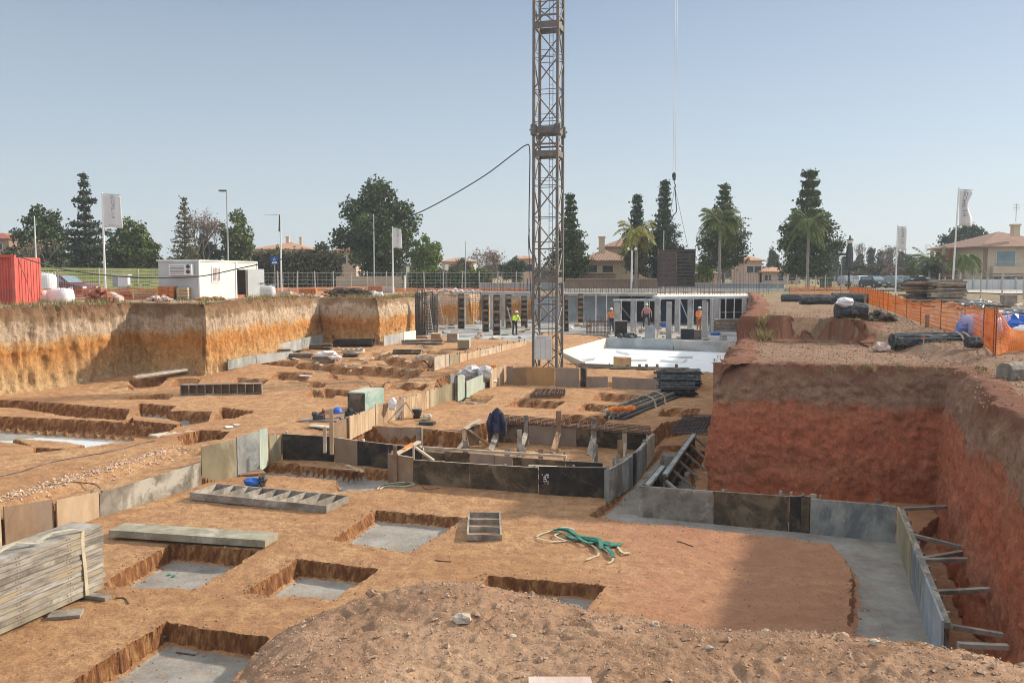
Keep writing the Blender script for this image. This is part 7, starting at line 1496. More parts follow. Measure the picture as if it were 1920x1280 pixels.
ac = MB(); q0 = P3(-.32, .25, zt - .75); ac.hexa([q0, q0 + e1 * .3, q0 + e1 * .3 + n1 * 1.3, q0 + n1 * 1.3], [v + Vector((0, 0, .6)) for v in (q0, q0 + e1 * .3, q0 + e1 * .3 + n1 * 1.3, q0 + n1 * 1.3)]); acp = part(ac, 'air_conditioner', M['white_paint'], r)
mb = MB(); q0 = P3(-.33, .28, zt - .68)
for k in range(6): mb.beam(q0 + n1 * .4 + Vector((0, 0, .08 * k + .02)), q0 + n1 * 1.2 + Vector((0, 0, .08 * k + .02)), .02, .02)
for k in range(2): c2 = q0 + n1 * .17 + Vector((0, 0, .12 + .28 * k)); mb.tube([c2 + e1 * .0, c2 - e1 * .02], .11, 10)
part(mb, 'grille', M['dark_steel'], acp)
# cars
def car(p, rz, mt, label, L=4.3, Wd=1.72, Hh=1.5, group=None, estate=True):
    r = root('parked_car', p, label, 'car', group); s = L / 4.3
    low = [(-2.15, .35), (-2.12, .72), (-1.95, .92), (1.0, .95), (1.95, .80), (2.12, .60), (2.15, .35), (1.8, .25), (-1.9, .25)]
    cab = [(-1.95, .92), (-1.75 if estate else -1.3, 1.42), (-.2, 1.48), (.45, 1.42), (1.15, .94)]
    def loft(prof, w0, w1, zmid, zt_):
        mb = MB(); V_ = []
        for sy in (-1, 1):
            for x, z in prof: k = (z - zmid) / (zt_ - zmid) if z > zmid else 0; w_ = w0 + (w1 - w0) * max(0, k); V_.append((x * s, sy * w_ / 2, z * Hh / 1.5))
        n = len(prof); mb.add(V_, [tuple(range(n))[::-1] if False else tuple(range(n)), tuple(range(n, 2 * n))[::-1]] + [(i, i + n, (i + 1) % n + n, (i + 1) % n) for i in range(n)]); return mb
    def put(mb, name, m, par=None):
        o = make_obj(name, mb.v, mb.f, M[m], par or r); return o
    put(loft(low, Wd, Wd * .96, .5, .95), 'body', mt); put(loft(cab, Wd * .94, Wd * .74, .92, 1.48), 'roof', mt)
    for sy in (-1, 1):
        for (a, b_, c_, d_) in (((-1.68, .98), (-1.58, 1.36), (-.85, 1.41), (-.85, .98)), ((-.78, .98), (-.78, 1.41), (-.05, 1.42), (-.05, .98)), ((.02, .98), (.02, 1.42), (.42, 1.37), (.95, .98))):
            mb = MB(); V_ = []
            for x, z in (a, b_, c_, d_): k = (z - .92) / .56; w_ = Wd * (.94 + (.74 - .94) * k) / 2 + .012; V_.append((x * s, sy * w_, z * Hh / 1.5))
            mb.add(V_, [(0, 1, 2, 3)]); put(mb, 'side_window', 'window_glass')
        for x in (-1.35, 1.32):
            mb = MB(); mb.tube([(x * s, sy * (Wd / 2 - .18), .31), (x * s, sy * (Wd / 2 + .01), .31)], .31, 16); wh = put(mb, 'wheel', 'tyre'); mb = MB(); mb.tube([(x * s, sy * (Wd / 2), .31), (x * s, sy * (Wd / 2 + .025), .31)], .18, 10); put(mb, 'rim', 'galvanised', wh)
        mb = MB(); mb.box((2.1 * s, sy * Wd * .36, .68), (.08, .3, .14)); put(mb, 'headlight', 'lamp_glass'); mb = MB(); mb.box((-2.12 * s, sy * Wd * .38, .78), (.06, .22, .2)); put(mb, 'tail_light', 'lamp_red')
        mb = MB(); mb.box((.85 * s, sy * (Wd / 2 + .06), 1.0), (.12, .14, .1)); put(mb, 'wing_mirror', mt)
    for (x0_, z0_, x1_, z1_, nm) in ((.55, 1.39, 1.08, .98, 'windscreen'), (-1.78, 1.36, -1.92, 1.0, 'rear_window')):
        mb = MB(); V_ = [(x * s + (.02 if x > 0 else -.02), sy * Wd * (.40 if z > 1.2 else .44) * .9, (z + .015) * Hh / 1.5) for x, z in ((x0_, z0_), (x1_, z1_)) for sy in (-1, 1)]; mb.add(V_, [(0, 1, 3, 2)]); put(mb, nm, 'window_glass')
    mb = MB(); mb.box((2.16 * s, 0, .42), (.04, .52, .11)); put(mb, 'number_plate', 'white_paint'); mb = MB(); mb.box((2.13 * s, 0, .55), (.04, .9, .12)); put(mb, 'grille', 'dark_steel')
    r.rotation_euler = (0, 0, rz); return r
p = at(112, 545, 56); car(p, R(-12), 'car_burgundy', 'dark burgundy estate car parked behind the mesh fence at the left', 4.5)
for (px, py, dist, rz, mt, lb) in ((1618, 534, 120, R(-95), 'car_white', 'white car approaching on the far street behind the orange netting'), (1639, 540, 112, R(-80), 'car_dark', 'dark car nose-on in the middle of the far street'), (1668, 538, 116, R(-30), 'car_grey', 'grey car parked left of the timber stack'), (1694, 536, 118, R(-20), 'car_white', 'white car just left of the far flagpole base'), (1718, 534, 124, R(-10), 'car_dark', 'dark car half hidden behind the timber stack'), (1590, 533, 128, R(-90), 'car_grey', 'grey car beside the green bin')):
    car(at(px, py, dist), rz, mt, lb)
p = at(1612, 524, 150); r = root('bus_shelter', p, 'long low dark canopy over the far parked cars', 'shelter'); box_part(r, 'roof', (p.x - 2, p.y, p.z + 3.0), (12, 3, .3), 'dark_steel')
for k in range(4): box_part(r, 'post', (p.x - 7 + 3.4 * k, p.y, p.z + 1.43), (.12, .12, 2.84), 'galvanised')
p = at(1548, 545, 97); r = root('waste_bin', p, 'dark green lidded bin before the stepped conifer', 'bin'); box_part(r, 'body', (p.x, p.y, p.z + .8), (1.0, .8, 1.1), 'leaf_blue'); box_part(r, 'lid', (p.x, p.y, p.z + 1.4), (1.1, .9, .1), 'leaf_blue'); box_part(r, 'foot', (p.x, p.y, p.z + .12), (.3, .3, .25), 'dark_steel')
# big bags and rubble on the left
def big_bag(px, by, ty, wpx, dist, label, mt='sack_white', seed=1):
    if px > 1400: dist = at(px, by).y
    p = at(px, by, dist); wd = wpx * dist / FPX; h = D(px, ty, dist).z - p.z; r = root('big_bag', p, label, 'bag'); mb = MB(); N = 16; V_ = []; rr_ = random.Random(seed)
    lev = [0, .12, .35, .6, .82, .93, 1.0]
    for j, f in enumerate(lev):
        k = (.86, .98, 1.03, 1.02, .97, .86, .55)[j]
        for i in range(N):
            t = 2 * math.pi * i / N; sq = 1 / max(abs(math.cos(t)), abs(math.sin(t))) ** .65; V_.append((p.x + wd / 2 * k * sq * math.cos(t) * (1 + rr_.uniform(-.04, .04)), p.y + wd / 2 * k * sq * math.sin(t), p.z + h * f * (1 + rr_.uniform(-.03, .03))))
    F_ = []
    for j in range(len(lev) - 1):
        for i in range(N): F_.append((j * N + i, j * N + (i + 1) % N, (j + 1) * N + (i + 1) % N, (j + 1) * N + i))
    F_.append(tuple((len(lev) - 1) * N + i for i in range(N))); mb.add(V_, F_); part(mb, 'sack', M[mt], r, True)
    for sx in (-1, 1):
        for sy in (-1, 1): mb = MB(); c = Vector((p.x + sx * wd * .38, p.y + sy * wd * .38, p.z + h * .92)); mb.tube([c, c + Vector((0, 0, h * .16)), c + Vector((-sx * wd * .16, 0, h * .12)), c + Vector((-sx * wd * .2, 0, 0))], .02, 4); part(mb, 'lifting_loop', M[mt], r)
    return r
big_bag(86, 544, 513, 34, 52, 'tall white bulk bag standing before the burgundy car', seed=1)
big_bag(114, 572, 541, 40, 43, 'bright white bulk bag at the edge of the cut, right of the container', seed=2)
big_bag(72, 571, 544, 50, 44.5, 'pinkish-white slumped bulk bag in the middle of the bag group', 'rubble_pink', 3)
big_bag(48, 560, 541, 22, 47, 'small torn white bag beside the red container', seed=4)
big_bag(502, 560, 536, 26, 55, 'grey-white bulk bag right of the cabin door', 'cloth_grey', 5)
big_bag(697, 561, 546, 18, 62, 'left one of two small white bags beside the twisted reinforcement pile', seed=6)
big_bag(711, 561, 548, 15, 62, 'right one of two small white bags beside the twisted reinforcement pile', seed=7)
def rubble(px, by, wpx, hpx, dist, mt, label, n=40, seed=1, rad=.14):
    if px > 1400: dist = at(px, by).y
    p = at(px, by, dist); wd = wpx * dist / FPX; h = hpx * dist / FPX; mb = MB(); rr_ = random.Random(seed)
    for k in range(n):
        t = rr_.uniform(-1, 1); v = rr_.uniform(-.6, .6); hh = h * max(0, 1 - abs(t) ** 1.6) * rr_.random(); s = rad * rr_.uniform(.6, 1.4); mb.blob((p.x + t * wd / 2, p.y + v * wd * .3, p.z + hh + s * .3), (s, s, s * .8), seed * 100 + k, 6, 4, .35)
    return single(mb, 'rubble_heap', M[mt], tuple(p), label, 'rubble')
rubble(188, 570, 44, 26, 43.5, 'rubble_red', 'dark red rubble mound below the left flagpole', 70, 1); rubble(212, 569, 26, 10, 43.8, 'rubble_pink', 'pale block rubble right of the dark red mound', 14, 2, .2); rubble(236, 556, 20, 12, 50, 'rubble_red', 'small red heap under the electricity box', 20, 3); rubble(60, 574, 30, 8, 42.5, 'rubble_pink', 'pale concrete lumps before the bag group', 10, 4, .25)
rubble(300, 564, 40, 7, 46, 'rubble_pink', 'pinkish crushed rubble at the rim before the cabin', 40, 5, .1); rubble(42, 562, 28, 10, 46, 'rubble_red', 'dark red heap behind the container corner', 24, 6); rubble(560, 552, 90, 5, 66, 'rubble_pink', 'low spread of pale rubble right of the cabin', 60, 7, .12); rubble(845, 548, 120, 5, 84, 'rubble_pink', 'low line of pale rubble before the hedge', 70, 8, .18); rubble(400, 560, 60, 4, 48.4, 'rubble_red', 'low red crumbs along the foot of the cabin', 40, 9, .08)
rubble(620, 548, 160, 4, 70, 'rubble_red', 'low line of red rubble along the mesh fence', 80, 10, .14)
def brick_pallet(x0, x1, ty, by, dist, mt, label, stack=4):
    a = at(x0, by, dist); b = at(x1, by, dist); h = D(x0, ty, dist).z - a.z; r = root('brick_pallet', a, label, 'pallet'); mb = MB(); wd = (b.x - a.x); rr_ = random.Random(int(x0))
    nx = max(3, int(wd / .28)); nz = max(2, int(h / .16))
    for i in range(nx):
        for k in range(nz): mb.box((a.x + wd * (i + .5) / nx + rr_.uniform(-.01, .01), a.y + .3 + rr_.uniform(-.02, .02), a.z + .12 + (h - .12) * (k + .5) / nz), (wd / nx * .95, .6, (h - .12) / nz * .92))
    part(mb, 'bricks', M[mt], r); mb = MB(); mb.box((a.x + wd / 2, a.y + .3, a.z + .06), (wd, .66, .11)); part(mb, 'pallet_base', M['timber_grey'], r); return r
brick_pallet(296, 326, 537, 561, 49, 'brick_orange', 'orange brick pallet nearest the left end of the cabin'); brick_pallet(331, 352, 539, 560, 49, 'ply_pine', 'sand-coloured block pallet touching the cabin end wall')
brick_pallet(560, 592, 541, 552, 74, 'brick_orange', 'small orange brick pallet beyond the bulk bag'); brick_pallet(690, 716, 536, 550, 86, 'brick_orange', 'orange brick pallet left of the middle flagpole'); brick_pallet(716, 738, 537, 550, 86, 'rubble_pink', 'pale block pallet at the foot of the middle flagpole'); brick_pallet(522, 545, 546, 557, 62, 'stone_pale', 'long pale block beside the bulk bag'); brick_pallet(252, 282, 549, 558, 52, 'stone_pale', 'pale stone blocks right of the electricity box')
# electricity box
p = at(233, 557, 51); r = root('electricity_box', p, 'white electricity meter box on a pale brick pier', 'meter box'); hh = D(233, 514, 51).z - p.z; box_part(r, 'pier', (p.x, p.y, p.z + hh * .25), (.45, .4, hh * .5), 'rubble_pink'); box_part(r, 'cabinet', (p.x + .02, p.y, p.z + hh * .72), (.55, .35, hh * .42), 'white_paint'); box_part(r, 'cabinet_side', (p.x - .42, p.y + .02, p.z + hh * .7), (.3, .3, hh * .4), 'grey_paint'); box_part(r, 'hood', (p.x - .1, p.y, p.z + hh * .97), (.95, .5, .06), 'white_paint')
# twisted reinforcement on the rim, mesh rolls on the right
def tangle(px, by, wpx, hpx, dist, mt, label, n, seed, r_=.02, curl=.0, zz=None):
    dist = at(px, by).y if px > 1400 else dist; p = at(px, by, dist); wd = wpx * dist / FPX; h = hpx * dist / FPX; mb = MB(); rr_ = random.Random(seed)
    for k in range(n):
        x = rr_.uniform(-.5, .5) * wd; L_ = wd * rr_.uniform(.12, .35); z = p.z + h * rr_.random() * (1 - abs(x / wd) * .6); a = rr_.uniform(-.3, .3) + (1.57 if rr_.random() < .25 else 0)
        mb.tube([(p.x + x - math.cos(a) * L_, p.y + rr_.uniform(-.4, .4), max(p.z, z - math.sin(a) * min(L_, h))), (p.x + x, p.y + rr_.uniform(-.4, .4), z + .05), (p.x + x + math.cos(a) * L_, p.y + rr_.uniform(-.4, .4), min(p.z + h, z + math.sin(a) * L_ * .4))], r_, 4)
    return single(mb, 'rebar_pile', M[mt], tuple(p), label, 'reinforcement')
tangle(655, 561, 62, 18, 61, 'timber_dark', 'dark twisted reinforcement piled on the rim of the left bank', 130, 1, .035)
def roll(x0, x1, ty, by, dist, label, mt='black_mesh', seed=1, ends=False):
    dist = at(x0, by).y
    a = at(x0, by, dist); b = at(x1, by, dist); b.z = a.z; h = D(x0, ty, dist).z - a.z; R_ = h / 2; r = root('mesh_roll', a, label, 'mesh roll'); rr_ = random.Random(seed); L_ = b.x - a.x
    mb = MB(); N = 14; nn_ = max(6, int(L_ / .25)); V_ = []
    for i in range(nn_ + 1):
        for k in range(N): t = 2 * math.pi * k / N; q_ = 1 + rr_.uniform(-.07, .07); V_.append((a.x + L_ * i / nn_, a.y + R_ * 1.2 * q_ * math.cos(t), a.z + R_ + R_ * q_ * math.sin(t)))
    F_ = [(i * N + k, i * N + (k + 1) % N, (i + 1) * N + (k + 1) % N, (i + 1) * N + k) for i in range(nn_) for k in range(N)] + [tuple(range(N)), tuple(nn_ * N + k for k in range(N))]
    mb.add(V_, F_); part(mb, 'roll_core', M[mt], r)
    mb = MB()
    for k in range(34):
        t = rr_.random() * 3.6 - .3; s0_, s1_ = sorted((rr_.random(), rr_.random())); c_, s_ = math.cos(t) * 1.26, math.sin(t) * 1.05; mb.tube([(a.x + L_ * s0_, a.y - R_ * c_, a.z + R_ + R_ * s_), (a.x + L_ * (s0_ + s1_) / 2, a.y - R_ * c_, a.z + R_ + R_ * s_ + .02), (a.x + L_ * s1_, a.y - R_ * c_, a.z + R_ + R_ * s_)], .014, 4)
    part(mb, 'loose_wire', M['net_wire'], r)
    if ends:
        for x in (.88, .97): mb = MB(); mb.tube([(a.x + L_ * x + .03 * math.cos(t * 2), a.y + R_ * 1.3 * math.cos(t), a.z + R_ + R_ * 1.1 * math.sin(t)) for t in [i * math.pi / 8 for i in range(17)]], .03, 5); part(mb, 'tie_net', M['sling_beige'], r)
    return r
roll(1672, 1812, 625, 656, 23.6, 'long black mesh roll lying at the rim, tied with pale net at its right end', seed=1, ends=True)
roll(1812, 1838, 632, 654, 24.4, 'short grey-black roll end behind the long tied roll', seed=2)
roll(1568, 1622, 568, 597, 36, 'compact black roll with a white bag on top', seed=3)
roll(1500, 1562, 553, 571, 55, 'dark roll left of the one with the white bag', seed=4); roll(1560, 1626, 550, 569, 58, 'rearmost dark roll beside the orange netting', seed=5); roll(1466, 1500, 552, 566, 58, 'leftmost dark roll on the right-hand ground', seed=6)
p = at(1585, 600); p.y += .1; mb = MB(); mb.blob((p.x, p.y, ZAT(1585, 566, p)), (.28, .25, .16), 3, 10, 7, .15); single(mb, 'white_bag', M['sack_white'], tuple(p), 'white bag lying on the compact black roll', 'bag')
rubble(1650, 600, 60, 14, 39, 'timber_dark', 'dark debris heap between black roll and orange netting', 40, 11, .12)
p = at(1655, 657); mb = MB(); mb.blob((p.x - .05, p.y, p.z + .08), (.22, .16, .15), 5, 9, 6, .3); mb.blob((p.x + .12, p.y, p.z + .05), (.12, .12, .1), 6, 8, 6, .3); single(mb, 'rock', M['rubble_pink'], tuple(p), 'pinkish rock at the left end of the long mesh roll', 'rock')
p = at(1731, 664); r = root('survey_peg', p, 'thin survey peg with a red top before the long mesh roll', 'peg'); mb = MB(); mb.tube([p, p + Vector((0, 0, .42))], .018, 5); part(mb, 'rod', M['galvanised'], r); box_part(r, 'red_top', (p.x, p.y, p.z + .44), (.10, .06, .05), 'plastic_red')
# ribbed precast beam at the right edge
p = at(1899, 712); mb = MB(); e = Vector((1, .30, 0)).normalized(); nv = Vector((-e.y, e.x, 0)); N = 12
pts = [(0, 0), (0, .22), (.06, .30), (.15, .34), (.28, .34), (.38, .30), (.44, .22), (.44, 0)]; V_ = []
for i in range(33):
    for (u, z) in pts: g_ = .012 * (i % 2) * (z > .3); q_ = p + e * (i * .06) + nv * u; V_.append((q_.x, q_.y, q_.z + z + g_ - .02))
n8 = len(pts); mb.add(V_, [(i * n8 + k, (i + 1) * n8 + k, (i + 1) * n8 + (k + 1) % n8, i * n8 + (k + 1) % n8) for i in range(32) for k in range(n8)] + [tuple(range(n8)), tuple(32 * n8 + k for k in range(n8))[::-1]]); single(mb, 'ribbed_beam', M['timber_grey'], tuple(p), 'grey-brown ribbed beam lying on the rim at the right edge', 'beam')
# orange netting
def netting(path, tops, label, mt='net_orange', vs=.10, hs=.075, wd=.03, seed=1, name='barrier_net', rods=True):
    """orange mesh built strand by strand between plan points"""
    rr_ = random.Random(seed); P_ = spline([Vector((p.x, p.y, p.z)) for p in path], 10); T_ = spline([Vector((p.x, p.y, p.z)) for p in tops], 10)
    r = root(name, P_[0], label, 'netting'); Ls = [0]
    for i in range(1, len(P_)): Ls.append(Ls[-1] + (P_[i] - P_[i - 1]).length)
    tot = Ls[-1]
    def at_s(s):
        i = min(len(P_) - 2, int(np.searchsorted(Ls, s, side='right') - 1)); f = (s - Ls[i]) / max(1e-6, Ls[i + 1] - Ls[i]); return P_[i].lerp(P_[i + 1], f), T_[i].lerp(T_[i + 1], f)
    nh = max(3, int((T_[0] - P_[0]).length / hs)); ns = int(tot / vs); V_, F_ = [], []
    def pt(s, h):
        a, b = at_s(min(max(s, 0), tot)); p = a.lerp(b, h); w_ = .07 * math.sin(s * 2.3 + h * 3) + .04 * math.sin(s * 5.1 + seed); d_ = Vector((-(b.y - a.y) + .3, 1, 0)).normalized(); return p + d_ * w_ - Vector((0, 0, .06 * math.sin(s * 1.7) ** 2 * h))
    def strip(q0, q1, up_):
        n = len(V_); V_.extend([tuple(q0), tuple(q1), tuple(q1 + up_), tuple(q0 + up_)]); F_.append((n, n + 1, n + 2, n + 3))
    for j in range(nh + 1):
        h = j / nh
        for i in range(ns): strip(pt(i * vs, h), pt((i + 1) * vs, h), Vector((0, 0, wd * (1.6 if j in (0, nh) else 1))))
    for i in range(ns + 1):
        for j in range(nh): q0, q1 = pt(i * vs, j / nh), pt(i * vs + vs * .3 * (j % 2), (j + 1) / nh); strip(q0, q1, Vector((wd * .45, 0, 0)))
    make_obj('mesh', np.array(V_) - np.array(tuple(P_[0])), F_, M[mt], r)
    if rods:
        for i in range(int(tot / 2.2) + 1): a, b = at_s(i * 2.2); mb = MB(); mb.tube([a - Vector((0, 0, .1)), b + Vector((0, 0, .08))], .014, 5); part(mb, 'rod', M['rebar'], r)
    return r
NP = [(1592, 548, 538), (1625, 568, 541), (1660, 580, 549), (1712, 600, 566), (1760, 616, 566), (1800, 629, 573), (1838, 644, 578), (1866, 668, 581)]
pb = [at(x, y) for x, y, t in NP]; pt_ = [Vector((p.x, p.y, ZAT(x, t, p))) for p, (x, y, t) in zip(pb, NP)]
netting(pb, pt_, 'orange barrier netting winding along the right-hand ground', seed=1)
pb2 = [pb[-1], at(1900, 660), at(1950, 655)]; tp2 = [Vector((pb[-1].x, pb[-1].y, pt_[-1].z)), Vector((pb2[1].x, pb2[1].y, pt_[-1].z - .55)), Vector((pb2[2].x, pb2[2].y, pt_[-1].z - .7))]
netting(pb2, tp2, 'orange netting sloping down off the near corner post towards the right edge', seed=2)
for i, (px, py, ty, lb) in enumerate(((1738, 614, 590, 'brown stub post showing through the orange netting'), (1622, 572, 552, 'short post at the far end of the orange netting'))): p = at(px, py); ln3(p, Vector((p.x, p.y, ZAT(px, ty, p))), .10, .10, 'timber_brown', 'post', lb, 'post', up=(0, 1, 0))
def flat_net(x0, x1, by, ty, dist, label, seed, d2=None, mt='net_orange'):
    a, b = at(x0, by, dist), at(x1, by, d2 or dist); h = D(x0, ty, dist).z - a.z; m = a.lerp(b, .5); m.z = zg(m.x, m.y); netting([a, m, b], [v + Vector((0, 0, h)) for v in (a, m, b)], label, mt, .16, .12, .045, seed)
flat_net(30, 318, 572, 543, 46.5, 'orange-red net fence along the rim in front of the bags at the left', 3, 49, 'rubble_net')
flat_net(500, 700, 552, 541, 80, 'faded orange net strip beyond the cabin', 4, 88); flat_net(700, 985, 549, 541, 88, 'faded orange net strip before the hedge', 5, 90); flat_net(1480, 1590, 549, 538, 70, 'far orange net strip under the stepped conifer', 6, 66)
# mesh fences
def mesh_fence(pts, posts, label, h_px, wires=7, vstep=None, mt='galvanised', lean=0.0, r_=.03, wr=.010):
    P_ = [at(x, y, d_) for x, y, d_ in pts]; h = (D(pts[0][0], h_px, pts[0][2]).z - P_[0].z); r = root('mesh_fence', P_[0], label, 'fence'); tot = [0]
    for i in range(1, len(P_)): tot.append(tot[-1] + (P_[i] - P_[i - 1]).length)
    def s_at(s): i = min(len(P_) - 2, int(np.searchsorted(tot, s, side='right') - 1)); return P_[i].lerp(P_[i + 1], (s - tot[i]) / (tot[i + 1] - tot[i]))
    for k in range(posts + 1):
        p = s_at(min(tot[-1] * k / posts, tot[-1] - 1e-4)); mb = MB(); mb.tube([p - Vector((0, 0, .2)), p + Vector(((k % 3 - 1) * lean, 0, h))], r_, 6); part(mb, 'post', M['post_pale'], r)
    mb = MB()
    for j in range(wires): mb.tube([p + Vector((0, 0, h * (j + .5) / wires)) for p in P_], wr, 3, cap=False)
    if vstep:
        for k in range(int(tot[-1] / vstep)): p = s_at(k * vstep); mb.beam(p + Vector((0, 0, .05)), p + Vector((0, 0, h * .96)), wr * 1.2, wr * 1.2, up=(0, 1, 0))
    part(mb, 'wire_mesh', M['galvanised'], r); return r
mesh_fence([(30, 560, 50), (165, 558, 51), (330, 556, 54)], 4, 'wire mesh fence on thin posts behind the bag group at the left', 501, 16, .12, r_=.04, wr=.007)
mesh_fence([(484, 546, 82), (700, 546, 90), (1000, 545, 95)], 15, 'long mesh fence with pale leaning posts from the cabin to the crane', 508, 6, .5, lean=.08, r_=.06)
mesh_fence([(1760, 556, 68), (1960, 556, 66)], 5, 'thin-posted mesh fence before the pale boundary wall at the right', 512, 5, .4, r_=.05)
mesh_fence([(1440, 550, 92), (1600, 550, 92)], 9, 'thin paling fence under the stepped conifer', 516, 3, .6, r_=.05)
# green slatted screen behind the burgundy car
a = at(22, 545, 66); b = at(300, 545, 78); r = root('slatted_screen', a, 'yellow-green slatted screen behind the burgundy car', 'screen'); hh = D(22, 500, 66).z - a.z
for k in range(8): mb = MB(); z = hh * (k + .5) / 8; mb.beam(a + Vector((0, 0, z)), b + Vector((0, 0, z)), .05, hh / 8 * .78); part(mb, 'slat', M['lawn'], r)
for k in range(6): mb = MB(); p = a.lerp(b, k / 5) + Vector((0, .1, 0)); mb.beam(p, p + Vector((0, 0, hh)), .08, .08, up=(0, 1, 0)); part(mb, 'post', M['weed_green'], r)
# poles, lamps, flags, signs
def pole(px, by, ty, dist, r_, mt, name, label, cat, top=None):
    p = at(px, by, dist); zt = D(px, ty, dist).z; mb = MB(); mb.tube([p - Vector((0, 0, .1)), Vector((p.x, p.y, zt))], [r_, r_ * .7], 8)
    if top is None: return single(mb, name, M[mt], tuple(p), label, cat)
    r = root(name, p, label, cat); part(mb, 'pole', M[mt], r); top(r, Vector((p.x, p.y, zt))); return r
def cobra(r, t, s=-1, L_=1.0, sz=1.0): box_part(r, 'lamp_head', (t.x + s * L_ * .5, t.y, t.z + .02), (L_ * .95 * sz, .35, .16), 'dark_steel'); box_part(r, 'lens', (t.x + s * L_ * .55, t.y, t.z - .08), (L_ * .5 * sz, .25, .04), 'lamp_glass')
pole(428, 495, 358, 96, .09, 'grey_paint', 'street_lamp', 'dark-headed street lamp rising behind the white cabin', 'street lamp', lambda r, t: cobra(r, t, -1, .8))
def thin_arm(r, t): mb = MB(); mb.tube([t, t + Vector((-1.6, 0, -.02))], .03, 5); part(mb, 'arm', M['galvanised'], r); mb = MB(); mb.tube([t - Vector((0.02, .1, 0)), t - Vector((.1, .1, 1.6))], .07, 6); part(mb, 'shroud', M['dark_steel'], r)
pole(528, 546, 403, 88, .09, 'white_paint', 'arm_pole', 'white pole with a thin horizontal arm beside the crossing sign', 'pole', thin_arm)
pole(70, 548, 405, 92, .08, 'white_paint', 'plain_pole', 'plain pale pole behind the tall white bag at the left', 'pole')
pole(702, 545, 401, 92, .07, 'galvanised', 'plain_pole', 'thin grey pole standing in front of the giant pine', 'pole')
pole(873, 545, 452, 100, .06, 'galvanised', 'plain_pole', 'thin pole above the hedge left of the crane', 'pole')
pole(1244, 500, 432, 101, .06, 'white_paint', 'plain_pole', 'thin white pole behind the hanging shutter', 'pole')
pole(1577, 545, 478, 110, .06, 'grey_paint', 'plain_pole', 'thin dark pole left of the ornamental lamp', 'pole', lambda r, t: box_part(r, 'lamp_head', (t.x, t.y, t.z + .1), (.9, .3, .3), 'dark_steel'))
def twin(r, t):
    mb = MB(); mb.tube([t + Vector((-.35, 0, .1)), t, t + Vector((.35, 0, .1))], .03, 5); part(mb, 'bracket', M['grey_paint'], r)
    for s in (-1, 1): mb = MB(); mb.blob((t.x + s * .38, t.y, t.z + .18), (.13, .13, .17), 1, 10, 6, 0); part(mb, 'globe', M['lamp_glass'], r)
pole(1184, 545, 470, 95, .11, 'white_paint', 'street_lamp', 'pale twin-headed street lamp before the yellowing palm', 'street lamp', twin)
pole(1265, 505, 455, 103, .05, 'galvanised', 'street_lamp', 'twin globe lamp just above the hanging shutter', 'street lamp', twin)
def lantern(r, t):
    mb = MB(); mb.tube([t + Vector((0, 0, z)) for z in (-3.6, -3.5, -1.8, -.9, -.5, -.4, 0)], [.16, .42, .40, .26, .36, .18, .03], 8); part(mb, 'lantern', M['dark_steel'], r)
    mb = MB(); mb.tube([t + Vector((0, 0, z)) for z in (-.85, -.52)], [.27, .37], 8); part(mb, 'lantern_glass', M['lamp_glass'], r)
pole(1591, 549, 442, 98, .14, 'dark_steel', 'ornamental_lamp', 'dark ornamental lamp with a tall lantern right of the stepped conifer', 'street lamp', lantern)
def flagpole(px, by, ty, dist, fw, fh, label, lean=0, letters='', wave=.08, mt='white_paint', taper=0.0):
    p = at(px, by, dist); zt = D(px, ty, dist).z; r = root('flagpole', p, label, 'flag'); t = Vector((p.x + lean, p.y, zt)); mb = MB(); mb.tube([p - Vector((0, 0, .1)), t], [.085, .05], 8); part(mb, 'pole', M[mt], r)
    Wf = fw * dist / FPX; Hf = fh * dist / FPX; mb = MB(); mb.tube([t + Vector((0, 0, -.12)), t + Vector((Wf * 1.08, 0, -.18))], .025, 5); part(mb, 'arm', M['galvanised'], r)
    nx, nz = 14, 16; V_, F_ = [], []
    def fp(u, v): ww = 1 - taper * math.sin(min(1, v * 1.25) * math.pi) ** 1.5; return Vector((t.x + .06 + Wf * u * ww + .08 * v * u, t.y - wave * math.sin(u * 9 + v * 2) * (.4 + v), t.z - .2 - Hf * v + .05 * math.sin(u * 5)))
    for j in range(nz + 1):
        for i in range(nx + 1): V_.append(fp(i / nx, j / nz))
    F_ = [(j * (nx + 1) + i, j * (nx + 1) + i + 1, (j + 1) * (nx + 1) + i + 1, (j + 1) * (nx + 1) + i) for j in range(nz) for i in range(nx)]
    mb = MB(); mb.add(V_, F_); fo = part(mb, 'banner', M['flag_cloth'], r, True); md = fo.modifiers.new('Thick', 'SOLIDIFY'); md.thickness = .012
    for k, ch in enumerate(letters):
        cu = bpy.data.curves.new('letter', 'FONT'); cu.body = ch; cu.size = Hf * .15; cu.extrude = .002; cu.align_x = 'CENTER'; cu.align_y = 'CENTER'
        tmp = bpy.data.objects.new('tmp', cu); COL.objects.link(tmp); dg = bpy.context.evaluated_depsgraph_get(); me = bpy.data.meshes.new_from_object(tmp.evaluated_get(dg)); bpy.data.objects.remove(tmp)
        me.materials.clear(); me.materials.append(M['flag_print']); c = fp(.52, .10 + .118 * k)
        for v_ in me.vertices:
            x, y, z = v_.co; a_ = R(-90); x, y = x * math.cos(a_) - y * math.sin(a_), x * math.sin(a_) + y * math.cos(a_); x *= 1.15
            u_ = .52 + x / Wf; vv_ = .10 + .118 * k - y / Hf; q_ = fp(u_, vv_); v_.co = Vector((q_.x, q_.y - .015 + z, q_.z)) - Vector(p)
        o = bpy.data.objects.new('letter', me); COL.objects.link(o); o.parent = r; _KIDS.setdefault(r.name, []).append(o)
    mb = MB()
    for k in range(4): c = fp(.3 + .16 * k, .93); mb.box((c.x, c.y - .02, c.z), (Wf * .10, .006, Hf * .022))
    part(mb, 'small_print', M['flag_print_pale'], r); return r
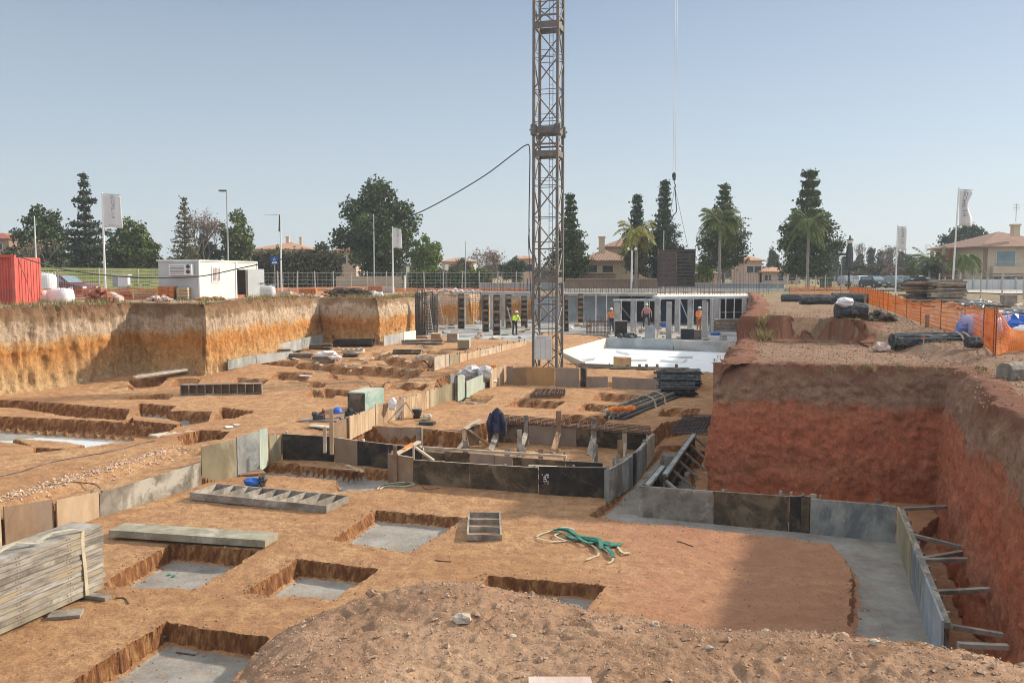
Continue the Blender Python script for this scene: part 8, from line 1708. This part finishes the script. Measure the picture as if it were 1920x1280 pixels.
flagpole(198, 556, 360, 60, 32, 60, 'white banner flag with dark vertical lettering on the tall left pole', 0, 'GOMLIA', .05)
flagpole(737, 550, 425, 86, 15, 36, 'small white banner flag before the giant pine', 0, 'GOMLIA', .05)
flagpole(1679, 549, 422, 84, 16, 42, 'white banner flag behind the timber stack, lower of the two on the right', 0, 'GOMLIA', .05)
flagpole(1785, 552, 352, 70, 25, 66, 'tall leaning white banner flag before the umbrella pine', .22, 'GOMLIA', .10, taper=.35)
def sign(px, by, ty, dist, wpx, hpx, mt, label, pict=False):
    p = at(px, by, dist); zt = D(px, ty, dist).z; r = root('road_sign', p, label, 'sign'); w_ = wpx * dist / FPX; h_ = hpx * dist / FPX; mb = MB(); mb.tube([p, Vector((p.x, p.y, zt - h_))], .035, 6); part(mb, 'post', M['galvanised'], r)
    mb = MB(); mb.box((p.x, p.y - .05, zt - h_ / 2), (w_, .04, h_)); part(mb, 'plate', M[mt], r)
    if pict:
        mb = MB(); c = Vector((p.x, p.y - .075, zt - h_ / 2)); mb.add([c + Vector((-w_ * .36, 0, -h_ * .34)), c + Vector((w_ * .36, 0, -h_ * .34)), c + Vector((0, 0, h_ * .38))], [(0, 1, 2)]); part(mb, 'white_triangle', M['white_paint'], r)
        mb = MB(); c.y -= .006; mb.beam(c + Vector((0, 0, .02)), c + Vector((w_ * .03, 0, h_ * .12)), .07, .006, up=(0, 1, 0)); mb.beam(c, c + Vector((-w_ * .14, 0, -h_ * .26)), .04, .006, up=(0, 1, 0)); mb.beam(c, c + Vector((w_ * .13, 0, -h_ * .26)), .04, .006, up=(0, 1, 0)); mb.blob((c.x + .02, c.y, c.z + h_ * .2), (.04, .005, .04), 1, 8, 5, 0); part(mb, 'walking_figure', M['sign_blue'], r)
sign(516, 546, 481, 86, 14, 15, 'sign_blue', 'blue pedestrian crossing sign left of the giant pine', True); sign(765, 543, 500, 98, 6, 10, 'cream_board', 'small pale sign plate above the left end of the hedge'); sign(838, 543, 496, 98, 6, 10, 'white_paint', 'small white sign plate above the middle of the hedge')
pole(759, 545, 516, 90, .12, 'white_paint', 'gate_post', 'short thick white post at the left end of the hedge', 'post')
# timber stacks at the right
rr = random.Random(17)
def stack(x0, x1, by, ty, dist, n_l, label, group, mts, jit=6, dep=1.2):
    a = at((x0 + x1) / 2, by, dist); h = D(x0, ty, dist).z - a.z
    for k in range(n_l):
        for s in range(2):
            xa = x0 + rr.uniform(-jit, jit); xb = x1 + rr.uniform(-jit, jit); p = D(xa, 500, dist + s * dep * .5); q_ = D(xb, 500, dist + s * dep * .5 + rr.uniform(-.3, .3)); p.z = a.z + h * k / n_l; q_.z = p.z + rr.uniform(-.05, .05)
            slab_board(p, q_, dep * .42, h / n_l * .75, rr.choice(mts), 'stacked_timber', label + ', ' + ORD[k] + (' layer, front' if s == 0 else ' layer, rear'), 'timber', group)
stack(1752, 1812, 562, 524, 53, 8, 'weathered brown timber in the neat stack below the villa', 'timbers of the neat stack', ['timber_brown', 'timber_grey', 'timber_dark', 'ply_brown'])
stack(1700, 1752, 562, 528, 54, 9, 'dark timber in the jumbled stack left of the neat stack', 'timbers of the jumbled stack', ['timber_dark', 'timber_dark', 'ply_brown'], 10)
stack(1690, 1830, 570, 562, 51, 2, 'long dark timber lying under both stacks', 'bottom timbers', ['timber_dark', 'timber_brown'], 16)
tangle(1725, 545, 62, 28, 56, 'dark_steel', 'dark props and bars piled on the jumbled timber stack', 90, 5, .05)
for i in range(24):
    x = rr.uniform(1700, 1925); y = rr.uniform(572, 600); p = at(x, y, rr.uniform(36, 46)); q_ = p + Vector((rr.uniform(-1.2, 1.6), rr.uniform(-.6, .6), .05)); slab_board(p, q_, .14, .08, rr.choice(['timber_grey', 'timber_pale', 'ply_grey', 'timber_dark']), 'scrap_timber', 'scrap timber littering the ground behind the orange netting', 'timber', 'scrap timber behind the netting', lift=rr.uniform(0, .15))
tangle(1835, 580, 50, 18, 42, 'galvanised', 'grey wire tangle behind the orange netting', 60, 7, .02); tangle(1905, 600, 60, 20, 38, 'grey_paint', 'pale grey scrap heap at the right edge behind the netting', 60, 8, .04)
rubble(1850, 578, 50, 8, 44, 'stone_pale', 'pale stony scrap beyond the netting', 30, 12, .16)
p = at(1890, 585, 40); r = root('pallet', p, 'grey crate standing among the scrap at the right edge', 'crate'); box_part(r, 'body', (p.x, p.y, p.z + .3), (.5, .5, .5), 'timber_grey'); box_part(r, 'rim', (p.x, p.y, p.z + .575), (.56, .56, .05), 'timber_pale')
big_bag(1836, 634, 590, 62, 25.6, 'pale violet bulk bag behind the orange netting', 'plastic_purple', 11); big_bag(1896, 632, 592, 48, 26.5, 'right-hand violet bulk bag beside the blue-topped one', 'plastic_purple', 12)
p = at(1812, 634); mb = MB(); mb.blob((p.x, p.y, p.z + .22), (.35, .3, .28), 3, 10, 7, .2); single(mb, 'blue_sack', M['cloth_blue'], tuple(p), 'dull blue sack at the foot of the violet bag', 'bag')
p = at(1908, 634); zt = ZAT(1908, 600, p); mb = MB(); mb.blob((p.x, p.y, zt - .15), (.42, .35, .32), 9, 10, 7, .2); single(mb, 'blue_sheet', M['plastic_blue'], (p.x, p.y, p.z), 'bright blue plastic sheet on top of the right-hand bag', 'sheet')
p = at(1922, 640); zt = ZAT(1915, 622, p); mb = MB(); mb.blob((p.x - .1, p.y, zt - .1), (.3, .3, .3), 4, 10, 7, .2); single(mb, 'white_sheet', M['sack_white'], (p.x, p.y, p.z), 'white crumpled sheet below the blue plastic at the right edge', 'sheet')
# weeds and dry grass
def tufts(name, pos, size, mt, label, seed, spread=.12, blades=7):
    rng = np.random.RandomState(seed); n = len(pos); pos = np.array(pos, float); V_ = []
    c = np.repeat(pos, blades, 0); m = len(c); c[:, :2] += rng.normal(size=(m, 2)) * spread; a = rng.rand(m) * 6.28; L_ = size * (.5 + rng.rand(m)); ln = rng.normal(size=(m, 2)) * .45
    tip = c + np.stack([ln[:, 0] * L_, ln[:, 1] * L_, L_], 1); w_ = np.stack([np.cos(a), np.sin(a), 0 * a], 1) * size * .07
    P_ = np.stack([c - w_, c + w_, tip], 1); F_ = (np.arange(m) * 3)[:, None] + np.arange(3)[None]; o = make_obj(name, P_.reshape(-1, 3), F_.tolist(), M[mt]); tag(o, label, 'grass', kind='stuff')
rng = np.random.RandomState(5); pos = []
for i in range(len(LB) - 5):
    a, b = LB[i], LB[i + 1]; e = b - a; n_ = Vector((-e.y, e.x)).normalized()
    for k in range(int(e.length * 16)):
        f = rng.rand(); q_ = a + e * f + n_ * (.25 + 2.6 * rng.rand() ** 1.6)
        if fbm(np.array([q_.x * .4]), np.array([q_.y * .4]), 3, 70)[0] > -.1: pos.append((q_.x, q_.y, zg(q_.x, q_.y) + .0))
tufts('dry_grass', pos, .24, 'dry_grass', 'dry grass fringing the rim of the left bank', 1); tufts('dry_grass', pos[::3], .2, 'weed_green', 'greenish weeds among the dry grass of the left rim', 2)
pos = [(lambda p: (p.x, p.y, p.z))(at(rng.uniform(1425, 1720), rng.uniform(600, 652))) for _ in range(60)] + [(lambda p: (p.x, p.y, p.z))(at(rng.uniform(1440, 1700), rng.uniform(566, 600))) for _ in range(90)] + [(lambda p: (p.x, p.y, p.z))(at(rng.uniform(1650, 1860), rng.uniform(600, 660))) for _ in range(60)]
tufts('dry_grass', pos, .10, 'dry_grass', 'dry grass and weeds on the right-hand ground around the recess', 3)
pos = [(lambda p: (p.x, p.y, p.z))(at(rng.uniform(1540, 1880), rng.uniform(686, 702))) for _ in range(40)] + [(lambda p: (p.x, p.y, p.z))(at(rng.normal(1835, 6), rng.normal(697, 3))) for _ in range(16)]
tufts('weeds', pos, .10, 'weed_green', 'small green weeds near the lip of the red earth block', 4, .05)
pos = [(lambda p: (p.x, p.y, p.z))(at(rng.normal(1432, 8), rng.uniform(624, 645), 29.5 + rng.rand())) for _ in range(40)]
tufts('tall_grass', pos, .3, 'dry_grass', 'tall bleached grass at the left end of the recess rim', 6, .08)

# ------------------------------------------------------------------ air
mb = MB(); mb.box((0, 340, 26), (1500, 900, 58)); hz = make_obj('haze', mb.v, mb.f, []); hz['kind'] = 'stuff'
hm = bpy.data.materials.new('haze'); hm.use_nodes = True; hn = hm.node_tree; hn.nodes.clear(); ho = hn.nodes.new('ShaderNodeOutputMaterial'); hv = hn.nodes.new('ShaderNodeVolumePrincipled')
hv.inputs['Color'].default_value = (.86, .93, 1.0, 1); hv.inputs['Density'].default_value = HAZE; hv.inputs['Anisotropy'].default_value = .2; hn.links.new(hv.outputs[0], ho.inputs['Volume']); hz.data.materials.append(hm)
if HAZE <= 0: bpy.data.objects.remove(hz)
